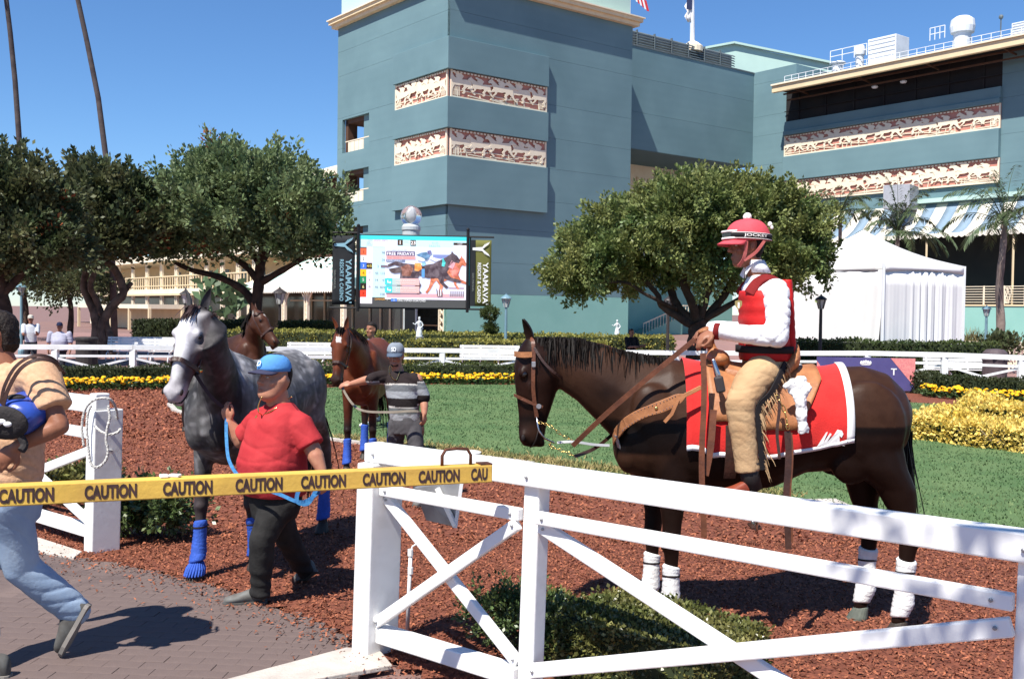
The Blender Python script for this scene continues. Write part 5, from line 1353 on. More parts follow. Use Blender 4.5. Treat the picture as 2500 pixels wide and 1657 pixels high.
bin_('brown domed litter bin behind the right part of the ring fence', 2431, 27.4, .62, 1.12, M_binp, True)
M_iron = mat('white_iron', (.72, .72, .72), rough=.5)
def bench(label, px, D, rot, L_=1.9):
    t = thing('bench', label, 'bench', group='white garden benches'); c = at(px, 800, D); O = V((c.x, D, 0)); u = V((math.cos(rot), math.sin(rot), 0)); f = V((u.y, -u.x, 0))
    for i in range(5): mb = MB(); q = O + f * (.05 + i * .085) + V((0, 0, .44 + .004 * i)); mb.beam(q - u * L_ / 2, q + u * L_ / 2, .07, .025); mb.build('seat_slat', M_white, t)
    for i in range(4): mb = MB(); q = O - f * (.03 + .03 * i) + V((0, 0, .52 + i * .1)); mb.beam(q - u * L_ / 2, q + u * L_ / 2, .022, .08); mb.build('back_slat', M_white, t)
    for k in (-.9, -.3, .3, .9):
        mb = MB(); b = O + u * k * L_ / 2; C_ = [b + f * .42 + V((0, 0, 0)), b + f * .5 + V((0, 0, .12)), b + f * .42 + V((0, 0, .28)), b + f * .24 + V((0, 0, .36)), b + f * .04 + V((0, 0, .42)), b - f * .06 + V((0, 0, .6)), b - f * .13 + V((0, 0, .86))]
        mb.tube(C_, .022, 6); mb.tube([b + f * .24 + V((0, 0, .36)), b + f * .1 + V((0, 0, .2)), b - f * .08 + V((0, 0, .1)), b - f * .12 + V((0, 0, .0))], .022, 6); mb.build('leg', M_iron, t, smooth=True)
    settle(t, O)
bench('white slatted bench left of the grey horse head, nearest row', 356, 34.5, .06); bench('white slatted bench half hidden behind the front one', 345, 36.6, .06, 2.4)
bench('white slatted bench between the grey and the bay horse', 772, 33, .0); bench('white slatted bench behind the middle of the ring fence', 1196, 32.5, 0); bench('white slatted bench near the brown domed bin', 2340, 29.5, -.05)
M_stat = mat('statue_white', (.66, .70, .70), (.55, .60, .60), rough=.7, scale=6)
def statue(label, px, ytop, D, h):
    t = thing('statue', label, 'statue'); c = at(px, ytop, D); z0 = c.z - h; mb = MB(); X, Y = c.x, D
    mb.lathe((X, Y, z0), [(h * .17, 0), (h * .16, h * .2), (h * .11, h * .42), (h * .075, h * .52), (h * .1, h * .62), (h * .12, h * .74), (h * .05, h * .8), (h * .035, h * .84)], 14)
    mb.ball((X, Y, z0 + h * .9), (h * .06, h * .065, h * .075)); mb.ball((X, Y, z0 + h * .97), (h * .06, h * .06, h * .03)); mb.ball((X + h * .1, Y + h * .02, z0 + h * .42), (h * .1, h * .1, h * .1))
    mb.tube([(X - h * .1, Y, z0 + h * .73), (X - h * .2, Y - h * .02, z0 + h * .6), (X - h * .3, Y - h * .04, z0 + h * .66)], [h * .04, h * .035, h * .03], 8, rnd=True)
    mb.tube([(X + h * .1, Y, z0 + h * .73), (X + h * .19, Y - h * .03, z0 + h * .58), (X + h * .1, Y - h * .1, z0 + h * .46)], [h * .04, h * .035, h * .03], 8, rnd=True)
    link('figure', fuse(mb, h * .012, 3), M_stat, t, smooth=True)
    mb = MB(); mb.lathe((X, Y, 0), [(h * .28, 0), (h * .28, .1), (h * .2, .15), (h * .2, z0 - .05), (h * .25, z0)], 12); mb.build('pedestal', M_stat, t); settle(t, (X, Y, 0))
statue('pale garden statue of a lady in a long dress below the screen', 1024, 773, 37, .72); statue('small pale garden statue with round hat near the stairs', 1507, 780, 38.5, .62)

# picket fence below the terrace
pk = thing('picket_fence', 'low cream picket fence below the terrace at right', 'fence'); D = 36
for i in range(24):
    p = at(2352 + i * 9, 0, D); mb = MB(); mb.box((p.x, D, .62), (.06, .03, 1.0)); mb.build('picket', M_cream2, pk)
for z in (.35, .95): mb = MB(); mb.beam((at(2345, 0, D).x, D + .03, z), (at(2570, 0, D).x, D + .03, z), .03, .06); mb.build('rail', M_cream2, pk)
settle(pk, (at(2450, 0, D).x, D, 0))

# ================================================================== VIDEO SCREEN
def em(name, c, s_=.22): return mat('screen_' + name, c, None, rough=.5, emit=s_)
SC = Plane(at(1008, 660, 40).x, 40, 86)
if SC.u.x < 0: SC.u = -SC.u
scr = thing('video_screen', 'large outdoor video board showing race horses and betting odds', 'screen')
M_cas = mat('screen_casing', (.012, .012, .013), rough=.5)
def z2(x, y): return SC.uv(860 + x / 6.76, 560 + y / 6.76)
A0 = SC.uv(874, 571); A1 = SC.uv(1147, 582); B1 = SC.uv(1144, 754)
aL, aR = A0[0], A1[0]; zT = (A0[1] + A1[1]) / 2; zB = (B1[1] + SC.uv(874, 747)[1]) / 2
mb = MB(); mb.slab(SC, aL - .06, aR + .05, zB - .06, zT + .05, -.5, -.02); cas = mb.build('casing', M_cas, scr, bevel=.02)
mb = MB(); mb.slab(SC, aL, aR, zB, zT, -.02, 0); pane = mb.build('display', em('grey', (.07, .07, .07), .2), scr)
def fx(x): return aL + (aR - aL) * (x - 95) / (1935 - 95)
def fz(y): return zT + (zB - zT) * (y - 110) / (1270 - 110)
LY = [0]
def rect(x0, y0, x1, y1, c, lv=1, name='screen_tile'):
    mb = MB(); o_ = .004 * lv; mb.add([SC.p(fx(x0), fz(y1), o_), SC.p(fx(x1), fz(y1), o_), SC.p(fx(x1), fz(y0), o_), SC.p(fx(x0), fz(y0), o_)], [(0, 1, 2, 3)]); mb.build(name, c if not isinstance(c, tuple) else em('%d_%d_%d' % tuple(int(q * 255) for q in c), c), pane, fixn=False)
def stxt(s_, x, y, hpx, c, wpx=None, lv=5, bold=0.0):
    k = (zT - zB) / 1160; ka = (aR - aL) / 1840
    letters('screen_text', s_, em('%d_%d_%d' % tuple(int(q * 255) for q in c), c), pane, SC.p(fx(x), fz(y), .004 * lv), SC.u, V((0, 0, 1)), hpx * k, wpx * ka if wpx else None, bold)
def poly(pts, c, lv):
    mb = MB(); mb.add([SC.p(fx(x), fz(y), .004 * lv) for x, y in pts], [tuple(range(len(pts)))]); mb.build('screen_shape', mat('screen_mottled_%d_%d_%d' % tuple(int(q * 255) for q in c), c, tuple(min(.9, q * 1.9 + .07) for q in c), rough=.5, scale=5.5, detail=5, emit=.22, lo=.42, hi=.7), pane, fixn=False)
CY = (.05, .55, .62); LB_ = (.50, .75, .82); PW = (.80, .72, .80)
rect(95, 110, 1935, 175, CY); rect(1885, 175, 1935, 900, CY); rect(95, 175, 140, 1000, (.03, .25, .30)); rect(140, 175, 1885, 300, LB_); rect(335, 175, 560, 1110, LB_); rect(240, 175, 335, 1215, PW); rect(340, 180, 740, 290, PW, 2)
rect(140, 1110, 240, 1215, PW)
for i, (c, tx, tc) in enumerate((((.80, .12, .05), '1', (.1, .02, .02)), ((.75, .75, .75), '2', (.05, .05, .05)), ((.05, .15, .60), '3', (.7, .7, .8)), ((.85, .45, .02), '4', (.2, .08, 0)), ((.02, .22, .09), '5', (.8, .8, .8)), ((.02, .015, .01), '6', (.8, .75, .3)), ((.80, .05, .02), '7', (.2, .0, .0)))):
    y = 320 + i * 113; rect(140, y, 238, y + 111, c, 2); stxt(tx, 188, y + 58, 46, tc)
rect(240, 555, 332, 655, (.03, .02, .02), 2)
for tx, x, y in (('17', 285, 715), ('4', 285, 828), ('18', 285, 940), ('45', 405, 718), ('110', 510, 720), ('14', 405, 828), ('41', 520, 830), ('46', 405, 942), ('404', 498, 945), ('108', 505, 1058), ('3', 425, 605), ('-', 525, 607), ('98', 515, 385), ('26', 515, 500)): stxt(tx, x, y, 40, (.18, .14, .18))
stxt('4/5', 285, 605, 44, (.8, .6, .1)); stxt('SANTA ANITA', 470, 178 + 10, 34, (.35, .28, .36), 230); stxt('RACE', 680, 195, 30, (.5, .42, .5), 90); stxt('MINS', 885, 195, 26, (.5, .42, .5), 70)
rect(745, 170, 830, 262, (.06, .03, .02), 3); stxt('1', 787, 217, 60, (.85, .82, .8), None, 5, .03); rect(955, 175, 1045, 268, (.06, .03, .02), 3); stxt('23', 1000, 221, 60, (.85, .82, .8), 80, 5, .02)
stxt('$1.00', 1360, 212, 26, (.3, .5, .58), 100); stxt('EXACTA', 1355, 260, 34, (.3, .45, .5), 180); rect(1665, 205, 1880, 245, (.04, .03, .02), 3); stxt('12:37', 1775, 226, 30, (.85, .8, .8), 75); rect(1665, 246, 1880, 300, PW, 2)
rect(545, 290, 1885, 1140, (.78, .74, .85), 2); rect(570, 325, 1850, 1105, (.60, .64, .80), 3); rect(570, 1045, 1850, 1105, (.62, .35, .38), 4); rect(1600, 955, 1850, 1085, (.62, .60, .72), 4); rect(1330, 405, 1620, 470, (.20, .24, .48), 4); rect(1620, 405, 1705, 470, (.75, .75, .85), 4)
for k in range(7): rect(1625 + k * 34, 1000, 1640 + k * 34, 1085, (.16, .13, .15), 5)
rect(1600, 940, 1850, 955, (.30, .10, .12), 5); rect(1600, 975, 1850, 985, (.75, .70, .78), 5)
# the two galloping horses with their riders in the picture
def shorse(cx, cy, sx, sy, c, lv, legs=True):
    pts = [(cx + (.5 - x) * sx, cy - y * sy) for x, y in SIL if not (.28 < x < .66 and y > .7)]
    poly(pts, c, lv)
shorse(1560, 1090, 640, 700, (.42, .12, .06), 6); shorse(1240, 1085, 1080, 760, (.055, .035, .045), 8)
poly([(600, 650), (800, 610), (830, 700), (700, 720), (640, 700)], (.06, .04, .04), 9); poly([(800, 620), (920, 560), (1010, 640), (960, 760), (830, 760)], (.16, .06, .04), 9)
poly([(1030, 545), (1130, 545), (1150, 640), (1090, 680), (1030, 670)], (.80, .22, .05), 10); rect(1145, 640, 1195, 775, (.10, .30, .62), 10); poly([(1490, 450), (1540, 530), (1520, 600), (1475, 590)], (.05, .40, .38), 10)
poly([(1350, 690), (1450, 620), (1600, 660), (1600, 800), (1480, 860), (1360, 800)], (.50, .16, .08), 7); poly([(1600, 640), (1700, 560), (1760, 640), (1740, 760), (1650, 760)], (.46, .12, .09), 7); poly([(1580, 600), (1640, 490), (1700, 540), (1660, 640)], (.60, .30, .34), 8)
poly([(1050, 420), (1130, 380), (1220, 365), (1290, 430), (1220, 500), (1110, 440)], (.06, .14, .24), 11); poly([(1235, 350), (1290, 335), (1310, 380), (1270, 410), (1240, 390)], (.10, .10, .22), 12); poly([(1050, 440), (1190, 460), (1200, 520), (1080, 500)], (.82, .82, .85), 11); poly([(1290, 440), (1450, 480), (1380, 520), (1270, 470)], (.75, .72, .78), 11); poly([(1140, 540), (1200, 500), (1210, 580), (1160, 600)], (.15, .30, .50), 11)
for k in range(5): poly([(1390 + k * 22, 960 + 8 * k), (1402 + k * 22, 960), (1425 + k * 16, 1075), (1405 + k * 16, 1080)], (.75, .62, .62) if k % 2 else (.08, .06, .08), 11)
rect(560, 360, 1030, 435, (.10, .08, .16), 6); stxt('FREE FRIDAYS', 795, 400, 50, (.88, .85, .88), 440, 8, .012); rect(560, 437, 1042, 490, (.78, .36, .36), 6); stxt('FREE GENERAL ADMISSION', 800, 463, 26, (.62, .22, .22), 440, 8); rect(560, 492, 870, 535, (.16, .20, .32), 6); stxt('EVERY FRIDAY', 700, 513, 26, (.7, .7, .8), 240, 8); stxt('SANTA ANITA PARK', 780, 332, 18, (.35, .35, .45), 250, 8)
for y in (800, 925):
    rect(545, y, 665, y + 110, (.06, .52, .52), 12); rect(665, y, 1110, y + 110, (.74, .42, .40), 12); rect(665, y, 800, y + 110, (.42, .52, .50), 13)
    poly([(585, y + 30), (598, y + 30), (598, y + 62), (625, y + 62), (625, y + 45), (650, y + 69), (625, y + 92), (625, y + 75), (585, y + 75)], (.85, .88, .88), 14)
    stxt('FREE PARKING' if y == 800 else '$5 PARK BEER', 890, y + 38, 24, (.80, .62, .60), 330, 15); stxt('FREE ADMISSION' if y == 800 else '$5 HOT DOGS', 890, y + 78, 24, (.80, .62, .60), 330, 15)
stxt('CHANGES', 465, 1140, 34, (.80, .38, .05), 170); stxt('2', 583, 1143, 34, (.6, .55, .5)); rect(645, 1125, 742, 1175, (.10, .22, .70), 3); stxt('2', 695, 1150, 34, (.7, .75, .85)); stxt('KING STEPHEN SCRATCHED', 985, 1157, 36, (.85, .85, .85), 460)
q = SC.uv(1000, 800)[0]; mb = MB(); mb.slab(SC, q - .2, q + .2, 0, zB - .05, -.45, -.05); mb.build('post', M_cas, scr, bevel=.02); mb = MB(); mb.slab(SC, q - .35, q + .35, 0, .6, -.6, .1); mb.build('post_base', M_cas, scr, bevel=.02)
settle(scr, SC.p(q, 0, 0))
M_oliv = mat('olive_banner', (.155, .155, .04), (.14, .14, .035), rough=.8, scale=2); M_blkb = mat('black_banner', (.012, .015, .018), (.02, .022, .025), rough=.8, scale=2); M_bw = mat('banner_white', (.78, .78, .76), rough=.8); M_bcy = mat('banner_pale_blue', (.22, .40, .48), rough=.8); M_dim = mat('banner_dim', (.20, .22, .20), rough=.8)
def banner(label, pxl, pxr, yt, yb, m, mt, mt2, side):
    t = thing('banner', label, 'banner'); c0, z1 = SC.uv(pxl, yt); c1, z0 = SC.uv(pxr, yb); z0, z1 = min(z0, z1), max(z0, z1); W_ = c1 - c0; H_ = z1 - z0; mb = MB(); rows = []
    for j in range(13): rows.append([SC.p(c0 + W_ * k / 6, z0 + H_ * j / 12, .03 + .02 * math.sin(k * 1.2 + j * .5)) for k in range(7)])
    mb.loft(rows, cap=False, closed=False); mb.build('cloth', m, t, smooth=True, solid=.01)
    if side > 0:      # darker returned edge nearest the screen
        mb = MB(); mb.slab(SC, c0 - .02, c0 + W_ * .22, z0, z1, .055, .062); mb.build('dark_edge', M_blkb, t)
    dn = V((0, 0, -1)); rt = SC.u            # letters read downwards
    letters('lettering', "YAAMAVA'", mt, t, SC.p(c0 + W_ * .73, z0 + H_ * .345, .07), dn, rt, W_ * .27, H_ * .64, .022); letters('lettering', 'RESORT & CASINO', mt, t, SC.p(c0 + W_ * .42, z0 + H_ * .355, .07), dn, rt, W_ * .17, H_ * .60, .018); letters('lettering', 'SAN MANUEL', mt2, t, SC.p(c0 + W_ * .12, z0 + H_ * .36, .07), dn, rt, W_ * .09, H_ * .28)
    # winged Y emblem
    cx, cz = c0 + W_ * .50, z0 + H_ * .865
    for s_ in (-1, 1):
        for k in range(3):
            mb = MB(); mb.add([SC.p(cx - W_ * .02, cz + s_ * H_ * .004, .07 + .001 * k), SC.p(cx + W_ * (.42 - .1 * k), cz + s_ * H_ * (.115 - .012 * k), .07 + .001 * k), SC.p(cx + W_ * (.36 - .1 * k), cz + s_ * H_ * (.075 - .012 * k), .07 + .001 * k), SC.p(cx + W_ * .06, cz - s_ * H_ * .004, .07 + .001 * k)], [(0, 1, 2, 3)]); mb.build('emblem', mt, t, fixn=False)
    mb = MB(); mb.add([SC.p(cx - W_ * .42, cz + H_ * .018, .074), SC.p(cx + W_ * .05, cz + H_ * .03, .074), SC.p(cx + W_ * .05, cz - H_ * .03, .074), SC.p(cx - W_ * .42, cz - H_ * .018, .074)], [(0, 1, 2, 3)]); mb.build('emblem', mt, t, fixn=False)
    e0, e1 = (c0 - .15, c1 + .1) if side > 0 else (c0 - .1, c1 + .15)
    for zz in (z1 + .12, z0 - .12): mb = MB(); mb.tube([SC.p(e0, zz, .03), SC.p(e1, zz, .03)], .035, 8); mb.build('arm', M_cas, t)
    ex = c0 - .12 if side > 0 else c1 + .12
    mb = MB(); mb.tube([SC.p(ex, z0 - .25, .03), SC.p(ex, z1 + .35, .03)], .06, 8); mb.build('bracket_pole', M_cas, t); mb = MB(); mb.ball(SC.p(ex, z1 + .4, .03), .07, 8, 6); mb.build('finial', M_cas, t)
    settle(t, SC.p((c0 + c1) / 2, z0, 0))
banner('olive casino banner with white letters right of the video screen', 1150, 1198, 586, 748, M_oliv, M_bw, M_dim, 1)
banner('black casino banner with pale letters left of the video screen', 812, 866, 575, 744, M_blkb, M_bcy, M_dim, -1)
# glass globe column behind the screen
gl = thing('globe_lamp', 'big clear glass globe lamp on a pale column behind the screen', 'lamp'); D = 43; c = at(1004, 528, D); s_ = D / 2500
M_clear = mat('clear_glass', (.9, .92, .93), rough=.03, alpha=.92); M_zinc = mat('pale_zinc', (.50, .54, .56), (.42, .46, .48), rough=.5, scale=4)
mb = MB(); mb.ball(c, 26 * s_, 24, 16); mb.build('globe', M_clear, gl, smooth=True)
mb = MB(); mb.ball(c + V((0, 0, .05)), (9 * s_, 9 * s_, 14 * s_), 12, 10); mb.build('bulb', mat('bulb_white', (.75, .75, .75), rough=.4), gl, smooth=True)
mb = MB(); mb.lathe((c.x, D, 0), [(.3, 0), (.3, c.z - 1.0), (21 * s_, c.z - .95), (21 * s_, c.z - 36 * s_), (23 * s_, c.z - 34 * s_), (23 * s_, c.z - 26 * s_), (18 * s_, c.z - 19 * s_)], 20); mb.build('column', M_zinc, gl); settle(gl, (c.x, D, 0))
print('things done')
# ================================================================== HORSES
TORSO = [(-.95, 1.41, 1.27, .06), (-.90, 1.50, 1.13, .16), (-.80, 1.595, 1.02, .235), (-.65, 1.64, .97, .275), (-.48, 1.63, .985, .285), (-.3, 1.60, .97, .285), (-.1, 1.575, .875, .295),
         (.15, 1.58, .83, .30), (.4, 1.645, .81, .27), (.55, 1.67, .82, .25), (.7, 1.60, .88, .235), (.82, 1.46, .96, .19), (.89, 1.31, 1.08, .11)]
def tsec(x):
    T = TORSO
    for a, b in zip(T, T[1:]):
        if a[0] <= x <= b[0]:
            k = (x - a[0]) / (b[0] - a[0]); return [a[i] + (b[i] - a[i]) * k for i in range(1, 4)]
    return list(T[0][1:] if x < T[0][0] else T[-1][1:])
def tring(x, n=26, off=0.0):
    zt, zb, w_ = tsec(x); zc = zb + (zt - zb) * .47; out = []
    for j in range(n):
        a = 2 * math.pi * j / n; out.append(tsurf(x, a, off))
    return out
def tsurf(x, a, off=0.0):
    """point on the barrel; a: 0 = left side, pi/2 = top"""
    zt, zb, w_ = tsec(x); zc = zb + (zt - zb) * .46; s_, c_ = math.sin(a), math.cos(a)
    h = (zt - zc) if s_ > 0 else (zc - zb); e = 2 / 2.15
    y = math.copysign(abs(c_) ** e, c_) * (w_ + off); z = zc + math.copysign(abs(s_) ** e, s_) * (h + off)
    if s_ > 0: y *= 1 - .22 * s_ ** 2
    return V((x, y, z))
HEADP = [(-.02, .045, -.03, .055), (.03, .075, -.09, .078), (.08, .10, -.155, .095), (.15, .112, -.182, .102), (.24, .108, -.186, .096), (.33, .094, -.160, .080), (.42, .078, -.135, .068), (.50, .068, -.112, .060), (.57, .068, -.106, .062), (.63, .058, -.094, .056), (.665, .03, -.055, .034)]
class Horse:
    def __init__(s, name, label, loc, heading, scale=1.0):
        s.t = thing(name, label, 'horse'); s.t.location = loc
        s.t.rotation_euler = (0, 0, math.atan2(heading[1], heading[0])); s.t.scale = (scale,) * 3
        s.M = Matrix.Translation(loc) @ Matrix.Rotation(math.atan2(heading[1], heading[0]), 4, 'Z') @ Matrix.Scale(scale, 4)
        s.inv = s.M.inverted()
    def loc(s, p): return s.inv @ V(p)
    def body(s, neck, poll, axis, dorsal, legs, m, colour, voxel=.014, ears=None, earlen=.17):
        mb = MB(); mb.loft([tring(x) for x in [-.95, -.925, -.9, -.85, -.8, -.72, -.65, -.56, -.48, -.39, -.3, -.2, -.1, .02, .15, .28, .4, .48, .55, .63, .7, .77, .82, .86, .89]])
        rings = []; k = len(neck)
        for i, (c, hd, hw) in enumerate(neck):
            c = V(c); d = (V(neck[min(i + 1, k - 1)][0]) - V(neck[max(i - 1, 0)][0])).normalized()
            sd = V((0, 0, 1)).cross(d).normalized(); up = d.cross(sd).normalized()
            ring = []
            for j in range(20):
                a = 2 * math.pi * j / 20; q = math.sin(a); wv = hw * (1 - .35 * max(0, q)); ring.append(c + sd * (math.cos(a) * wv) + up * (q * hd))
            rings.append(ring)
        mb.loft(rings)
        a = V(axis).normalized(); d = V(dorsal); d = (d - a * d.dot(a)).normalized(); sd = d.cross(a).normalized()
        s.hp, s.ha, s.hd, s.hs = V(poll), a, d, sd
        rings = []
        for t, dd, vv, hw in HEADP:
            c = s.hp + a * t + d * (dd + vv) / 2; rh = (dd - vv) / 2; ring = []
            for j in range(20):
                an = 2 * math.pi * j / 20; q = math.sin(an); e = .85
                wv = hw * (1 - .18 * max(0, q)) * (1 - .25 * max(0, -q) if t > .3 else 1 - .1 * max(0, -q)); cc = math.cos(an)
                ring.append(c + sd * (math.copysign(abs(cc) ** e, cc) * wv) + d * (math.copysign(abs(q) ** e, q) * rh))
            rings.append(ring)
        mb.loft(rings)
        R3 = Matrix((sd, d, -a)).transposed()
        for sgn in (-1, 1):
            mb.ball(s.hp + a * .195 + d * .055 + sd * sgn * .083, (.024, .03, .034), 10, 8, R3)          # brow over the eye
            mb.ball(s.hp + a * .18 - d * .095 + sd * sgn * .060, (.040, .080, .088), 12, 8, R3)             # cheek
            mb.ball(s.hp + a * .595 + d * .03 + sd * sgn * .044, (.026, .032, .04), 10, 8, R3)            # nostril rim
            mb.tube([s.hp + a * .27 + d * .01 + sd * sgn * .085, s.hp + a * .42 - d * .01 + sd * sgn * .062], [.016, .008], 8, rnd=True)
        mb.ball(s.hp + a * .64 - d * .075, (.034, .035, .03), 10, 8, R3)                                   # chin
        ear = ears or [(a * -1 + d * .1, .05), (a * -1 + d * .1, -.05)]
        s.earp = []
        for ed, sy in ear:
            b = s.hp + a * .015 + d * .015 + sd * sy; ed = V(ed).normalized(); s.earp.append((b, ed))
        # muscles
        for sy in (-1, 1):
            rot = Matrix.Rotation(R(25), 3, 'Y')
            mb.ball((.60, sy * .175, 1.24), (.17, .085, .30), 14, 10, rot); mb.ball((-.62, sy * .19, 1.28), (.25, .105, .28), 14, 10)
            mb.ball((-.54, sy * .185, 1.12), (.15, .075, .20), 12, 8); mb.ball((.79, sy * .085, 1.10), (.10, .10, .15), 12, 8)
        for L_ in legs:
            pts = [V((x, y, z)) for x, y, z, rx, ry in L_['p']]; rad = [(rx, ry) for x, y, z, rx, ry in L_['p']]
            rings = []
            for p, (rx, ry) in zip(pts, rad): rings.append([p + V((math.cos(t) * rx, math.sin(t) * ry, 0)) for t in [2 * math.pi * j / 14 for j in range(14)]])
            # tilt the rings with the limb
            mb.loft(rings)
            kn = L_['p'][L_['k']]; mb.ball((kn[0] + (.012 if L_['fore'] else -.014), kn[1], kn[2]), (kn[3] * 1.02, kn[4] * 1.08, .05 if L_['fore'] else .06), 10, 8)
        me = fuse(mb, voxel, 6, .5)
        if colour: paint(me, colour)
        s.b = link('body', me, m, s.t, smooth=True)
        for b, ed in s.earp:
            q = MB(); fwd = s.hd + s.hs * (1.0 if (b - s.hp).dot(s.hs) > 0 else -1.0) * 1.1; fwd = (fwd - ed * fwd.dot(ed)).normalized(); rs_ = []; sdv = ed.cross(fwd)
            for t, w_, dp in ((0, .026, .026), (.2, .035, .032), (.5, .033, .028), (.8, .019, .016), (1.0, .003, .003)):
                c = b + ed * earlen * t - fwd * .01 * math.sin(t * 3.1); ring = []
                for j in range(12):
                    an = 2 * math.pi * j / 12; f_ = math.sin(an) * dp; 
                    if f_ > 0: f_ *= -.35                       # hollow front of the ear
                    ring.append(c + sdv * math.cos(an) * w_ + fwd * f_)
                rs_.append(ring)
            q.loft(rs_); me2 = q.mesh('ear')
            if colour: paint(me2, lambda p: colour(b + (p - b)))
            link('ear', me2, m, s.t, smooth=True, sub=1)
        for sgn in (-1, 1):
            q = MB(); q.ball(s.hp + a * .205 + d * .042 + sd * sgn * .089, (.017, .021, .021), 12, 8, R3); q.build('eye', M_eye, s.t, smooth=True)
            q = MB(); q.ball(s.hp + a * .605 + d * .034 + sd * sgn * .0665, (.009, .014, .022), 10, 8, R3); q.build('nostril', M_nos, s.t, smooth=True)
            q = MB(); q.tube([s.hp + a * .668 - d * .012 + sd * sgn * .012, s.hp + a * .655 - d * .030 + sd * sgn * .046, s.hp + a * .61 - d * .048 + sd * sgn * .0575, s.hp + a * .555 - d * .058 + sd * sgn * .0600], [.0045, .0055, .005, .003], 6); q.build('mouth_line', M_nos, s.t, smooth=True)
        for L_ in legs:
            x, y, z, rx, ry = L_['p'][-1]; fx_ = L_.get('hoof', (x + .035, y)); tilt = L_.get('tilt', 0)
            q = MB(); rings = []; base = V((fx_[0], fx_[1], L_.get('hz', 0.0)))
            for h_, rr in ((0, .066), (.02, .064), (.075, .048), (.09, .042)):
                c = base + V((-.35 * h_, 0, h_)); rings.append([c + Matrix.Rotation(tilt, 3, 'Y') @ V((math.cos(t) * rr * (1.12 if math.cos(t) > 0 else .9), math.sin(t) * rr * .92, 0)) for t in [2 * math.pi * j / 18 for j in range(18)]])
            q.loft(rings); q.build('hoof', L_.get('hm', M_hoof), s.t, smooth=False, bevel=.006)
    def wrap(s, leg, z0, z1, m, name='leg_wrap', th=.012, bands=(), flare=.0, strap=None):
        P = leg['p']; q = MB(); rings = []; n = int((z1 - z0) / .012)
        def pos(z):
            for a, b in zip(P, P[1:]):
                if b[2] <= z <= a[2]:
                    k = (z - a[2]) / (b[2] - a[2]); return [a[i] + (b[i] - a[i]) * k for i in range(5)]
            return list(P[-1])
        for i in range(n + 1):
            z = z0 + (z1 - z0) * i / n; x, y, _, rx, ry = pos(z); g = th + .0022 * math.sin(i * 2.4) + flare * max(0, 1 - (z - z0) / .06)
            if i in (0, n): g -= .010
            rings.append([V((x + math.cos(t) * (rx + g), y + math.sin(t) * (ry + g), z + .012 * math.sin(t + i * .3))) for t in [2 * math.pi * j / 18 for j in range(18)]])
        q.loft(rings); w_ = q.build(name, m, s.t, smooth=True)
        for zz, mm in bands:
            q = MB(); x, y, _, rx, ry = pos(zz); q.loft([[V((x + math.cos(t) * (rx + th + .003), y + math.sin(t) * (ry + th + .003), zz + dz + .004 * math.sin(t))) for t in [2 * math.pi * j / 18 for j in range(18)]] for dz in (0, .012)]); q.build('wrap_band', mm, w_)
    def hp_(s, t, d, sy): return s.hp + s.ha * t + s.hd * d + s.hs * sy
    def strap(s, pts, wd, m, name, nrm=None, th=.006):
        q = MB(); P = smoothline([V(p) for p in pts], 5); 
        if nrm is None: c = sum(P, V()) / len(P); N_ = [(p - V((p.x, 0, min(p.z, 1.2))) if False else V((0, 1 if p.y > 0 else -1, 0.05))) for p in P]
        else: N_ = nrm if not isinstance(nrm, list) else nrm
        q.ribbon(P, wd, th, N_); return q.build(name, m, s.t)
def smoothline(pts, k=5):
    P = []
    for i in range(len(pts) - 1):
        a = pts[max(i - 1, 0)]; b = pts[i]; c = pts[i + 1]; d = pts[min(i + 2, len(pts) - 1)]
        for t in [q / k for q in range(k)]: P.append(.5 * ((2 * b) + (c - a) * t + (2 * a - 5 * b + 4 * c - d) * t * t + (3 * b - a - 3 * c + d) * t ** 3))
    P.append(pts[-1]); return P
def foreleg(x, y, dx=0.0, zk=.53, hoof=None, **kw):
    """dx: how far the hoof swings forward"""
    f = lambda z: x + dx * (1 - z / 1.0) if z < 1.0 else x
    p = [(x + .06, y * .92, 1.34, .13, .07), (x + .05, y, 1.15, .15, .085), (f(.95) - .01, y, .95, .115, .075), (f(.8), y, .80, .084, .060), (f(.66), y, .66, .062, .050), (f(zk) + .004, y, zk, .056, .050), (f(.45), y, .45, .045, .040), (f(.34), y, .34, .040, .034), (f(.26), y, .26, .043, .038), (f(.20), y, .20, .049, .043), (f(.14) + .02, y, .14, .040, .038), (f(.06) + .035, y, .07, .042, .040)]
    d = dict(p=p, k=5, fore=True, hoof=hoof or (f(0) + .045, y)); d.update(kw); return d
def hindleg(x, y, hx, hoof=None, **kw):
    """x: hip line, hx: hock/hoof line"""
    p = [(x + .26, y * .86, 1.36, .22, .09), (x + .24, y, 1.18, .24, .125), (x + .16, y, 1.03, .19, .118), (x * .5 + hx * .5 + .06, y, .90, .125, .088), (hx + .035, y, .76, .085, .066), (hx + .0, y, .66, .066, .055), (hx - .012, y, .59, .064, .052), (hx, y, .50, .052, .043), (hx + .01, y, .36, .043, .036), (hx + .012, y, .27, .046, .040), (hx + .014, y, .21, .052, .046), (hx + .035, y, .14, .042, .040), (hx + .05, y, .07, .043, .041)]
    d = dict(p=p, k=6, fore=False, hoof=hoof or (hx + .06, y)); d.update(kw); return d
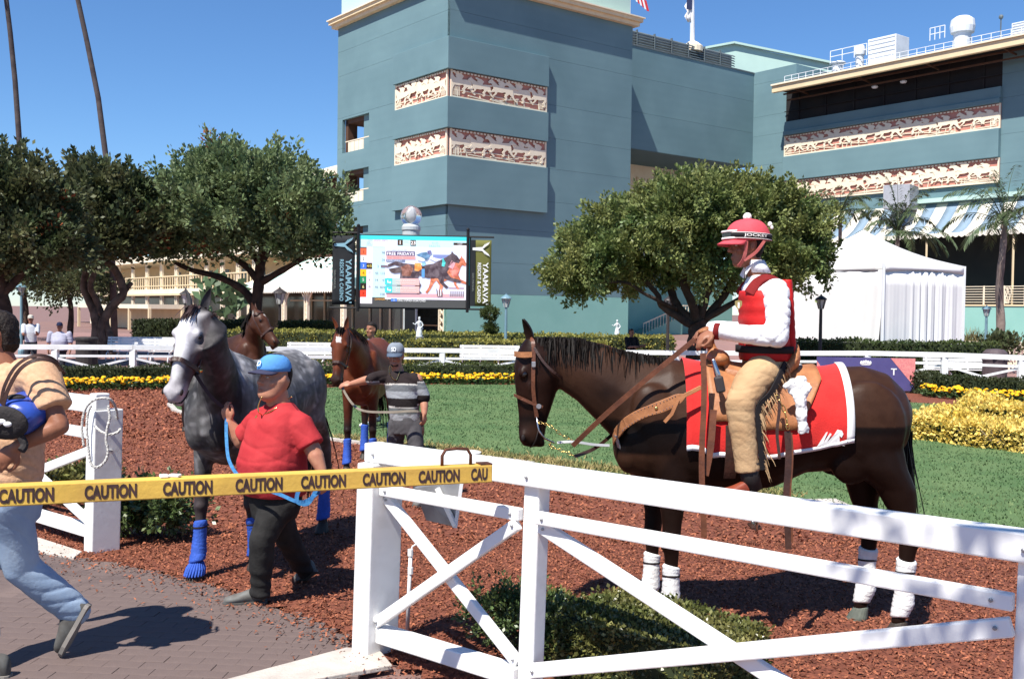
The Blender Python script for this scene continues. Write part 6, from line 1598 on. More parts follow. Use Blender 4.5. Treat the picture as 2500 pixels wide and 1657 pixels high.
def hairs(name, roots, dirs, L, m, parent, seed, w_=.006, nseg=4, grav=.5, jit=.02, dens=1):
    """locks of hair hanging from roots"""
    r = random.Random(seed); q = MB()
    for p, d in zip(roots, dirs):
        for _ in range(dens):
            a = V(p) + V((r.gauss(0, jit), r.gauss(0, jit * .5), r.gauss(0, jit * .5))); dd = (V(d) + V((r.gauss(0, .1), r.gauss(0, .1), r.gauss(0, .1)))).normalized(); l = L * r.uniform(.7, 1.15); pts = [a]
            for k in range(nseg): dd = (dd + V((0, 0, -grav / nseg))).normalized(); a = a + dd * l / nseg; pts.append(a)
            sd = dd.cross(V((r.gauss(0, 1), r.gauss(0, 1), r.gauss(0, .3)))).normalized(); vs = []
            for k, pt in enumerate(pts): ww = w_ * (1 - .75 * k / nseg); vs += [pt - sd * ww, pt + sd * ww]
            q.add(vs, [(2 * k, 2 * k + 1, 2 * k + 3, 2 * k + 2) for k in range(nseg)])
    return q.build(name, m, parent, fixn=False, smooth=False)
M_eye = mat('horse_eye', (.008, .005, .004), rough=.06, spec=.8); M_nos = mat('nostril_dark', (.012, .007, .006), rough=.7)
M_hoof = mat('dark_hoof', (.05, .038, .03), (.03, .024, .02), rough=.55, scale=20); M_hoofg = mat('grey_green_hoof', (.12, .135, .11), (.08, .09, .075), rough=.6, scale=20)
def coat(name, rough, spec, bmp=.12, var=(.78, .74, .72)): return mat(name, (1, 1, 1), var, rough=rough, spec=spec, attr=True, scale=14, detail=9, bump=bmp, bscale=70)
M_coatd = coat('dark_bay_coat', .46, .14, .05); M_coatg = coat('grey_coat', .6, .2, .06, (.62, .60, .62)); M_coatb = coat('bay_coat', .46, .2, .06)
M_maned = mat('black_hair', (.004, .003, .0028), (.009, .006, .005), rough=.6, spec=.12, scale=30); M_maneg = mat('dark_grey_hair', (.035, .02, .02), (.07, .045, .045), rough=.7, spec=.1, scale=30)
M_wwrap = mat('white_wrap', (.78, .78, .77), (.68, .67, .66), rough=.85, scale=20, bump=.3, bscale=60); M_bwrap = mat('blue_wrap', (.035, .10, .46), (.025, .075, .36), rough=.75, scale=20, bump=.3, bscale=60); M_blkband = mat('black_tape', (.02, .012, .012), rough=.7)
M_lea = mat('brown_leather', (.16, .055, .025), (.10, .035, .018), rough=.45, spec=.4, scale=14, bump=.15, bscale=60); M_lead = mat('dark_leather', (.06, .026, .018), (.035, .016, .012), rough=.45, spec=.4, scale=14, bump=.15, bscale=60); M_leat = mat('tan_leather', (.40, .17, .07), (.30, .12, .05), rough=.5, scale=14, bump=.15, bscale=60)
M_brass = mat('brass', (.70, .48, .16), rough=.25, metal=1.0); M_steel = mat('steel', (.55, .55, .56), rough=.25, metal=1.0)
def lerp3(a, b, t): t = max(0, min(1, t)); return tuple(a[i] + (b[i] - a[i]) * t for i in range(3))

# ---------------------------------------------------------------- the pony horse carrying the rider
HX, HY = (1850 - 1250) / 2500 * 6.40, 6.40
DH = Horse('saddle_horse', 'dark brown saddle horse standing side on behind the near fence', (HX, HY, 0), (-1, .03))
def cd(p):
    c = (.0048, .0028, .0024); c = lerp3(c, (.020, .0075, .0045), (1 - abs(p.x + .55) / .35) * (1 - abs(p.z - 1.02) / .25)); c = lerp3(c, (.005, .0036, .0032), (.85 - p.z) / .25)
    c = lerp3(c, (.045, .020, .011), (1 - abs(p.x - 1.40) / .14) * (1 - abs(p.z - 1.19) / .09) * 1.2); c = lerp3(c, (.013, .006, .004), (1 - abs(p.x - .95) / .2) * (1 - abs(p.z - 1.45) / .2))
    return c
NF = foreleg(.535, .165); FF = foreleg(.60, -.155, .03); NH = hindleg(-.86, .155, -.90); FH = hindleg(-.80, -.15, -.765, hm=M_hoofg, hoof=(-.70, -.15))
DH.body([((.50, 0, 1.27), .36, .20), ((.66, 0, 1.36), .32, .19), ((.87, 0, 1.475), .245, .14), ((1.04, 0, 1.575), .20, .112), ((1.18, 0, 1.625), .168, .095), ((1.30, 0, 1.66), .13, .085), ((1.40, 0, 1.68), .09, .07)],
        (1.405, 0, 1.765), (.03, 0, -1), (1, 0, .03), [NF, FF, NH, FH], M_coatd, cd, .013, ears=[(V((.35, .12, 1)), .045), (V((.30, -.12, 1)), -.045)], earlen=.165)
crest = [V(q) for q in ((1.40, 0, 1.785), (1.26, 0, 1.787), (1.11, 0, 1.78), (1.01, 0, 1.752), (.85, 0, 1.715), (.70, 0, 1.685), (.56, 0, 1.672))]
cl = smoothline(crest, 26); hairs('mane', [p + V((0, .022, -.004)) for p in cl], [V((0, .42, -.6)) for p in cl], .17, M_maned, DH.t, 4, .0055, 5, 1.0, .012, 13)
hairs('mane_ridge', [p + V((0, .0, -.006)) for p in cl], [V((0, .9, .25)) for p in cl], .05, M_maned, DH.t, 5, .008, 3, 1.2, .008, 3)
tr = [V((-.905 - .003 * k, .03 * math.sin(k * 2.1), 1.46 - .03 * k)) for k in range(8)]
hairs('tail', [t for t in tr for _ in range(7)], [V((.02, .02 * math.sin(i), -1)) for i in range(56)], .66, M_maned, DH.t, 7, .009, 7, .2, .012, 3)
for Lg in (NF, FF): DH.wrap(Lg, .10, .405, M_wwrap, bands=((.335, M_blkband),))
for Lg in (NH, FH): DH.wrap(Lg, .11, .47, M_wwrap, bands=((.385, M_blkband),))
h = DH.hp_
# bridle
hs_ = DH.hs; SG = 1 if DH.hs.y > 0 else -1     # near (left) side of the head
def hside(t, d, k=1.0, e=.008): 
    w_ = 0
    for (t0, d0, v0, w0), (t1, d1, v1, w1) in zip(HEADP, HEADP[1:]):
        if t0 <= t <= t1: w_ = w0 + (w1 - w0) * (t - t0) / (t1 - t0)
    return h(t, d, SG * (w_ * k + e))
bri = DH.strap([h(-.02, .03, 0.0), hside(.0, .0, 1, .02), hside(.10, -.01, 1), hside(.22, -.012, 1.02, .012), hside(.33, -.02, 1.05, .012), hside(.47, -.045, 1.0, .012)], .024, M_lea, 'cheek_strap')
DH.strap([h(.085, .112, 0), hside(.085, .07, .95, .01), hside(.08, .0, 1, .014)], .034, M_leat, 'browband', [V((1, .3, 0))] * 4 + [V((.3, 1, 0))] * 8)
DH.strap([h(.345, .103, 0), hside(.355, .06, .9, .01), hside(.39, -.03, 1.02, .014), hside(.405, -.08, 1.0, .012)], .018, M_lea, 'noseband', [V((1, .5, 0))] * 6 + [V((.1, 1, 0))] * 11)
DH.strap([hside(.02, .0, 1, .02), hside(.12, -.07, 1.0, .022), hside(.19, -.15, .9, .03), h(.235, -.225, SG * .03)], .016, M_lead, 'throat_latch')
q = MB(); q.tube([hside(.47, -.045, 1, .02), hside(.55, -.06, 1, .03), hside(.60, -.10, 1, .02), hside(.63, -.16, .6, .0)], .006, 8); q.build('bit_shank', M_steel, DH.t, smooth=True)
q = MB(); c = hside(.40, -.055, 1, .02); q.lathe(c, [(.016, -.006), (.018, 0), (.016, .006)], 12, axis=Matrix.Rotation(R(90), 3, 'X')); q.build('concho', M_steel, DH.t)
q = MB(); c = hside(.14, -.012, 1, .02); q.box(c, (.026, .008, .035)); q.build('buckle', M_steel, DH.t, bevel=.003)
def W2L(px, py, D): return DH.loc(at(px, py, D))
def chain(pts, m, name, parent, r=.006):
    P = smoothline([V(p) for p in pts], 6); q = MB(); L_ = 0; k = 0; d0 = P[0]
    for i in range(1, len(P)):
        if (P[i] - d0).length > r * 3.0:
            d = (P[i] - d0); c = (P[i] + d0) / 2; a, b = frame(d); a = a if k % 2 else b; dn = d.normalized(); n_ = 10
            q.tube([c + dn * math.cos(t) * d.length * .62 + a * math.sin(t) * r * 1.3 for t in [2 * math.pi * j / n_ for j in range(n_ + 1)]], r * .42, 5); d0 = P[i]; k += 1
    return q.build(name, m, parent, smooth=True)
chain([hside(.50, -.06, 1, .025), W2L(1345, 1040, 6.27), W2L(1372, 1062, 6.25), W2L(1400, 1075, 6.24)], M_brass, 'rein_chain', DH.t); chain([hside(.63, -.14, .8, .0), W2L(1345, 1090, 6.3), W2L(1375, 1100, 6.28), W2L(1402, 1112, 6.26)], M_brass, 'rein_chain', DH.t)
q = MB(); P = smoothline([W2L(1398, 1088, 6.22), W2L(1480, 1010, 6.16), W2L(1585, 920, 6.14), W2L(1697, 828, 6.16)], 6); q.ribbon(P, .030, .006, V((-.4, .9, .3))); rn = q.build('rein', M_lea, DH.t)
q = MB(); P = smoothline([W2L(1402, 1114, 6.26), W2L(1450, 1095, 6.3), W2L(1495, 1060, 6.5), W2L(1560, 1000, 6.68)], 6); q.ribbon(P, .022, .006, V((-.4, .9, .3))); q.build('rein', M_lead, DH.t)
q = MB(); P = smoothline([W2L(1360, 1080, 6.3), W2L(1400, 1078, 6.3), W2L(1450, 1085, 6.3), W2L(1488, 1087, 6.3)], 5); q.ribbon(P, .016, .005, V((0, .9, .4))); q.build('tie_strap', M_alu, DH.t)
# breast collar
bc = [W2L(1712, 945, 6.09), W2L(1662, 970, 6.08), W2L(1620, 990, 6.09), W2L(1565, 1010, 6.12), W2L(1525, 1035, 6.18), W2L(1503, 1062, 6.28), W2L(1497, 1075, 6.40)]
q = MB(); P = smoothline(bc, 6); N_ = [V((0, 1, .1))] * 18 + [V((.3, 1, .0))] * 6 + [V((.7, .7, 0))] * 6 + [V((1, .2, 0))] * 7; q.ribbon(P, [.026] * 6 + [.05, .062, .066, .068, .07, .072, .072, .072, .07, .066] + [.062] * 21, .010, N_[:len(P)]); bcol = q.build('breast_collar', M_leat, DH.t, bevel=.003)
q = MB()
for i in range(8, 26):
    for s_ in (-1, 1): q.ball(P[i] + V((0, .006, s_ * .026)) , .0035, 6, 4)
q.build('collar_studs', M_steel, DH.t, kind='stuff')
for i in (14,): q = MB(); q.ball(P[i] + V((0, .007, 0)), (.012, .006, .012), 10, 6); q.build('concho', M_brass, DH.t, smooth=True)
q = MB(); P2 = smoothline([bc[-2] + V((0, .02, 0)), W2L(1518, 1110, 6.3), W2L(1540, 1150, 6.34), W2L(1565, 1185, 6.4)], 5); q.ribbon(P2, .026, .008, V((.8, .5, .1))); q.build('tie_down', M_alu, DH.t)
q = MB(); q.ribbon([W2L(1655, 975, 6.07), W2L(1640, 1010, 6.06), W2L(1622, 1030, 6.06)], .02, .005, V((0, 1, .1))); q.build('strap_end', M_leat, DH.t)
# blanket: follows the barrel
M_redc = mat('red_blanket', (.62, .022, .018), (.54, .016, .014), rough=.85, scale=12, sheen=.2, bump=.15, bscale=90); M_whtc = mat('white_trim', (.80, .79, .77), rough=.85)
def sheet(name, xs_, abot, m, off, parent, cross=True, n=14, wav=.004):
    q = MB(); rows = []
    for i, x in enumerate(xs_):
        a0 = abot(x); rows.append([])
        angs = [a0 + (math.pi / 2 - a0) * j / n for j in range(n + 1)]
        if cross: angs += [math.pi / 2 + (math.pi / 2 - a0) * j / n for j in range(1, n + 1)]
        for a in angs:
            p = tsurf(max(-.93, min(.62, x)), max(-.4, min(math.pi + .4, a)), off + wav * math.sin(x * 23 + a * 5)); rows[-1].append(p)
    q.loft(rows, cap=False, closed=False); return q.build(name, m, parent, smooth=True, solid=.008)
def angz(x, z):
    """side angle at which the barrel reaches height z"""
    best = min([k * .02 - .9 for k in range(110)], key=lambda a: abs(tsurf(x, a).z - z)); return best
bot = lambda x: angz(x, 1.135 if x > .34 else (1.10 - .0 * x) if x > -.05 else 1.10 + .10 * (-.05 - x) / .45)
xs_ = [.47 - .033 * i for i in range(31)]
blk = thing('saddle_blanket', 'red saddle blanket with white border under the western saddle', 'blanket'); blk.location = DH.t.location; blk.rotation_euler = DH.t.rotation_euler
sheet('cloth', xs_, bot, M_redc, .018, blk)
def sheet_line(pts, wd, m, off, name, parent):
    q = MB(); vs = []
    for (x, a), (dx, da) in pts: vs.append((x, a, dx, da))
    for x, a, dx, da in vs: q.v.append(tuple(tsurf(x, a, off))); q.v.append(tuple(tsurf(x + dx, a + da, off)))
    q.f = [(2 * i, 2 * i + 1, 2 * i + 3, 2 * i + 2) for i in range(len(vs) - 1)]; q.m = [0] * len(q.f)
    return q.build(name, m, parent, smooth=True, solid=.006, fixn=False)
sheet_line([((x, bot(x)), (0, .075)) for x in xs_], 0, M_whtc, .0275, 'white_border', blk)
xr = xs_[-1]; sheet_line([((xr, bot(xr) + (math.pi / 2 - bot(xr)) * k / 14), (.045, 0)) for k in range(15)], 0, M_whtc, .0275, 'white_border', blk)
# white running horse emblem on the blanket corner
emb = [(0, 0), (.34, .15), (.30, .30), (.16, .06), (.36, .46), (.42, .60), (.20, .14), (.50, .44), (.52, .66), (.68, .58), (.74, .70), (.80, .60), (.88, .56), (.90, .36), (.80, .42), (.86, .18), (1.0, .02), (.80, .14), (.5, .1)]
q = MB(); 
def onb(u, v): x = -.30 - .165 * u; a = angz(x, 1.175 + .12 * v); p = tsurf(x, a, .030); return p
emb2 = [(0, .02), (.30, .72), (.36, .70), (.22, .22), (.44, .66), (.50, .64), (.34, .22), (.58, .58), (.70, .80), (.86, .78), (.92, .62), (.86, .46), (.78, .54), (.80, .30), (1.0, .08), (.70, .12), (.4, .14)]
q.add([onb(u, v) for u, v in emb2], [tuple(range(len(emb2)))]); q.build('horse_emblem', M_whtc, blk, fixn=False)

# ---------------------------------------------------------------- western saddle
sad = thing('western_saddle', 'brown western saddle with horn and stirrups on the red blanket', 'saddle'); sad.location = DH.t.location; sad.rotation_euler = DH.t.rotation_euler
skirt = lambda x: angz(x, 1.30 if x > .2 else 1.26 if x > -.2 else 1.30 + .25 * (-.2 - x) / .16)
sheet('skirt', [.34 - .03 * i for i in range(24)], skirt, M_leat, .036, sad)
q = MB(); q.ball((.25, 0, 1.675), (.075, .16, .055), 16, 10); q.tube([(.28, 0, 1.72), (.305, 0, 1.80), (.325, 0, 1.835)], [.032, .024, .024], 12); q.ball((.335, 0, 1.845), (.045, .045, .020), 14, 8, Matrix.Rotation(R(20), 3, 'Y'))
rows = []
for x, zz, ww in ((.22, 1.66, .13), (.1, 1.645, .17), (-.05, 1.65, .18), (-.15, 1.69, .18), (-.21, 1.76, .16), (-.24, 1.775, .12)): rows.append([V((x, ww * math.cos(t), zz - .08 + .085 * math.sin(t))) for t in [2 * math.pi * j / 16 for j in range(16)]])
q.loft(rows); link('seat', fuse(q, .010, 4), M_leat, sad, smooth=True)
q = MB(); q.lathe((.305, 0, 1.765), [(.030, -.03), (.036, -.02), (.036, .03), (.030, .04)], 12); q.build('horn_wrap', M_lea, sad)
for sy in (1, -1):
    q = MB(); q.ribbon(smoothline([V((.12, sy * .30, 1.50)), V((.10, sy * .345, 1.30)), V((.10, sy * .36, 1.05)), V((.09, sy * .37, .86))], 5), [.10] * 6 + [.07] * 6 + [.045] * 4, .010, V((0, 1, 0))); q.build('fender', M_lea, sad)
    st = V((.075, sy * .375, .80)); q = MB(); q.tube([st + V((0, 0, .10)), st + V((0, .03, .07)), st + V((.0, .065, -.04)), st + V((0, .055, -.10)), st + V((0, -.055, -.10)), st + V((0, -.065, -.04)), st + V((0, -.03, .07)), st + V((0, 0, .10))], [(.012, .022)] * 8, 8); q.build('stirrup', M_steel, sad, smooth=True)
    q = MB(); q.box(st + V((0, 0, -.10)), (.06, .12, .018)); q.build('stirrup_tread', M_lead, sad, bevel=.004)
q = MB(); q.ribbon([tsurf(.21, a_, .03) for a_ in [angz(.21, 1.28) - .06 * k for k in range(14)]], .07, .008, V((0, 1, -.4))); q.build('cinch', M_lead, sad)
# bits hung on the saddle: two-way radio case, rolled white cloth, straps
q = MB(); q.box(DH.loc(at(1757, 938, 6.04)), (.055, .035, .10), Matrix.Rotation(R(12), 3, 'Y')); q.build('radio_case', M_lampd, sad, bevel=.012); q = MB(); q.tube([DH.loc(at(1742, 880, 6.06)), DH.loc(at(1752, 915, 6.05))], [.012, .02], 8, rnd=True); q.build('radio_knob', M_steel, sad, smooth=True)
q = MB()
cc = DH.loc(at(1948, 950, 6.02)); r = random.Random(5)
for i in range(7): q.ball(cc + V((r.gauss(0, .020), r.gauss(0, .008), r.gauss(0, .020))), (.050, .026, .030), 12, 8, Matrix.Rotation(r.random() * 3, 3, 'Y'))
q.tube([cc + V((-.005, .01, -.02)), DH.loc(at(1957, 1000, 6.0)), DH.loc(at(1962, 1058, 6.0))], [.036, .034, .030], 12); link('rolled_cloth', fuse(q, .006, 4, disp=lambda c, n: .012 * noise.noise(c * 26) + .005 * noise.noise(c * 60)), M_whtc, sad, smooth=True)
for px, y0, y1, m_, wd in ((1716, 862, 1312, M_lea, .034), (1922, 1052, 1340, M_lead, .036), (1930, 1056, 1322, M_lea, .02), (1900, 960, 1120, M_lead, .018)):
    q = MB(); D_ = 6.03 if px < 1800 else 6.0; P = smoothline([DH.loc(at(px + 3 * math.sin(k * 1.3), y0 + (y1 - y0) * k / 6, D_ - .004 * k)) for k in range(7)], 4); q.ribbon(P, wd, .006, V((.15, 1, 0))); q.build('hanging_strap', m_, sad)
q = MB(); P = smoothline([DH.loc(at(1742, 1000, 6.05)), DH.loc(at(1735, 1090, 6.04)), DH.loc(at(1722, 1160, 6.04))], 5); q.ribbon(P, .04, .006, V((.2, 1, 0))); q.build('hanging_strap', M_lea, sad)
chain([DH.loc(at(1897, 965, 6.0)), DH.loc(at(1916, 1005, 5.99)), DH.loc(at(1924, 1048, 5.99))], M_brass, 'snap_chain', sad, .008)

# ---------------------------------------------------------------- grey horse
gh = V((-.19, -.98, 0)).normalized()
GH = Horse('grey_horse', 'dappled grey horse with white face led by the man in red', (-1.96, 7.92, 0), gh, .985)
pg = GH.loc((-2.11, 6.86, 1.93)); aw = V((-.115, -.40, -.90)).normalized(); inv3 = GH.inv.to_3x3(); al = (inv3 @ aw).normalized(); dl = (inv3 @ V((-.16, -.90, .42))).normalized()
def cg(p):
    q_ = p + V((.06 * noise.noise(p * 5), .06 * noise.noise(p * 5 + V((3, 3, 3))), .06 * noise.noise(p * 5 + V((7, 1, 4)))))
    n1 = noise.noise(q_ * 13.0); n2 = noise.noise(q_ * 4.0 + V((5, 2, 1))); d_ = max(0, noise.noise(q_ * 22.0)) ** .7
    g_ = max(.035, .080 + .085 * n2 + .25 * d_ * (.45 + n1)); c = (g_ * 1.0, g_ * .98, g_ * 1.0)
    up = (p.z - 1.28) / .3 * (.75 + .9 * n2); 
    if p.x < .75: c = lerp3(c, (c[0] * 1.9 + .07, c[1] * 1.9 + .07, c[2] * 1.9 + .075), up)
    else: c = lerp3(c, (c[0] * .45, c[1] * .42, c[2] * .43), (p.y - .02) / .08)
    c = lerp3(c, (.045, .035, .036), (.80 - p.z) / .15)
    k = (p - pg).dot(al); dd = (p - pg).dot(dl)
    sy = abs((p - pg).dot(al.cross(dl)))
    if sy < .125 and dd > -.19 and k > .0 and (p - pg - al * .3).length < .5:
        f_ = lerp3((.78, .77, .78), (.075, .060, .064), (.088 - dd + .02 * n1) / .06); f_ = lerp3(f_, (.42, .40, .42), (k - .50) / .1); c = lerp3(c, f_, k / .05)
    return c
GNF = foreleg(.56, -.16, .10); GFF = foreleg(.56, .16, -.22, hz=.02); GNH = hindleg(-.84, -.16, -.72); GFH = hindleg(-.84, .16, -1.02, hz=.02)
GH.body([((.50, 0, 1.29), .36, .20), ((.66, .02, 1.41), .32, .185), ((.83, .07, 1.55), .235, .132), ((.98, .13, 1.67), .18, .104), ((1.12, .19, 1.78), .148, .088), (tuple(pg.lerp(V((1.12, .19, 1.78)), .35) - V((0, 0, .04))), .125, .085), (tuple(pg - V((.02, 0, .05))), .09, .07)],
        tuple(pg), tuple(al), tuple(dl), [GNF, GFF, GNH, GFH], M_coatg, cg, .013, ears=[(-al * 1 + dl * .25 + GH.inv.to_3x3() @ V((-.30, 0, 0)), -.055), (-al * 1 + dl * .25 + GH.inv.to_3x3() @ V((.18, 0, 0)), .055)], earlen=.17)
for Lg in (GNF, GFF): GH.wrap(Lg, .13, .42, M_bwrap, bands=((.37, M_blkband),), flare=.012)
for Lg in (GNH, GFH): GH.wrap(Lg, .13, .48, M_bwrap, bands=((.42, M_blkband),), flare=.012)
# ribbed blue hoof boot on the leading foot
q = MB(); bx_, by_ = GNF['hoof']
for j in range(20):
    t = 2 * math.pi * j / 20; q.tube([(bx_ + math.cos(t) * .072 * 1.1, by_ + math.sin(t) * .068, .045), (bx_ - .02 + math.cos(t) * .066, by_ + math.sin(t) * .062, .085), (bx_ - .035 + math.cos(t) * .045, by_ + math.sin(t) * .042, .125)], [.008, .011, .008], 6, rnd=True)
q.loft([[V((bx_ - .02 * k + math.cos(t) * (.070 - .012 * k), by_ + math.sin(t) * (.065 - .012 * k), .045 + .04 * k)) for t in [2 * math.pi * j / 20 for j in range(20)]] for k in range(3)]); q.build('hoof_boot', M_bwrap, GH.t, smooth=True)
gc = smoothline([pg + V((-.02, 0, .03)), V((1.10, .19, 1.93)), V((.97, .13, 1.86)), V((.83, .07, 1.78)), V((.66, .02, 1.71)), V((.52, 0, 1.67))], 12)
hairs('mane', gc, [V((0, -.75, -.2)) for _ in gc], .16, M_maneg, GH.t, 14, .007, 4, 1.2, .012, 6)
hairs('forelock', [pg + dl * .07 + GH.hs * .03 * math.sin(k) for k in range(14)], [al * .9 + dl * .45 for _ in range(14)], .13, M_maneg, GH.t, 15, .008, 4, .2, .014, 4)
hairs('tail', [V((-.93, .03 * math.sin(k * 2.1), 1.46 - .02 * k)) for k in range(10) for _ in range(6)], [V((-.45, .05 * math.sin(k), -.55)) for k in range(60)], 1.05, M_maneg, GH.t, 16, .011, 7, 1.5, .022, 3)
hg = GH.hp_
def gside(t, d, s_, e=.010):
    w_ = .05
    for (t0, d0, v0, w0), (t1, d1, v1, w1) in zip(HEADP, HEADP[1:]):
        if t0 <= t <= t1: w_ = w0 + (w1 - w0) * (t - t0) / (t1 - t0)
    return hg(t, d, s_ * (w_ + e))
def gstrap(pts, wd, m, name, N_=None):
    q = MB(); P = smoothline([V(p) for p in pts], 5); c = GH.hp + GH.ha * .25 - GH.hd * .04
    q.ribbon(P, wd, .006, [(p - (c + GH.ha * (p - c).dot(GH.ha))) for p in P]); return q.build(name, m, GH.t)
nb_ = [gside(.40, -.10, -1), gside(.405, -.03, -1, .008), hg(.40, .082, -.045), hg(.395, .094, 0), hg(.40, .082, .045), gside(.405, -.03, 1, .008), gside(.40, -.10, 1), hg(.40, -.155, .03), hg(.40, -.155, -.03), gside(.40, -.10, -1)]
gstrap(nb_, .030, M_lead, 'noseband')
for s_ in (-1, 1): gstrap([hg(-.02, .0, s_ * .06), gside(.06, -.04, s_), gside(.2, -.05, s_), gside(.3, -.06, s_), gside(.40, -.08, s_)], .022, M_lead, 'cheek_strap'); q = MB(); q.ball(gside(.40, -.09, s_, .016), .016, 10, 8); q.build('halter_ring', M_brass, GH.t, smooth=True); gstrap([gside(.06, -.05, s_), gside(.15, -.12, s_, .004), hg(.23, -.20, s_ * .05)], .02, M_lead, 'throat_latch')
gstrap([hg(.40, -.15, 0.0), hg(.36, -.17, .0), hg(.24, -.21, 0)], .02, M_lead, 'jaw_strap')

# ---------------------------------------------------------------- bay horse behind
bh = V((-.03, -1, 0)).normalized()
BH = Horse('bay_horse', 'bright bay horse with white star led by the man in stripes', (-1.78, 12.75, 0), bh, .97)
pb = BH.loc((-1.90, 11.45, 1.72)); i3 = BH.inv.to_3x3(); ab = (i3 @ V((-.05, -.30, -.95))).normalized(); db = (i3 @ V((-.12, -.93, .30))).normalized()
def cb(p):
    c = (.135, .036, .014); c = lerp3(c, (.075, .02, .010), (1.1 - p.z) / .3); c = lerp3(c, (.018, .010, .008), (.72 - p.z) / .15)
    k = (p - pb).dot(ab); dd = (p - pb).dot(db); sy = (p - pb - ab * k - db * dd).length
    if dd > .07 and abs(k - .15) < .035 and sy < .028: c = (.7, .68, .66)
    if (p - pb).length < .75: c = lerp3(c, (.03, .014, .010), (k - .47) / .1)
    return c
B1 = foreleg(.58, -.15, .06); B2 = foreleg(.56, .15, -.02); B3 = hindleg(-.84, -.15, -.60); B4 = hindleg(-.84, .15, -.98)
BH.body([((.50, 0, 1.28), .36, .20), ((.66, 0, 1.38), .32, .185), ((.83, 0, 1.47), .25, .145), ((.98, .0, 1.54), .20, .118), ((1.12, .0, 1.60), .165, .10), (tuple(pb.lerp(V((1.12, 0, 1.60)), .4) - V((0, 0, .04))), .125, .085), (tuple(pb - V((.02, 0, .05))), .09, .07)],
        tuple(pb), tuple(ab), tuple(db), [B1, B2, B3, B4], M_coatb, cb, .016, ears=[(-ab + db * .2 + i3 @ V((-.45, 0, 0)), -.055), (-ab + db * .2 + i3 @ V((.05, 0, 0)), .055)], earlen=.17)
for Lg in (B1, B2): BH.wrap(Lg, .12, .42, M_bwrap, flare=.01)
for Lg in (B3, B4): BH.wrap(Lg, .12, .46, M_bwrap, flare=.01)
gc = smoothline([pb + V((-.02, 0, .03)), V((1.10, 0, 1.77)), V((.97, 0, 1.73)), V((.83, 0, 1.71)), V((.66, 0, 1.69)), V((.52, 0, 1.67))], 10)
hairs('mane', gc, [V((0, .7, -.3)) for _ in gc], .15, M_maned, BH.t, 24, .009, 4, 1.2, .012, 5)
hairs('forelock', [pb + db * .07 + BH.hs * .03 * math.sin(k) for k in range(12)], [ab * .9 + db * .35 for _ in range(12)], .09, M_maned, BH.t, 25, .009, 4, .2, .014, 4)
hairs('tail', [V((-.93, .03 * math.sin(k * 2.1), 1.46 - .02 * k)) for k in range(10) for _ in range(5)], [V((-.45, .05 * math.sin(k), -.55)) for k in range(50)], 1.0, M_maned, BH.t, 26, .013, 6, 1.5, .022, 2)
def bside(t, d, s_, e=.010):
    w_ = .05
    for (t0, d0, v0, w0), (t1, d1, v1, w1) in zip(HEADP, HEADP[1:]):
        if t0 <= t <= t1: w_ = w0 + (w1 - w0) * (t - t0) / (t1 - t0)
    return BH.hp_(t, d, s_ * (w_ + e))
def bstrap(H_, pts, wd, m, name):
    q = MB(); P = smoothline([V(p) for p in pts], 5); c = H_.hp + H_.ha * .25 - H_.hd * .04; q.ribbon(P, wd, .007, [(p - (c + H_.ha * (p - c).dot(H_.ha))) for p in P]); return q.build(name, m, H_.t)
hb = BH.hp_
bstrap(BH, [bside(.42, -.09, -1), hb(.41, .075, -.045), hb(.405, .09, 0), hb(.41, .075, .045), bside(.42, -.09, 1), hb(.42, -.15, .0), bside(.42, -.09, -1)], .03, M_lead, 'noseband')
for s_ in (-1, 1): bstrap(BH, [hb(-.02, .0, s_ * .06), bside(.1, -.04, s_), bside(.25, -.05, s_), bside(.42, -.08, s_)], .022, M_lead, 'cheek_strap'); q = MB(); q.ball(bside(.42, -.08, s_, .014), .014, 8, 6); q.build('halter_ring', M_brass, BH.t, smooth=True)

# ---------------------------------------------------------------- dark bay looking over the grey horse
kh = V((.80, -.60, 0)).normalized()
KH = Horse('brown_horse', 'brown horse head and neck raised beyond the back of the grey horse', (-4.38, 15.6, 0), kh, .95)
pk_ = KH.loc((-3.74, 14.9, 1.89)); i3 = KH.inv.to_3x3(); ak = (i3 @ V((.52, -.25, -.70))).normalized(); dk = (i3 @ V((.62, -.20, .72))).normalized()
def ck(p):
    c = (.075, .028, .015); c = lerp3(c, (.035, .016, .010), noise.noise(p * 3) * .8 + .3)
    k = (p - pk_).dot(ak); dd = (p - pk_).dot(dk); sy = (p - pk_ - ak * k - dk * dd).length
    if dd > .07 and abs(k - .16) < .04 and sy < .03: c = (.6, .55, .5)
    return lerp3(c, (.018, .010, .008), (.8 - p.z) / .2)
K1 = foreleg(.58, -.15, .0); K2 = foreleg(.56, .15, .05); K3 = hindleg(-.84, -.15, -.86); K4 = hindleg(-.84, .15, -.9)
KH.body([((.50, 0, 1.28), .36, .20), ((.63, 0, 1.42), .32, .18), ((.73, 0, 1.60), .25, .145), (tuple(V((.73, 0, 1.60)).lerp(pk_, .45)), .22, .135), (tuple(V((.73, 0, 1.60)).lerp(pk_, .75)), .18, .11), (tuple(pk_ - V((.04, 0, .06))), .10, .075)],
        tuple(pk_), tuple(ak), tuple(dk), [K1, K2, K3, K4], M_coatb, ck, .018, ears=[(-ak * .8 + dk * .1 + V((0, 0, .4)), -.05), (-ak * .8 + dk * .1 + V((0, 0, .4)), .05)], earlen=.16)
gc = smoothline([pk_ + V((-.06, 0, .02)), V((.73, 0, 1.60)).lerp(pk_, .5) + V((-.16, 0, .1)), V((.58, 0, 1.72))], 14); hairs('mane', gc, [V((0, -.7, -.3)) for _ in gc], .18, M_maned, KH.t, 34, .012, 4, 1.2, .012, 5)
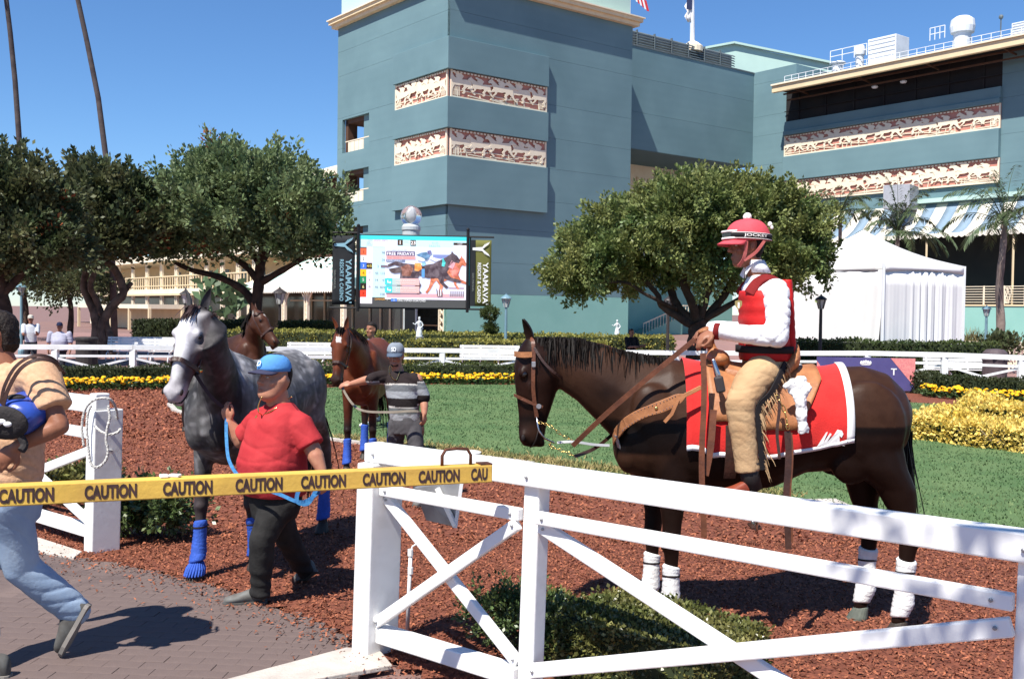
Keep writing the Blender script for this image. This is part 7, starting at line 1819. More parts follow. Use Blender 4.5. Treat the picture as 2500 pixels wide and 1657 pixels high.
def kside(t, d, s_, e=.012):
    w_ = .05
    for (t0, d0, v0, w0), (t1, d1, v1, w1) in zip(HEADP, HEADP[1:]):
        if t0 <= t <= t1: w_ = w0 + (w1 - w0) * (t - t0) / (t1 - t0)
    return KH.hp_(t, d, s_ * (w_ + e))
hk = KH.hp_
bstrap(KH, [kside(.40, -.09, -1), hk(.39, .08, -.05), hk(.385, .098, 0), hk(.39, .08, .05), kside(.40, -.09, 1), hk(.40, -.16, 0), kside(.40, -.09, -1)], .03, M_lead, 'noseband')
for s_ in (-1, 1): bstrap(KH, [hk(-.02, .02, s_ * .06), kside(.1, -.02, s_), kside(.25, -.04, s_), kside(.40, -.07, s_)], .024, M_lead, 'cheek_strap'); bstrap(KH, [kside(.06, .0, s_), kside(.08, .06, s_, .004), hk(.085, .115, 0)], .022, M_lead, 'browband')
print('horses done')
# ================================================================== PEOPLE
def skinmat(name, c, c2): return mat(name, c, c2, rough=.5, spec=.35, scale=18, bump=.05, bscale=120)
M_skin1 = skinmat('skin_warm', (.46, .22, .135), (.40, .17, .105)); M_skin2 = skinmat('skin_tan', (.30, .125, .07), (.25, .10, .055)); M_skin3 = skinmat('skin_brown', (.34, .15, .09), (.28, .12, .07))
M_hair = mat('black_hair_short', (.012, .009, .008), (.025, .017, .014), rough=.6, spec=.2, scale=60, bump=.6, bscale=90)
M_eyew = mat('eye_white', (.65, .62, .58), rough=.3); M_lip = mat('lip', (.36, .13, .10), rough=.5)
def fabric(name, c, c2=None, rough=.85, bs=55, b=.10): return mat(name, c, c2 or tuple(q * .82 for q in c), rough=rough, spec=.15, scale=9, bump=b, bscale=bs)
def headshape(mb, c, f, u, sc=1.0, beard=False, fat=0.0):
    """c: middle of the head (eye height); f: face direction; u: up"""
    f = V(f).normalized(); u = V(u); u = (u - f * u.dot(f)).normalized(); s_ = u.cross(f).normalized(); M = Matrix((s_, f, u)).transposed(); k = sc
    P = lambda x, y, z: c + s_ * x * k + f * y * k + u * z * k
    rings = []
    for z, fr, bk, hw in ((-.126, .060, .030, .016), (-.119, .078, .006, .034), (-.100, .087, -.022, .046), (-.075, .084, -.052, .055), (-.048, .081, -.076, .062), (-.018, .079, -.088, .0675), (.010, .074, -.095, .070), (.034, .081, -.099, .072), (.064, .079, -.099, .073), (.094, .063, -.089, .066), (.117, .036, -.062, .046), (.128, .004, -.030, .016)):
        g = fat * (2.2 if z < 0 else .5); cy = (fr + bk) / 2; ry = (fr - bk) / 2 + g * .35; ring = []
        for j in range(26):
            a = 2 * math.pi * j / 26; ca, sa = math.cos(a), math.sin(a); ring.append(P(math.copysign(abs(ca) ** .92, ca) * (hw + g) * (1 - .16 * max(0, sa)), cy + math.copysign(abs(sa) ** .9, sa) * ry, z))
        rings.append(ring)
    mb.loft(rings)
    if fat: mb.ball(P(0, .030, -.118), (.048 * k, .050 * k, .024 * k), 12, 8, M)
    for x in (-1, 1):
        mb.ball(P(x * (.041 + fat), .056, -.030), (.022 * k, .018 * k, .018 * k), 10, 8, M)   # cheek bone
        mb.ball(P(x * .030, .076, .028), (.026 * k, .010 * k, .008 * k), 10, 6, M)          # brow
        mb.ball(P(x * (.075 + fat * .6), -.014, -.008), (.010 * k, .019 * k, .031 * k), 10, 8, M)        # ear
        mb.ball(P(x * .011, .094, -.032), (.010 * k, .010 * k, .008 * k), 8, 6, M)          # nostril wing
    mb.tube([P(0, .080, .022), P(0, .094, -.006), P(0, .107, -.027)], [.008 * k, .010 * k, .012 * k], 8, rnd=True)
    mb.ball(P(0, .086, -.062), (.022 * k, .010 * k, .006 * k), 10, 6, M); mb.ball(P(0, .084, -.074), (.019 * k, .010 * k, .007 * k), 10, 6, M)
    return P, M
def hairshell(P, low=-.075, brow=.060):
    """short hair following the skull"""
    q = MB(); rings = []
    for z, fr, bk, hw in ((-.085, -.045, -.058, .040), (-.075, -.03, -.070, .058), (-.048, -.024, -.090, .068), (-.018, -.020, -.100, .0735), (.010, -.018, -.106, .076), (.034, -.006, -.110, .078), (.055, .050, -.110, .080), (.075, .083, -.108, .079), (.098, .070, -.098, .071), (.122, .042, -.070, .050), (.136, .008, -.034, .020)):
        z = max(z, low); cy = (fr + bk) / 2; ry = (fr - bk) / 2; rings.append([P(math.cos(a) * hw, cy + math.sin(a) * ry, z) for a in [2 * math.pi * j / 24 for j in range(24)]])
    q.loft(rings); return q
def hand(mb, w_, d, n, curl=.5, sc=1.0, right=False, thumb=.5):
    """w_: wrist; d: towards fingers; n: back-of-hand normal"""
    d = V(d).normalized(); n = V(n); n = (n - d * n.dot(d)).normalized(); s_ = d.cross(n).normalized() * (1 if right else -1); M = Matrix((s_, d, n)).transposed()
    mb.ball(w_ + d * .05 * sc, (.042 * sc, .056 * sc, .017 * sc), 14, 10, M); mb.ball(w_ + d * .012 * sc, (.029 * sc, .03 * sc, .02 * sc), 12, 8, M)
    for i, (x, L_, r_) in enumerate(((.031, .072, .0088), (.011, .080, .0092), (-.009, .074, .0088), (-.028, .058, .0078))):
        p = w_ + d * (.088 - abs(i - 1) * .006) * sc + s_ * x * sc; pts = [w_ + d * .055 * sc + s_ * x * .85 * sc, p]; a = curl * (.35 + .05 * i)
        for k, fr in enumerate((.45, .32, .26)): a += curl * .55 if k else 0; p = p + (d * math.cos(a) - n * math.sin(a)) * L_ * fr * sc; pts.append(p); 
        mb.tube(pts, [r_ * sc * q for q in (1.1, 1.1, 1.0, .95, .8)], 8, rnd=True)
    p0 = w_ + d * .02 * sc + s_ * .028 * sc; p1 = w_ + d * .048 * sc + s_ * .056 * sc - n * .012 * thumb * sc; p2 = p1 + (d * .75 + s_ * (.35 - .5 * thumb) - n * .4 * thumb).normalized() * .034 * sc; p3 = p2 + (d * .85 - s_ * .35 * thumb - n * .45 * thumb).normalized() * .028 * sc
    mb.tube([p0, p1, p2, p3], [.013 * sc, .0125 * sc, .0105 * sc, .009 * sc], 8, rnd=True)
    return w_ + d * .085 * sc - n * .02 * sc
def wrinkle(amp, f1, seed, stretch=(1, 1, 1)):
    """cloth folds: mostly smooth with soft creases running in drifting directions"""
    sv = V((seed * 1.7, seed * .9, seed * 2.3)); d1 = V((.5, .35, .8)).normalized(); d2 = V((-.6, .3, .72)).normalized(); d3 = V((.1, .2, 1)).normalized()
    def fn(c, n):
        w1 = 2.6 * noise.noise(c * 3.2 + sv); w2 = 2.6 * noise.noise(c * 2.7 + sv * 1.7); out = 0
        for k, (d, w_) in enumerate(((d1, w1), (d2, w2), (d3, w1 - w2))):
            m = max(0, .15 + 1.5 * noise.noise(c * 2.4 + sv * (k + 2))); s_ = abs(math.sin(c.dot(d) * f1 * 4.2 * stretch[2] + w_)); out -= m * (1 - s_) ** 2.5
        return amp * 1.15 * out
    return fn
def shoe(parent, heel, toe, m, msole, wd=.095, h=.09, up=V((0, 0, 1)), name='shoe'):
    heel = V(heel); toe = V(toe); d = (toe - heel).normalized(); L_ = (toe - heel).length; up = (up - d * up.dot(d)).normalized(); s_ = d.cross(up)
    q = MB(); rings = []
    for t, w_, hh in ((0, .5, .75), (.06, .68, 1.0), (.25, .74, 1.05), (.42, .80, .86), (.6, .96, .66), (.8, 1.0, .55), (.94, .72, .46), (1.0, .3, .34)):
        c = heel + d * L_ * t; rings.append([c + s_ * math.cos(a) * wd / 2 * w_ + up * (.012 + (h * hh) * (.5 + .5 * math.sin(a)) if math.sin(a) > -.6 else .012) for a in [2 * math.pi * j / 16 for j in range(16)]])
    q.loft(rings); o = q.build(name, m, parent, smooth=True, sub=1)
    q = MB(); rings = []
    for t, w_ in ((-.01, .5), (.05, .74), (.25, .8), (.42, .82), (.6, 1.0), (.8, 1.06), (.95, .78), (1.02, .3)):
        c = heel + d * L_ * t; rings.append([c - s_ * wd / 2 * w_, c + s_ * wd / 2 * w_, c + s_ * wd / 2 * w_ + up * .022, c - s_ * wd / 2 * w_ + up * .022])
    q.loft(rings); q.build('sole', msole, o)
    return o
def eyes(P, M, parent, k=1.0, narrow=.6):
    for x in (-1, 1):
        q = MB(); q.ball(P(x * .031, .071, .004), (.012 * k, .009 * k, .010 * k * narrow), 10, 8, M); e = q.build('eye', M_eyew, parent, smooth=True)
        q = MB(); q.ball(P(x * .031, .078, .004), (.005 * k, .003 * k, .0055 * k * narrow), 8, 6, M); q.build('iris', M_eye, e, smooth=True)
        q = MB(); q.tube([P(x * .014, .082, .022), P(x * .032, .080, .028), P(x * .050, .070, .024)], [.003 * k, .0045 * k, .003 * k], 6); q.build('eyebrow', M_hair, parent)
def baseball_cap(parent, P, M, f, u, m, m2, k=1.0, brim=.075, name='cap', tilt=.0):
    q = MB(); rings = []
    for t in range(9):
        a = t / 8 * math.pi / 2; r_ = math.cos(a) ** .75; zz = math.sin(a) ** .9
        rings.append([P(math.cos(b) * .088 * r_, -.006 + math.sin(b) * .107 * r_, .036 + zz * .098) for b in [2 * math.pi * j / 24 for j in range(24)]])
    q.loft(rings); o = q.build(name, m, parent, smooth=True)
    q = MB(); rows = []
    for i in range(6):
        t = i / 5; row = []
        for j in range(13):
            b = math.pi * (.12 + .76 * j / 12); r0x, r0y = .086, .104; x = math.cos(b) * r0x * (1 - .06 * t); y = -.006 + math.sin(b) * r0y + t * brim * math.sin(b) ** .6; row.append(P(x, y, .046 - .014 * t - .020 * (x / .086) ** 2 - tilt * t))
        rows.append(row)
    q.loft(rows, cap=False, closed=False); q.build('brim', m2, o, smooth=True, solid=.006)
    q = MB(); q.ball(P(0, -.006, .136), (.007 * k, .007 * k, .005 * k), 8, 6, M); q.build('button', m2, o)
    return o

def figure(name, label, J, sk, skin_vox=.0075, arms=None, fat=0.0, hsc=1.0, group=None):
    t = thing(name, label, 'person', group=group); return t
def armparts(mb, sh_, el, wr, r=(.058, .047, .043, .030)):
    mb.tube([sh_, sh_.lerp(el, .5), el], [r[0], r[1] * 1.05, r[1]], 12, rnd=True); mb.tube([el, el.lerp(wr, .3), wr], [r[2], r[2] * 1.05, r[3]], 12, rnd=True)
def torsorings(sections):
    """(centre, half width vector, half depth vector)"""
    out = []
    for c, a, b in sections: out.append([V(c) + V(a) * math.copysign(abs(math.cos(t)) ** .85, math.cos(t)) + V(b) * math.copysign(abs(math.sin(t)) ** .85, math.sin(t)) for t in [2 * math.pi * j / 24 for j in range(24)]])
    return out
def ringv(yaw):
    """half-width and depth unit vectors for a body facing yaw direction (x,y)"""
    f = V((yaw[0], yaw[1], 0)).normalized(); return V((-f.y, f.x, 0)), f

# ---------------------------------------------------------------- man in red shirt
D = 6.75
rm = thing('person', 'man in red t-shirt and blue cap leading the grey horse', 'person')
fd = V((-.58, -.81, 0)).normalized(); wv, fv = ringv(fd)
neckb = at(684, 985, D); headc = at(672, 918, D - .02); shL = at(733, 1040, D - .08); shR = at(632, 1030, D + .16)
elL = at(765, 1100, D - .12); wrL = at(786, 1150, D - .16); elR = at(588, 1075, D + .22); wrR = at(560, 1030, D + .20)
pel = at(672, 1190, D); kF = at(640, 1318, D - .12); aF = at(636, 1425, D - .06); hF = at(648, 1475, D - .05); tF = at(548, 1478, D - .06)
hF.z = 0; tF.z = 0; hF.y = 6.74; tF.y = 6.66
kB = at(700, 1308, D + .20); aB = at(742, 1390, D + .42); tB = at(725, 1425, D + .5); hB = at(772, 1395, D + .46)
mb = MB(); headc = at(668, 921, D - .03); P, Mh = headshape(mb, headc, V((-.60, -.80, .02)), V((0, 0, 1)), 1.14, fat=.010)
mb.tube([neckb - V((0, 0, .05)), headc - V((0, 0, .06)) - fd * .01], [.080, .074], 14); mb.ball(headc - V((0, 0, .115)) + fd * .025, (.066, .062, .036), 12, 8)
armparts(mb, shL, elL, wrL, (.06, .056, .052, .034)); armparts(mb, shR, elR, wrR, (.06, .056, .052, .034))
hl = hand(mb, wrL, (wrL - elL).normalized() * .8 + V((-.2, 0, -.5)), V((.6, -.6, 0)), .9, 1.0, False); hr = hand(mb, wrR, V((-.35, -.1, .9)), V((-.5, -.8, .1)), 1.25, 1.0, True)
mb.loft(torsorings([(pel, wv * .16, fv * .13), (pel + V((0, 0, .2)), wv * .18, fv * .16), (pel + V((0, 0, .42)), wv * .17, fv * .13), (neckb - V((0, 0, .03)), wv * .09, fv * .07)]))
for a_, b_, c_ in ((pel + wv * .1, kF, aF), (pel - wv * .1, kB, aB)): mb.tube([a_, b_, c_], [.08, .055, .04], 10, rnd=True)
link('body', fuse(mb, .0075, 3), M_skin1, rm, smooth=True); eyes(P, Mh, rm, 1.14, .45)
q = MB(); q.ball(P(0, .0965, -.068), (.021, .005, .0045), 10, 6, Mh); q.build('lips', M_lip, rm, smooth=True)
q = hairshell(P); link('hair', fuse(q, .008, 2, disp=lambda c, n: .003 * noise.noise(c * 70)), M_hair, rm, smooth=True)
M_capb = fabric('cap_blue', (.10, .30, .66)); M_capd = fabric('cap_navy', (.05, .05, .09)); cp = baseball_cap(rm, P, Mh, fd, V((0, 0, 1)), M_capb, M_capd)
letters('cap_emblem', 'D', mat('cap_white', (.7, .78, .85), rough=.8), cp, P(-.004, .104, .083), (Mh @ V((1, 0, 0))).normalized(), (Mh @ V((0, -.35, 1))).normalized(), .038, .034, .03)
M_redt = fabric('red_tshirt', (.44, .040, .045), (.37, .028, .034), b=.12)
q = MB(); bl = pel + V((0, 0, -.045))
q.loft(torsorings([(bl, wv * .205, fv * .185), (pel + V((0, 0, .06)) + fv * .02, wv * .222, fv * .215), (pel + V((0, 0, .18)) + fv * .03, wv * .225, fv * .215), (pel + V((0, 0, .32)) + fv * .01, wv * .215, fv * .18), (pel + V((0, 0, .44)), wv * .205, fv * .145), (neckb - V((0, 0, .05)), wv * .165, fv * .105), (neckb + V((0, 0, .012)), wv * .085, fv * .078)]))
q.tube([neckb.lerp(shL, .45) - V((0, 0, .02)), shL, shL.lerp(elL, .4), shL.lerp(elL, .84)], [.075, .098, .092, .094], 16); q.tube([neckb.lerp(shR, .45) - V((0, 0, .02)), shR, shR.lerp(elR, .4), shR.lerp(elR, .8)], [.075, .095, .088, .086], 16)
link('shirt', fuse(q, .009, 12, .5, wrinkle(.006, 8.0, 3, (1, 1, .8))), M_redt, rm, smooth=True)
M_blkj = fabric('black_jeans', (.030, .029, .028), (.018, .017, .017), b=.14)
q = MB(); q.loft(torsorings([(pel + V((0, 0, -.20)), wv * .15, fv * .13), (pel + V((0, 0, -.06)), wv * .185, fv * .16), (pel + V((0, 0, .03)), wv * .19, fv * .165)]))
q.tube([pel + wv * .085 + V((0, 0, -.08)), (pel + wv * .085).lerp(kF, .55), kF, kF.lerp(aF, .5), aF, aF - V((0, 0, .03))], [.125, .105, .086, .080, .066, .074], 16, rnd=True); q.tube([pel - wv * .085 + V((0, 0, -.08)), (pel - wv * .085).lerp(kB, .55), kB, kB.lerp(aB, .6), aB], [.125, .105, .086, .076, .064], 16, rnd=True)
def jw(c, n):
    low = max(0, .45 - c.z) / .45; return .004 * noise.noise(c * 9) + (.005 + .008 * low) * math.sin(c.z * (75 + 12 * noise.noise(c * 3)) + c.x * 14) * (.4 + low) * (.5 + .5 * noise.noise(c * 6 + V((4, 4, 4)))) * .8
link('jeans', fuse(q, .009, 5, .5, jw), M_blkj, rm, smooth=True)
M_gboot = mat('dusty_boot', (.16, .165, .16), (.10, .09, .08), rough=.7, scale=14); M_gsole = mat('boot_sole', (.09, .085, .08), rough=.8)
shoe(rm, hF, tF, M_gboot, M_gsole, .10, .10, name='boot'); shoe(rm, hB, tB, M_gboot, M_gsole, .10, .10, up=V((.5, 0, .8)), name='boot')
# necklace with cross
M_gold = mat('gold', (.85, .58, .22), rough=.25, metal=1.0)
nk = [P(-.075, -.01, -.135), P(-.068, .06, -.17), P(-.04, .12, -.215), P(0, .150, -.245), P(.04, .125, -.215), P(.068, .06, -.17), P(.075, -.01, -.135)]
def onshirt(px, py): return at(px, py, D - .235)
nk = [at(712, 972, D - .12), at(700, 985, D - .17), at(665, 1003, D - .222), at(634, 1000, D - .205), at(628, 985, D - .15), at(640, 962, D - .09)]
def onchest(px, py):
    """point on the shirt front below the neck"""
    d = ray(px, py); c = V((0, 0, CAMZ)); best = None
    for k in range(80):
        p = c + d * ((D - .32 + k * .004) / d.y); t = (p.z - pel.z) / (neckb.z - pel.z); q_ = pel.lerp(neckb, t); r_ = p - q_; ww = .212 - .13 * max(0, t - .80) / .2; dd = .205 - .115 * max(0, t - .45) / .55
        if (r_.dot(wv) / ww) ** 2 + (r_.dot(fv) / dd) ** 2 < 1.03: return p
    return c + d * ((D - .12) / d.y)
nl = [onchest(*q_) for q_ in ((712, 968), (703, 975), (690, 985), (672, 997), (652, 1008), (640, 1012), (632, 1006), (630, 995), (634, 980), (640, 968))]
q = MB(); q.tube(smoothline(nl, 5), .0042, 6); nkl = q.build('necklace', M_gold, rm, smooth=True)
c = onchest(628, 1022) + fv * .004; q = MB(); yw = math.atan2(wv.y, wv.x); q.box(c, (.010, .006, .050), yw); q.box(c + V((0, 0, .010)), (.032, .0065, .009), yw); q.build('cross', M_gold, nkl)
settle(rm, (pel.x, pel.y, 0))
# lead rope from the halter through both hands
M_leadb = mat('blue_lead', (.05, .22, .45), (.03, .13, .32), rough=.8, scale=40); M_leadk = mat('dark_lead', (.03, .03, .04), rough=.8)
ld = thing('lead_rope', 'blue and black lead rope between the grey horse and the man in red', 'lead rope')
hal = GH.M @ hg(.42, -.13, .04)
q = MB(); q.ribbon(smoothline([hal, hal.lerp(hr, .5) - V((0, 0, .03)), hr], 6), .022, .006, V((0, -1, .2))); q.build('upper_strap', M_leadk, ld)
q = MB(); q.ribbon(smoothline([hr, at(553, 1070, D + .12), at(562, 1130, D), at(600, 1175, D - .22), at(680, 1205, D - .32), at(735, 1225, D - .34), hl + V((-.02, -.03, -.05)), hl], 7), .022, .006, V((0, -1, .15))); q.build('long_strap', M_leadb, ld)
q = MB(); q.ribbon(smoothline([hl, at(775, 1190, D - .2), at(752, 1228, D - .22), at(725, 1222, D - .24), at(735, 1190, D - .22), hl + V((-.02, -.02, 0))], 7), .026, .006, V((.2, -1, .15))); q.build('coil', M_leadb, ld)
settle(ld, hr)

# ---------------------------------------------------------------- the rider
D = 6.40
rd = thing('person', 'rider in red padded vest, white shirt and red helmet on the dark horse', 'person')
fd = V((-1, -.06, 0)).normalized(); wv, fv = ringv(fd)       # wv points to his left (towards the viewer)
if wv.y > 0: wv = -wv
headc = at(1822, 600, D - .01); neckb = at(1858, 668, D); pel = at(1868, 885, D)
shL = at(1898, 712, D - .19); shR = at(1862, 712, D + .19); elL = at(1892, 822, D - .26); wrL = at(1742, 808, D - .12); elR = at(1830, 815, D + .27); wrR = at(1735, 800, D + .10)
hipL = at(1868, 905, D - .12); kL = at(1806, 990, D - .34); aL = at(1826, 1152, D - .36); hpL = at(1850, 1196, D - .36); tL = at(1748, 1203, D - .38)
hipR = at(1868, 905, D + .12); kR = at(1806, 985, D + .34); aR = at(1826, 1150, D + .36)
mb = MB(); hf = V((-1, -.10, -.05)); P, Mh = headshape(mb, headc, hf, V((-.08, 0, 1)), 1.06)
mb.tube([neckb - V((0, 0, .06)), headc + V((.025, 0, -.06))], [.062, .056], 14)
armparts(mb, shL, elL, wrL, (.046, .044, .043, .030)); armparts(mb, shR, elR, wrR, (.046, .044, .043, .030))
hl = hand(mb, wrL, V((-.75, -.12, -.42)), V((-.35, -.35, .8)), 1.05, 1.05, False, .7); hr2 = hand(mb, wrR, V((-.8, -.05, -.35)), V((-.3, .3, .8)), 1.0, 1.05, True)
mb.loft(torsorings([(pel, wv * .14, fv * .10), (pel.lerp(neckb, .5), wv * .15, fv * .11), (neckb - V((0, 0, .06)), wv * .12, fv * .08)]))
for h_, k_, a_ in ((hipL, kL, aL), (hipR, kR, aR)): mb.tube([h_, k_, a_], [.075, .052, .04], 10, rnd=True)
link('body', fuse(mb, .0075, 3), M_skin2, rd, smooth=True); eyes(P, Mh, rd, 1.06, .5)
q = hairshell(P); link('hair', fuse(q, .008, 2), M_hair, rd, smooth=True)
# white shirt
M_wsh = mat('white_shirt', (.80, .80, .81), (.74, .74, .76), rough=.85, spec=.1, scale=6, bump=.2, bscale=60)
q = MB(); q.loft(torsorings([(pel + V((0, 0, .02)), wv * .165, fv * .13), (pel.lerp(neckb, .5), wv * .175, fv * .135), (neckb - V((0, 0, .09)), wv * .165, fv * .11), (neckb - V((.0, 0, .01)), wv * .085, fv * .075)]))
q.tube([shL - wv * .03, shL.lerp(elL, .45) + V((.01, 0, 0)), elL + V((.015, 0, 0))], [.084, .078, .070], 14, rnd=True); q.tube([elL, elL.lerp(wrL, .5), wrL + V((.012, 0, 0))], [.068, .060, .047], 14, rnd=True)
q.tube([shR + wv * .03, shR.lerp(elR, .5), elR], [.085, .085, .075], 14, rnd=True); q.tube([elR, elR.lerp(wrR, .5), wrR + V((.012, 0, 0))], [.075, .064, .048], 14, rnd=True)
link('shirt', fuse(q, .009, 5, .5, wrinkle(.009, 12.0, 8)), M_wsh, rd, smooth=True)
q = MB(); q.loft([[neckb + V((-.012 - .02 * k, 0, .005 + .038 * k)) + wv * math.cos(t) * (.072 - .004 * k) + fv * math.sin(t) * (.070 - .002 * k) for t in [2 * math.pi * j / 20 for j in range(20)]] for k in range(3)], cap=False); q.build('collar', M_wsh, rd, smooth=True, solid=.008)
q = MB(); 
for s_ in (-1, 1): q.add([neckb + fv * .075 + V((-.02, 0, .06)) - wv * s_ * .006, neckb + fv * .05 - wv * s_ * .07 + V((-.02, 0, .06)), neckb + fv * .115 - wv * s_ * .06 + V((0, 0, -.01)), neckb + fv * .105 - wv * s_ * .02 + V((0, 0, -.03))], [(0, 1, 2, 3)])
q.build('collar_points', M_wsh, rd, solid=.006)
# quilted red vest: padded tubes wrapped round the body
M_vest = fabric('red_vest', (.52, .022, .020), (.44, .016, .016), .55, 60, .12); M_vestd = fabric('vest_trim', (.20, .018, .018), (.15, .012, .012)); M_blk = fabric('black_webbing', (.02, .018, .02))
q = MB(); base = pel + V((0, 0, .015)); H_ = (neckb - base); n_ = 6
secs = []
for i in range(n_ * 4 + 1):
    t = i / (n_ * 4); c = base + H_ * (t * .80); pad = .0065 * abs(math.sin(math.pi * t * n_)) ** .5; wz = .185 + .012 * math.sin(t * 3) - .02 * max(0, t - .8) * 5; dz = .150 - .02 * t
    secs.append((c, wv * (wz + pad), fv * (dz + pad)))
q.loft(torsorings(secs)); vest = q.build('vest', M_vest, rd, smooth=True)
for s_ in (-1, 1):
    q = MB(); a = base + H_ * .79 + wv * s_ * .115; pts = smoothline([a - fv * .115, a - fv * .06 + H_ * .12 , a + H_ * .155 , a + fv * .06 + H_ * .10, a + fv * .115 - H_ * .03], 6); q.ribbon(pts, .075, .022, [V((0, 0, 1)) + wv * s_ * .5] * len(pts))
    q.build('shoulder_strap', M_vestd, vest, bevel=.006)
q = MB(); c = base + H_ * .13; q.loft(torsorings([(c - V((0, 0, .022)), wv * .207, fv * .173), (c + V((0, 0, .022)), wv * .207, fv * .173)])); q.build('waist_band', M_blk, vest, smooth=True)
# raised back panel
q = MB(); secs = []
for i in range(41):
    t = i / 40; c = base + H_ * (-.05 + t * .98) - fv * .135; pad = .007 * abs(math.sin(math.pi * t * 9)) ** .5; secs.append((c, wv * (.135 - .05 * max(0, t - .8) * 5 * .4), fv * (.038 + pad)))
q.loft(torsorings(secs)); q.build('back_panel', M_vest, vest, smooth=True)
cpos = at(1800, 745, D - .16); q = MB(); sh_pts = [(-.5, .5), (0, .62), (.5, .5), (.5, 0), (0, -.6), (-.5, 0)]
q.prism([cpos + V((x * .042, -.03, y * .05)) for x, y in sh_pts], (0, -.004, 0)); q.build('badge', M_gold, vest); q = MB(); q.box(cpos + V((0, -.037, 0)), (.010, .004, .034)); q.build('badge_stripe', M_whtc, vest)
q = MB(); q.lathe(wrL.lerp(elL, .06), [(.047, -.016), (.052, -.012), (.052, .014), (.047, .018)], 14, axis=(wrL - elL).to_track_quat('Z', 'Y').to_matrix()); q.build('cuff_band', M_vestd, rd, smooth=True)
# helmet with cover, pompom, goggles
M_helm = fabric('helmet_cover', (.60, .085, .105), (.54, .07, .09), .8); M_pom = fabric('pompom', (.85, .80, .76), (.80, .74, .70))
hc = P(0, -.008, .055); q = MB(); rings = []
for t in range(10):
    a = t / 9 * math.pi / 2; r_ = math.cos(a) ** .72; zz = math.sin(a)
    rings.append([P(math.cos(b) * .108 * r_, -.010 + math.sin(b) * .136 * r_, .028 + zz * .128) for b in [2 * math.pi * j / 28 for j in range(28)]])
q.loft(rings); hel = q.build('helmet', M_helm, rd, smooth=True)
q = MB(); rows = []
for i in range(5):
    t = i / 4; rows.append([P(math.cos(b) * (.108 + .004 * t), -.010 + math.sin(b) * (.136) + t * .045 * math.sin(b) ** .7, .034 - .022 * t - .012 * (math.cos(b)) ** 2) for b in [math.pi * (.1 + .8 * j / 14) for j in range(15)]])
q.loft(rows, cap=False, closed=False); q.build('helmet_peak', M_helm, hel, smooth=True, solid=.010)
q = MB(); q.ball(P(0, -.012, .168), .0265, 16, 12); link('pompom', fuse(q, .004, 1, disp=lambda c, n: .003 * noise.noise(c * 160)), M_pom, hel, smooth=True)
q = MB(); gl_ = [[P(math.cos(b) * .1115, -.010 + math.sin(b) * .1395, .052 + dz + .012 * math.sin(b)) for b in [2 * math.pi * j / 40 for j in range(41)]] for dz in (-.014, .014)]; q.loft(gl_, cap=False, closed=False); gog = q.build('goggle_strap', M_blk, hel, smooth=True, solid=.005)
q = MB()
for dz in (-.016, .016): q.tube([P(math.cos(b) * .1125, -.010 + math.sin(b) * .1405, .052 + dz + .012 * math.sin(b)) for b in [2 * math.pi * j / 40 for j in range(41)]], .0025, 5)
q.build('strap_edge', M_pom, gog)
q = MB(); q.tube([P(math.cos(b) * .100, -.010 + math.sin(b) * .150, .085) for b in [math.pi * (.2 + .6 * j / 12) for j in range(13)]], .007, 6); q.tube([P(math.cos(b) * .100, -.010 + math.sin(b) * .150, .045) for b in [math.pi * (.2 + .6 * j / 12) for j in range(13)]], .007, 6); q.build('goggle_frame', M_pom, gog, smooth=True)
q = MB(); q.loft([[P(math.cos(b) * .100, -.010 + math.sin(b) * .150, z_) for b in [math.pi * (.2 + .6 * j / 12) for j in range(13)]] for z_ in (.045, .085)], cap=False, closed=False); q.build('goggle_lens', M_glass, gog, smooth=True)
# JOCKEY lettering curved round the strap on the left side
vs, fs, asp = glyphs('JOCKEY', .02); q = MB(); vv = []
sgn = 1 if (Mh @ V((1, 0, 0))).y < 0 else -1
for x, y in vs:
    b = math.pi * 0 - (x + .0) * 1.05 * 1 - .12; xx = math.cos(b) * .1155 * sgn; yy = -.010 + math.sin(b) * .144; vv.append(P(xx, yy, .052 + y * .021 + .012 * math.sin(b)))
q.add(vv, fs); q.build('lettering', M_pom, gog, fixn=False)
q = MB(); sdx = sgn
for s_ in (-1, 1):
    q.ribbon(smoothline([P(s_ * .098, .030, .03), P(s_ * .088, .035, -.035), P(s_ * .070, .045, -.085), P(s_ * .03, .06, -.118)], 4), .020, .006, Mh @ V((s_, 0, 0))); q.ribbon(smoothline([P(s_ * .100, -.075, .02), P(s_ * .090, -.025, -.045), P(s_ * .072, .040, -.088)], 4), .018, .006, Mh @ V((s_, 0, 0)))
q.build('chin_strap', fabric('chin_strap', (.56, .16, .14), (.46, .11, .10)), hel)
q = MB(); c = P(sgn * .09, -.115, .115); q.ball(c, (.014, .008, .016), 8, 6); q.ball(c + V((.012, 0, -.02)), (.010, .008, .012), 8, 6); q.build('emblem', M_pom, hel)
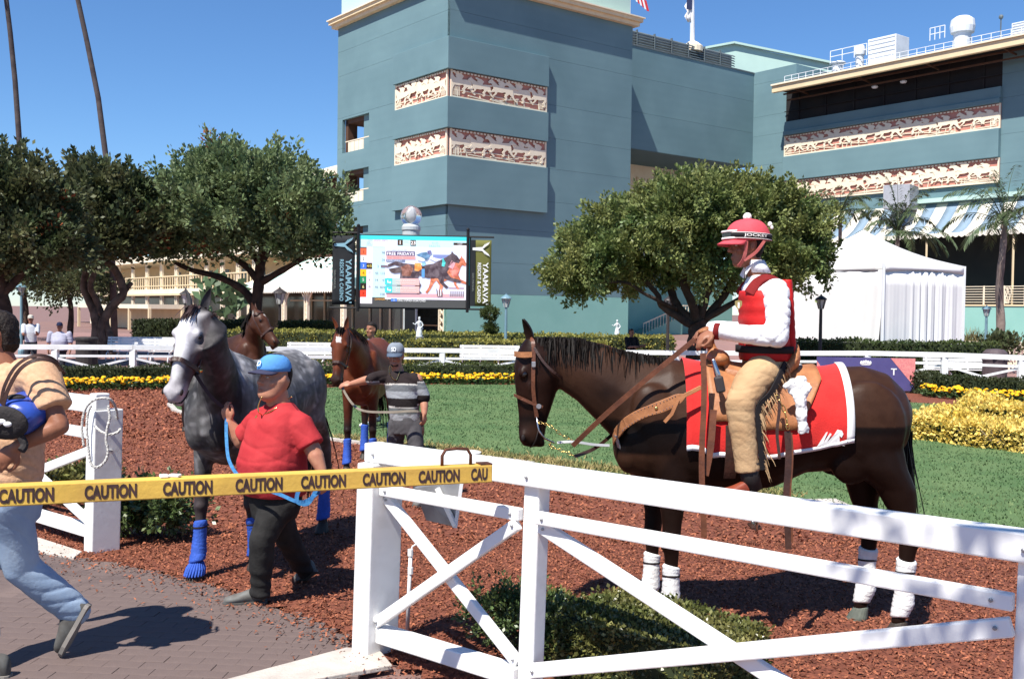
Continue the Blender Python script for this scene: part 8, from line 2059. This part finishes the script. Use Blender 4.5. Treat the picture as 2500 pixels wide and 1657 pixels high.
# tan chaps with dark strip and fringe
M_chap = mat('tan_suede', (.50, .34, .19), (.38, .235, .125), rough=.9, spec=.1, scale=5, bump=.25, bscale=40)
q = MB(); q.loft(torsorings([(pel + V((.02, 0, -.13)), wv * .15, fv * .13), (pel + V((.01, 0, -.02)), wv * .185, fv * .145), (pel + V((0, 0, .06)), wv * .175, fv * .135)]))
for h_, k_, a_ in ((hipL, kL, aL), (hipR, kR, aR)): q.tube([h_, h_.lerp(k_, .5) + V((-.01, 0, .02)), k_, k_.lerp(a_, .4), k_.lerp(a_, .8), a_ - V((0, 0, .0))], [.120, .112, .092, .080, .073, .076], 16)
link('chaps', fuse(q, .009, 8, .5, wrinkle(.0045, 11.0, 14, (1, 1, .9))), M_chap, rd, smooth=True)
q = MB(); pts = smoothline([hipL + V((.11, -.06, .05)), kL.lerp(hipL, .4) + V((.118, -.05, 0)), kL + V((.105, -.02, -.02)), kL.lerp(aL, .5) + V((.092, -.03, 0)), aL + V((.085, -.03, .02))], 7); q.ribbon(pts, .042, .012, V((.55, -1, 0))); q.build('chap_strip', M_blk, rd)
hairs('fringe', [p + V((.012, 0, 0)) for p in pts for _ in range(3)], [V((.35, -.05, -.5)) for p in pts for _ in range(3)], .085, M_chap, rd, 44, .0035, 3, .9, .006, 1)
# boot in the stirrup
M_rboot = mat('red_brown_boot', (.26, .055, .025), (.18, .035, .018), rough=.4, scale=14); M_bsh = mat('black_boot_shaft', (.025, .022, .022), rough=.5)
for sy, (a_, h_, t_) in ((1, (aL, hpL, tL)), (-1, (aR, at(1850, 1194, D + .36), at(1748, 1200, D + .38)))):
    shoe(rd, h_ - V((0, 0, .045)), t_ - V((0, 0, .04)), M_rboot, M_gsole, .095, .10, name='boot'); q = MB(); q.tube([a_ + V((.005, 0, .06)), a_ + V((.01, 0, -.02)), h_ + V((-.02, 0, .0))], [.066, .058, .05], 14); q.build('boot_shaft', M_bsh, rd, smooth=True)
settle(rd, (pel.x, pel.y, 0))

# ---------------------------------------------------------------- man in striped shirt
D = 10.4
sm = thing('person', 'man in striped t-shirt and grey cap leading the bay horse', 'person')
fd = V((-.12, -1, 0)).normalized(); wv, fv = ringv(fd)          # wv: his left = image right
if wv.x < 0: wv = -wv
headc = at(966, 868, D); neckb = at(975, 905, D); pel = at(990, 1020, D)
shL = at(1018, 925, D); shR = at(930, 920, D); elL = at(1035, 975, D + .02); wrL = at(1036, 1010, D - .05); elR = at(905, 925, D - .1); wrR = at(858, 937, D + .05)
mb = MB(); P, Mh = headshape(mb, headc, fd + V((.05, 0, -.15)), V((0, 0, 1)), 1.02); mb.tube([neckb - V((0, 0, .05)), headc - V((0, 0, .06))], [.06, .056], 12)
armparts(mb, shL, elL, wrL); armparts(mb, shR, elR, wrR); hl = hand(mb, wrL, V((-.1, -.1, -.9)), V((.8, -.4, 0)), 1.0); hr = hand(mb, wrR, V((-.9, .1, -.1)), V((-.1, -.5, .8)), .9, right=True)
kF = at(1018, 1120, D - .1); aF = at(1025, 1215, D - .15); kB = at(962, 1125, D + .1); aB = at(960, 1205, D + .2)
mb.loft(torsorings([(pel, wv * .13, fv * .09), (pel.lerp(neckb, .5), wv * .14, fv * .10), (neckb - V((0, 0, .06)), wv * .12, fv * .07)]))
for x_, k_, a_ in ((.08, kF, aF), (-.08, kB, aB)): mb.tube([pel + wv * x_, k_, a_], [.07, .05, .04], 10, rnd=True)
link('body', fuse(mb, .009, 3), M_skin1, sm, smooth=True); eyes(P, Mh, sm, 1.0, .5)
link('hair', fuse(hairshell(P), .009, 2), M_hair, sm, smooth=True)
q = MB(); q.ball(P(0, .048, -.086), (.045, .042, .036), 12, 8, Mh); q.ball(P(0, .074, -.049), (.026, .014, .006), 8, 6, Mh); link('beard', fuse(q, .007, 2), mat('brown_beard', (.07, .035, .022), (.05, .025, .016), rough=.9, scale=60), sm, smooth=True)
cp = baseball_cap(sm, P, Mh, fd, V((0, 0, 1)), fabric('cap_grey', (.22, .25, .29)), fabric('cap_slate', (.09, .12, .17)), tilt=.012)
letters('cap_emblem', 'SD', mat('cap_white2', (.7, .72, .74), rough=.8), cp, P(0, .103, .084), (Mh @ V((1, 0, 0))).normalized(), (Mh @ V((0, -.35, 1))).normalized(), .045, .05, .03)
M_strp = mat('striped_jersey', (1, 1, 1), (.9, .9, .9), rough=.85, spec=.1, attr=True, scale=20, bump=.2, bscale=60)
q = MB(); q.loft(torsorings([(pel + V((0, 0, -.03)), wv * .155, fv * .12), (pel.lerp(neckb, .35), wv * .16, fv * .125), (pel.lerp(neckb, .7), wv * .175, fv * .125), (neckb - V((0, 0, .06)), wv * .16, fv * .095), (neckb + V((0, 0, .0)), wv * .07, fv * .065)]))
q.tube([shL - wv * .03, shL.lerp(elL, .5), shL.lerp(elL, .9)], [.075, .074, .075], 12, rnd=True); q.tube([shR + wv * .03, shR.lerp(elR, .6), elR + V((.01, 0, 0))], [.075, .072, .07], 12, rnd=True)
me = fuse(q, .010, 8, .5, wrinkle(.010, 6, 5)); zt_ = neckb.z; zb_ = pel.z
def stripes(p):
    t = (zt_ - p.z) / (zt_ - zb_) + .02 * noise.noise(p * 6)
    if abs(p.x - neckb.x) > .19: t += .05
    for lim, c in ((.26, (.030, .022, .022)), (.285, (.55, .52, .48)), (.42, (.16, .17, .18)), (.57, (.36, .38, .40)), (.74, (.022, .018, .018)), (.765, (.55, .52, .48)), (.90, (.13, .14, .14)), (9, (.30, .31, .33))):
        if t < lim: return c
paint(me, stripes); link('shirt', me, M_strp, sm, smooth=True)
q = MB(); q.loft(torsorings([(pel + V((0, 0, -.16)), wv * .14, fv * .11), (pel + V((0, 0, -.05)), wv * .155, fv * .12), (pel + V((0, 0, .02)), wv * .15, fv * .115)]))
for x_, k_, a_ in ((.08, kF, aF), (-.08, kB, aB)): q.tube([pel + wv * x_ - V((0, 0, .05)), (pel + wv * x_).lerp(k_, .5), k_, k_.lerp(a_, .6), a_], [.098, .088, .070, .064, .056], 14, rnd=True)
link('jeans', fuse(q, .011, 4, .5, wrinkle(.006, 8, 9, (1, 1, 2))), fabric('grey_jeans', (.10, .095, .10), (.06, .058, .062)), sm, smooth=True)
for a_ in (aF, aB): shoe(sm, V((a_.x + .0, a_.y + .08, .0)), V((a_.x - .02, a_.y - .2, .0)), M_gboot, M_gsole)
q = MB(); q.tube(smoothline([P(-.06, .02, -.10), P(-.045, .10, -.16), P(.02, .14, -.22), P(.05, .11, -.16), P(.065, .03, -.10)], 5), .004, 5); q.build('necklace', M_gold, sm)
settle(sm, (pel.x, pel.y, 0))
ld2 = thing('lead_strap', 'brown lead strap held across the striped man to the bay horse', 'lead strap')
hal = BH.M @ hb(.44, -.14, .02)
q = MB(); q.ribbon(smoothline([hal, hal + V((0.0, -.05, -.18)), at(860, 985, D + .3), at(890, 1003, D), at(950, 1006, D - .25), at(1020, 1004, D - .22), hl + V((0, -.03, .02))], 6), .024, .006, V((0, -1, .4))); q.build('strap', mat('pale_strap', (.22, .19, .15), (.16, .13, .10), rough=.7), ld2)
q = MB(); q.ribbon(smoothline([hl, hl + V((.02, -.02, -.08)), hl + V((0, -.02, -.16)), hl + V((-.05, -.02, -.13)), hl + V((-.03, -.02, -.04))], 6), .022, .006, V((.3, -1, .2))); q.build('loop', M_lead, ld2); settle(ld2, hl)

# ---------------------------------------------------------------- simple helper for people further back
def bgperson(label, px, ytop, D, h, face, shirt, trouser, skin, cap=None, shorts=False, stride=.12, vox=.012, arms='down', scale_w=1.0, hairm=M_hair):
    t = thing('person', label, 'person'); top = at(px, ytop, D); x, y = top.x, D; k = h / 1.72; fd = V((face[0], face[1], 0)).normalized(); wv, fv = ringv(fd); z0 = top.z - h
    O = V((x, y, z0)); headc = O + V((0, 0, 1.60 * k)) + fv * .02; neckb = O + V((0, 0, 1.44 * k)); pel = O + V((0, 0, .92 * k)); W_ = scale_w
    sL, sR = neckb + wv * .19 * W_ - V((0, 0, .05)), neckb - wv * .19 * W_ - V((0, 0, .05))
    if arms == 'down': eL, eR = sL + V((0, 0, -.27)) + wv * .05, sR + V((0, 0, -.27)) - wv * .05; wL, wR = eL + V((0, 0, -.22)) + fv * .08, eR + V((0, 0, -.22)) + fv * .02
    else: eL, eR = sL + V((0, 0, -.25)) + fv * .12, sR + V((0, 0, -.25)) + fv * .12; wL, wR = eL + fv * .22 + V((0, 0, .05)), eR + fv * .22 + V((0, 0, .02))
    kL, kR = O + wv * .09 + fv * stride * .7 + V((0, 0, .48 * k)), O - wv * .09 - fv * stride * .2 + V((0, 0, .48 * k)); aL, aR = O + wv * .09 + fv * stride + V((0, 0, .09)), O - wv * .09 - fv * stride * 1.3 + V((0, 0, .11))
    mb = MB(); P, Mh = headshape(mb, headc, fd, V((0, 0, 1)), k); mb.tube([neckb - V((0, 0, .04)), headc - V((0, 0, .05))], [.058, .054], 12); armparts(mb, sL, eL, wL); armparts(mb, sR, eR, wR); hand(mb, wL, wL - eL, wv, .6, 1.0); hand(mb, wR, wR - eR, -wv, .6, 1.0, True)
    mb.loft(torsorings([(pel, wv * .13, fv * .09), (pel.lerp(neckb, .5), wv * .14, fv * .10), (neckb - V((0, 0, .05)), wv * .12, fv * .07)]))
    for s_, k_, a_ in ((1, kL, aL), (-1, kR, aR)): mb.tube([pel + wv * .08 * s_, k_, a_], [.075, .055, .042], 10, rnd=True)
    link('body', fuse(mb, vox, 2), skin, t, smooth=True)
    q = hairshell(P); link('hair', fuse(q, .010, 2), hairm, t, smooth=True)
    if cap: baseball_cap(t, P, Mh, fd, V((0, 0, 1)), cap, cap)
    q = MB(); q.loft(torsorings([(pel - V((0, 0, .03)), wv * .165 * W_, fv * .13 * W_), (pel.lerp(neckb, .5), wv * .17 * W_, fv * .135 * W_), (neckb - V((0, 0, .07)), wv * .165 * W_, fv * .10), (neckb + V((0, 0, .005)), wv * .075, fv * .07)]))
    for s_, e_ in ((sL, eL), (sR, eR)): q.tube([s_, s_.lerp(e_, .8)], [.078, .072], 12, rnd=True)
    link('shirt', fuse(q, vox, 3, .5, wrinkle(.006, 6, int(px))), shirt, t, smooth=True)
    q = MB(); q.loft(torsorings([(pel - V((0, 0, .15)), wv * .15, fv * .12), (pel + V((0, 0, .0)), wv * .16 * W_, fv * .125 * W_)]))
    for s_, k_, a_ in ((1, kL, aL), (-1, kR, aR)): q.tube([pel + wv * .085 * s_ - V((0, 0, .04)), k_ if not shorts else (pel + wv * .085 * s_).lerp(k_, .85)] + ([] if shorts else [a_]), [.10, .082] + ([] if shorts else [.06]), 12, rnd=True)
    link('shorts' if shorts else 'trousers', fuse(q, vox, 3), trouser, t, smooth=True)
    for a_ in (aL, aR): shoe(t, V((a_.x, a_.y, a_.z - .09)) - fv * .08, V((a_.x, a_.y, a_.z - .09)) + fv * .19, M_gboot if not shorts else M_whtc, M_gsole)
    settle(t, O); return t
M_greyt = fabric('grey_tshirt', (.16, .18, .24)); M_whs = fabric('white_shorts', (.62, .64, .66)); M_lil = fabric('lilac_polo', (.42, .42, .52)); M_nav = fabric('navy_cap', (.02, .025, .06)); M_drk = fabric('dark_trousers', (.03, .032, .04)); M_blkt = fabric('black_tshirt', (.018, .018, .022)); M_khk = fabric('khaki', (.22, .18, .12)); M_wtt = fabric('pale_tshirt', (.55, .58, .62))
bgperson('young man in grey t-shirt and white shorts behind the bay horse', 908, 787, 16.6, 1.66, (-.5, -.85), M_greyt, M_whs, M_skin3, shorts=True, stride=.2)
bgperson('stout man in lilac polo shirt and navy cap behind the left ring fence', 146, 787, 29.0, 1.64, (.1, -1), M_lil, M_drk, M_skin3, M_nav, scale_w=1.35)
bgperson('man in pale shirt with raised hands in shade at far left', 75, 769, 31.0, 1.70, (.4, -1), M_wtt, M_drk, M_skin3, fabric('cream_cap', (.5, .48, .42)), arms='up')
bgperson('person in black t-shirt walking left of the tree forks', 1541, 803, 31.5, 1.55, (.6, -.8), M_blkt, M_khk, M_skin3, arms='up')

# ---------------------------------------------------------------- walker at the left edge
D = 5.5
wk = thing('person', 'man in tan shirt and pale jeans walking off the left edge with a blue saddle', 'person')
fd = V((-1, -.08, 0)).normalized(); wv, fv = ringv(fd)
if wv.y > 0: wv = -wv
headc = at(-10, 822, D); neckb = at(26, 890, D); pel = at(26, 1180, D)
shL = at(100, 925, D - .18); shR = at(8, 915, D + .2); elL = at(146, 1040, D - .26); wrL = at(40, 1090, D - .30); elR = at(-2, 1050, D + .25); wrR = at(-72, 1090, D + .15)
kB = at(54, 1385, D + .02); aB = at(184, 1490, D + .16); kF = at(-52, 1390, D - .05); aF = at(-42, 1560, D - .12)
mb = MB(); P, Mh = headshape(mb, headc, V((-1, -.25, -.05)), V((-.05, 0, 1)), 1.06); mb.tube([neckb - V((0, 0, .06)), headc + V((.015, 0, -.06))], [.064, .058], 14)
armparts(mb, shL, elL, wrL, (.058, .048, .046, .032)); armparts(mb, shR, elR, wrR); hand(mb, wrL, V((-.62, -.1, -.62)), V((.2, -.95, .1)), .75, 1.12, False); hand(mb, wrR, V((-.8, -.1, -.3)), V((0, .5, .8)), .8, 1.05, True)
mb.loft(torsorings([(pel, wv * .15, fv * .11), (pel.lerp(neckb, .5), wv * .16, fv * .12), (neckb - V((0, 0, .06)), wv * .13, fv * .08)]))
for h_, k_, a_ in ((pel + wv * .09, kB, aB), (pel - wv * .09, kF, aF)): mb.tube([h_, k_, a_], [.08, .056, .042], 10, rnd=True)
link('body', fuse(mb, .0078, 3), M_skin2, wk, smooth=True); eyes(P, Mh, wk, 1.06)
q = hairshell(P); q.ball(P(0, -.060, -.02), (.070, .056, .075), 14, 8, Mh); link('hair', fuse(q, .008, 2, disp=lambda c, n: .005 * noise.noise(c * 55)), M_hair, wk, smooth=True)
M_tan = mat('tan_shirt', (.62, .38, .235), (.54, .32, .19), rough=.85, spec=.12, scale=40, bump=.2, bscale=70)
q = MB(); q.loft(torsorings([(pel - V((0, 0, .0)), wv * .19, fv * .155), (pel.lerp(neckb, .4), wv * .195, fv * .165), (pel.lerp(neckb, .75), wv * .195, fv * .155), (neckb - V((0, 0, .07)), wv * .17, fv * .115), (neckb + V((0, 0, .01)), wv * .08, fv * .075)]))
q.tube([neckb.lerp(shL, .3) - V((0, 0, .03)), shL - wv * .02, shL.lerp(elL, .35), shL.lerp(elL, .66)], [.09, .108, .100, .102], 18); q.tube([shR + wv * .03, shR.lerp(elR, .7)], [.09, .09], 14, rnd=True)
link('shirt', fuse(q, .009, 14, .5, wrinkle(.008, 9.0, 21, (1.4, 1, .9))), M_tan, wk, smooth=True)
q = MB(); q.add([neckb + V((.06, -.06, .03)), neckb + V((-.03, -.085, .02)), neckb + V((-.10, -.09, -.08)), neckb + V((.03, -.10, -.06))], [(0, 1, 2, 3)]); q.build('collar', M_tan, wk, solid=.008, sub=1)
M_jean = mat('pale_denim', (.36, .45, .56), (.24, .32, .44), rough=.85, spec=.15, scale=3, detail=3, bump=.10, bscale=60)
q = MB(); q.loft(torsorings([(pel - V((0, 0, .2)), wv * .16, fv * .14), (pel - V((0, 0, .08)), wv * .185, fv * .16), (pel + V((0, 0, .02)), wv * .175, fv * .145)]))
q.tube([pel + wv * .09 - V((0, 0, .08)), (pel + wv * .09).lerp(kB, .55), kB, kB.lerp(aB, .5), aB], [.125, .112, .098, .092, .086], 16, rnd=True); q.tube([pel - wv * .09 - V((0, 0, .08)), (pel - wv * .09).lerp(kF, .55), kF, aF], [.125, .11, .095, .085], 16, rnd=True)
link('jeans', fuse(q, .010, 8, .5, wrinkle(.007, 9.0, 33, (1, 1, 1.0))), M_jean, wk, smooth=True)
M_gsh = mat('grey_shoe', (.10, .10, .095), (.07, .065, .06), rough=.8, scale=20); M_ssol = mat('grey_sole', (.22, .20, .18), rough=.8)
tb = gp(154, 1608); hb_ = at(220, 1478, tb.y + .03); shoe(wk, hb_, V((tb.x, tb.y, .02)), M_gsh, M_ssol, .105, .12, up=V((-.7, 0, .7)))
tf = gp(-57, 1656); shoe(wk, V((tf.x + .17, tf.y + .01, .0)), V((tf.x - .12, tf.y, 0)), M_gsh, M_ssol, .105, .12)
settle(wk, (pel.x, pel.y, 0))
# blue racing saddle and girth under his arm
M_blus = mat('blue_leather', (.035, .085, .42), (.025, .06, .30), rough=.3, spec=.5, scale=8); M_pad = mat('black_pad', (.022, .020, .020), (.035, .03, .03), rough=.85, scale=30, bump=.3, bscale=80)
sd = thing('racing_saddle', 'blue racing saddle with black pad and brown strap carried under an arm', 'saddle'); D = 5.12
q = MB(); c0 = at(15, 1030, D); c1 = at(70, 1003, D + .18)
ax = (c1 - c0).normalized(); a_, b_ = frame(ax); rings = []
for t, ra, rb in ((0, .125, .085), (.25, .135, .10), (.55, .14, .11), (.85, .12, .10), (1.0, .09, .08)): rings.append([c0 + ax * t * .30 + a_ * math.cos(u) * ra + b_ * math.sin(u) * rb for u in [2 * math.pi * j / 24 for j in range(24)]])
q.loft(rings); q.build('shell', M_blus, sd, smooth=True, sub=1)
q = MB(); q.lathe((0, 0, 0), [(.11, -.01), (.12, .0), (.115, .014), (.06, .018)], 24); M4 = Matrix.Translation(c0 - ax * .01) @ Matrix((a_, b_, -ax)).transposed().to_4x4(); q.v = [tuple(M4 @ V((v[0] * 1.08, v[1] * .74, v[2]))) for v in q.v]; q.build('pad', M_pad, sd, smooth=True)
q = MB(); 
for k in range(3): q.ball(c0 - ax * .032 + a_ * (-.03 + .03 * k) + b_ * (.012 * (k % 2)), (.022, .012, .014), 10, 6)
q.build('logo', M_wht, sd, smooth=True)
q = MB(); q.ball(c0 + ax * .10 + b_ * .095 * (1 if b_.z > 0 else -1), (.05, .03, .022), 12, 8); q.build('flap', M_pad, sd, smooth=True)
q = MB(); q.ribbon(smoothline([at(8, 990, D), at(20, 950, D), at(50, 900, D + .0), at(90, 878, D + .02), at(130, 882, D + .06), at(150, 905, D + .16)], 6), .018, .007, V((.1, -1, .3))); q.build('strap', M_lead, sd); q = MB(); q.ribbon(smoothline([at(2, 985, D + .02), at(12, 940, D + .02), at(40, 893, D + .03), at(84, 868, D + .05), at(130, 876, D + .1), at(158, 912, D + .2)], 6), .015, .007, V((.1, -1, .3))); q.build('strap', M_lead, sd)
q = MB(); q.tube(smoothline([at(50, 1065, D), at(60, 1085, D), at(52, 1100, D - .02)], 4), .02, 8); q.build('girth', M_pad, sd); settle(sd, c0)
print('people done')
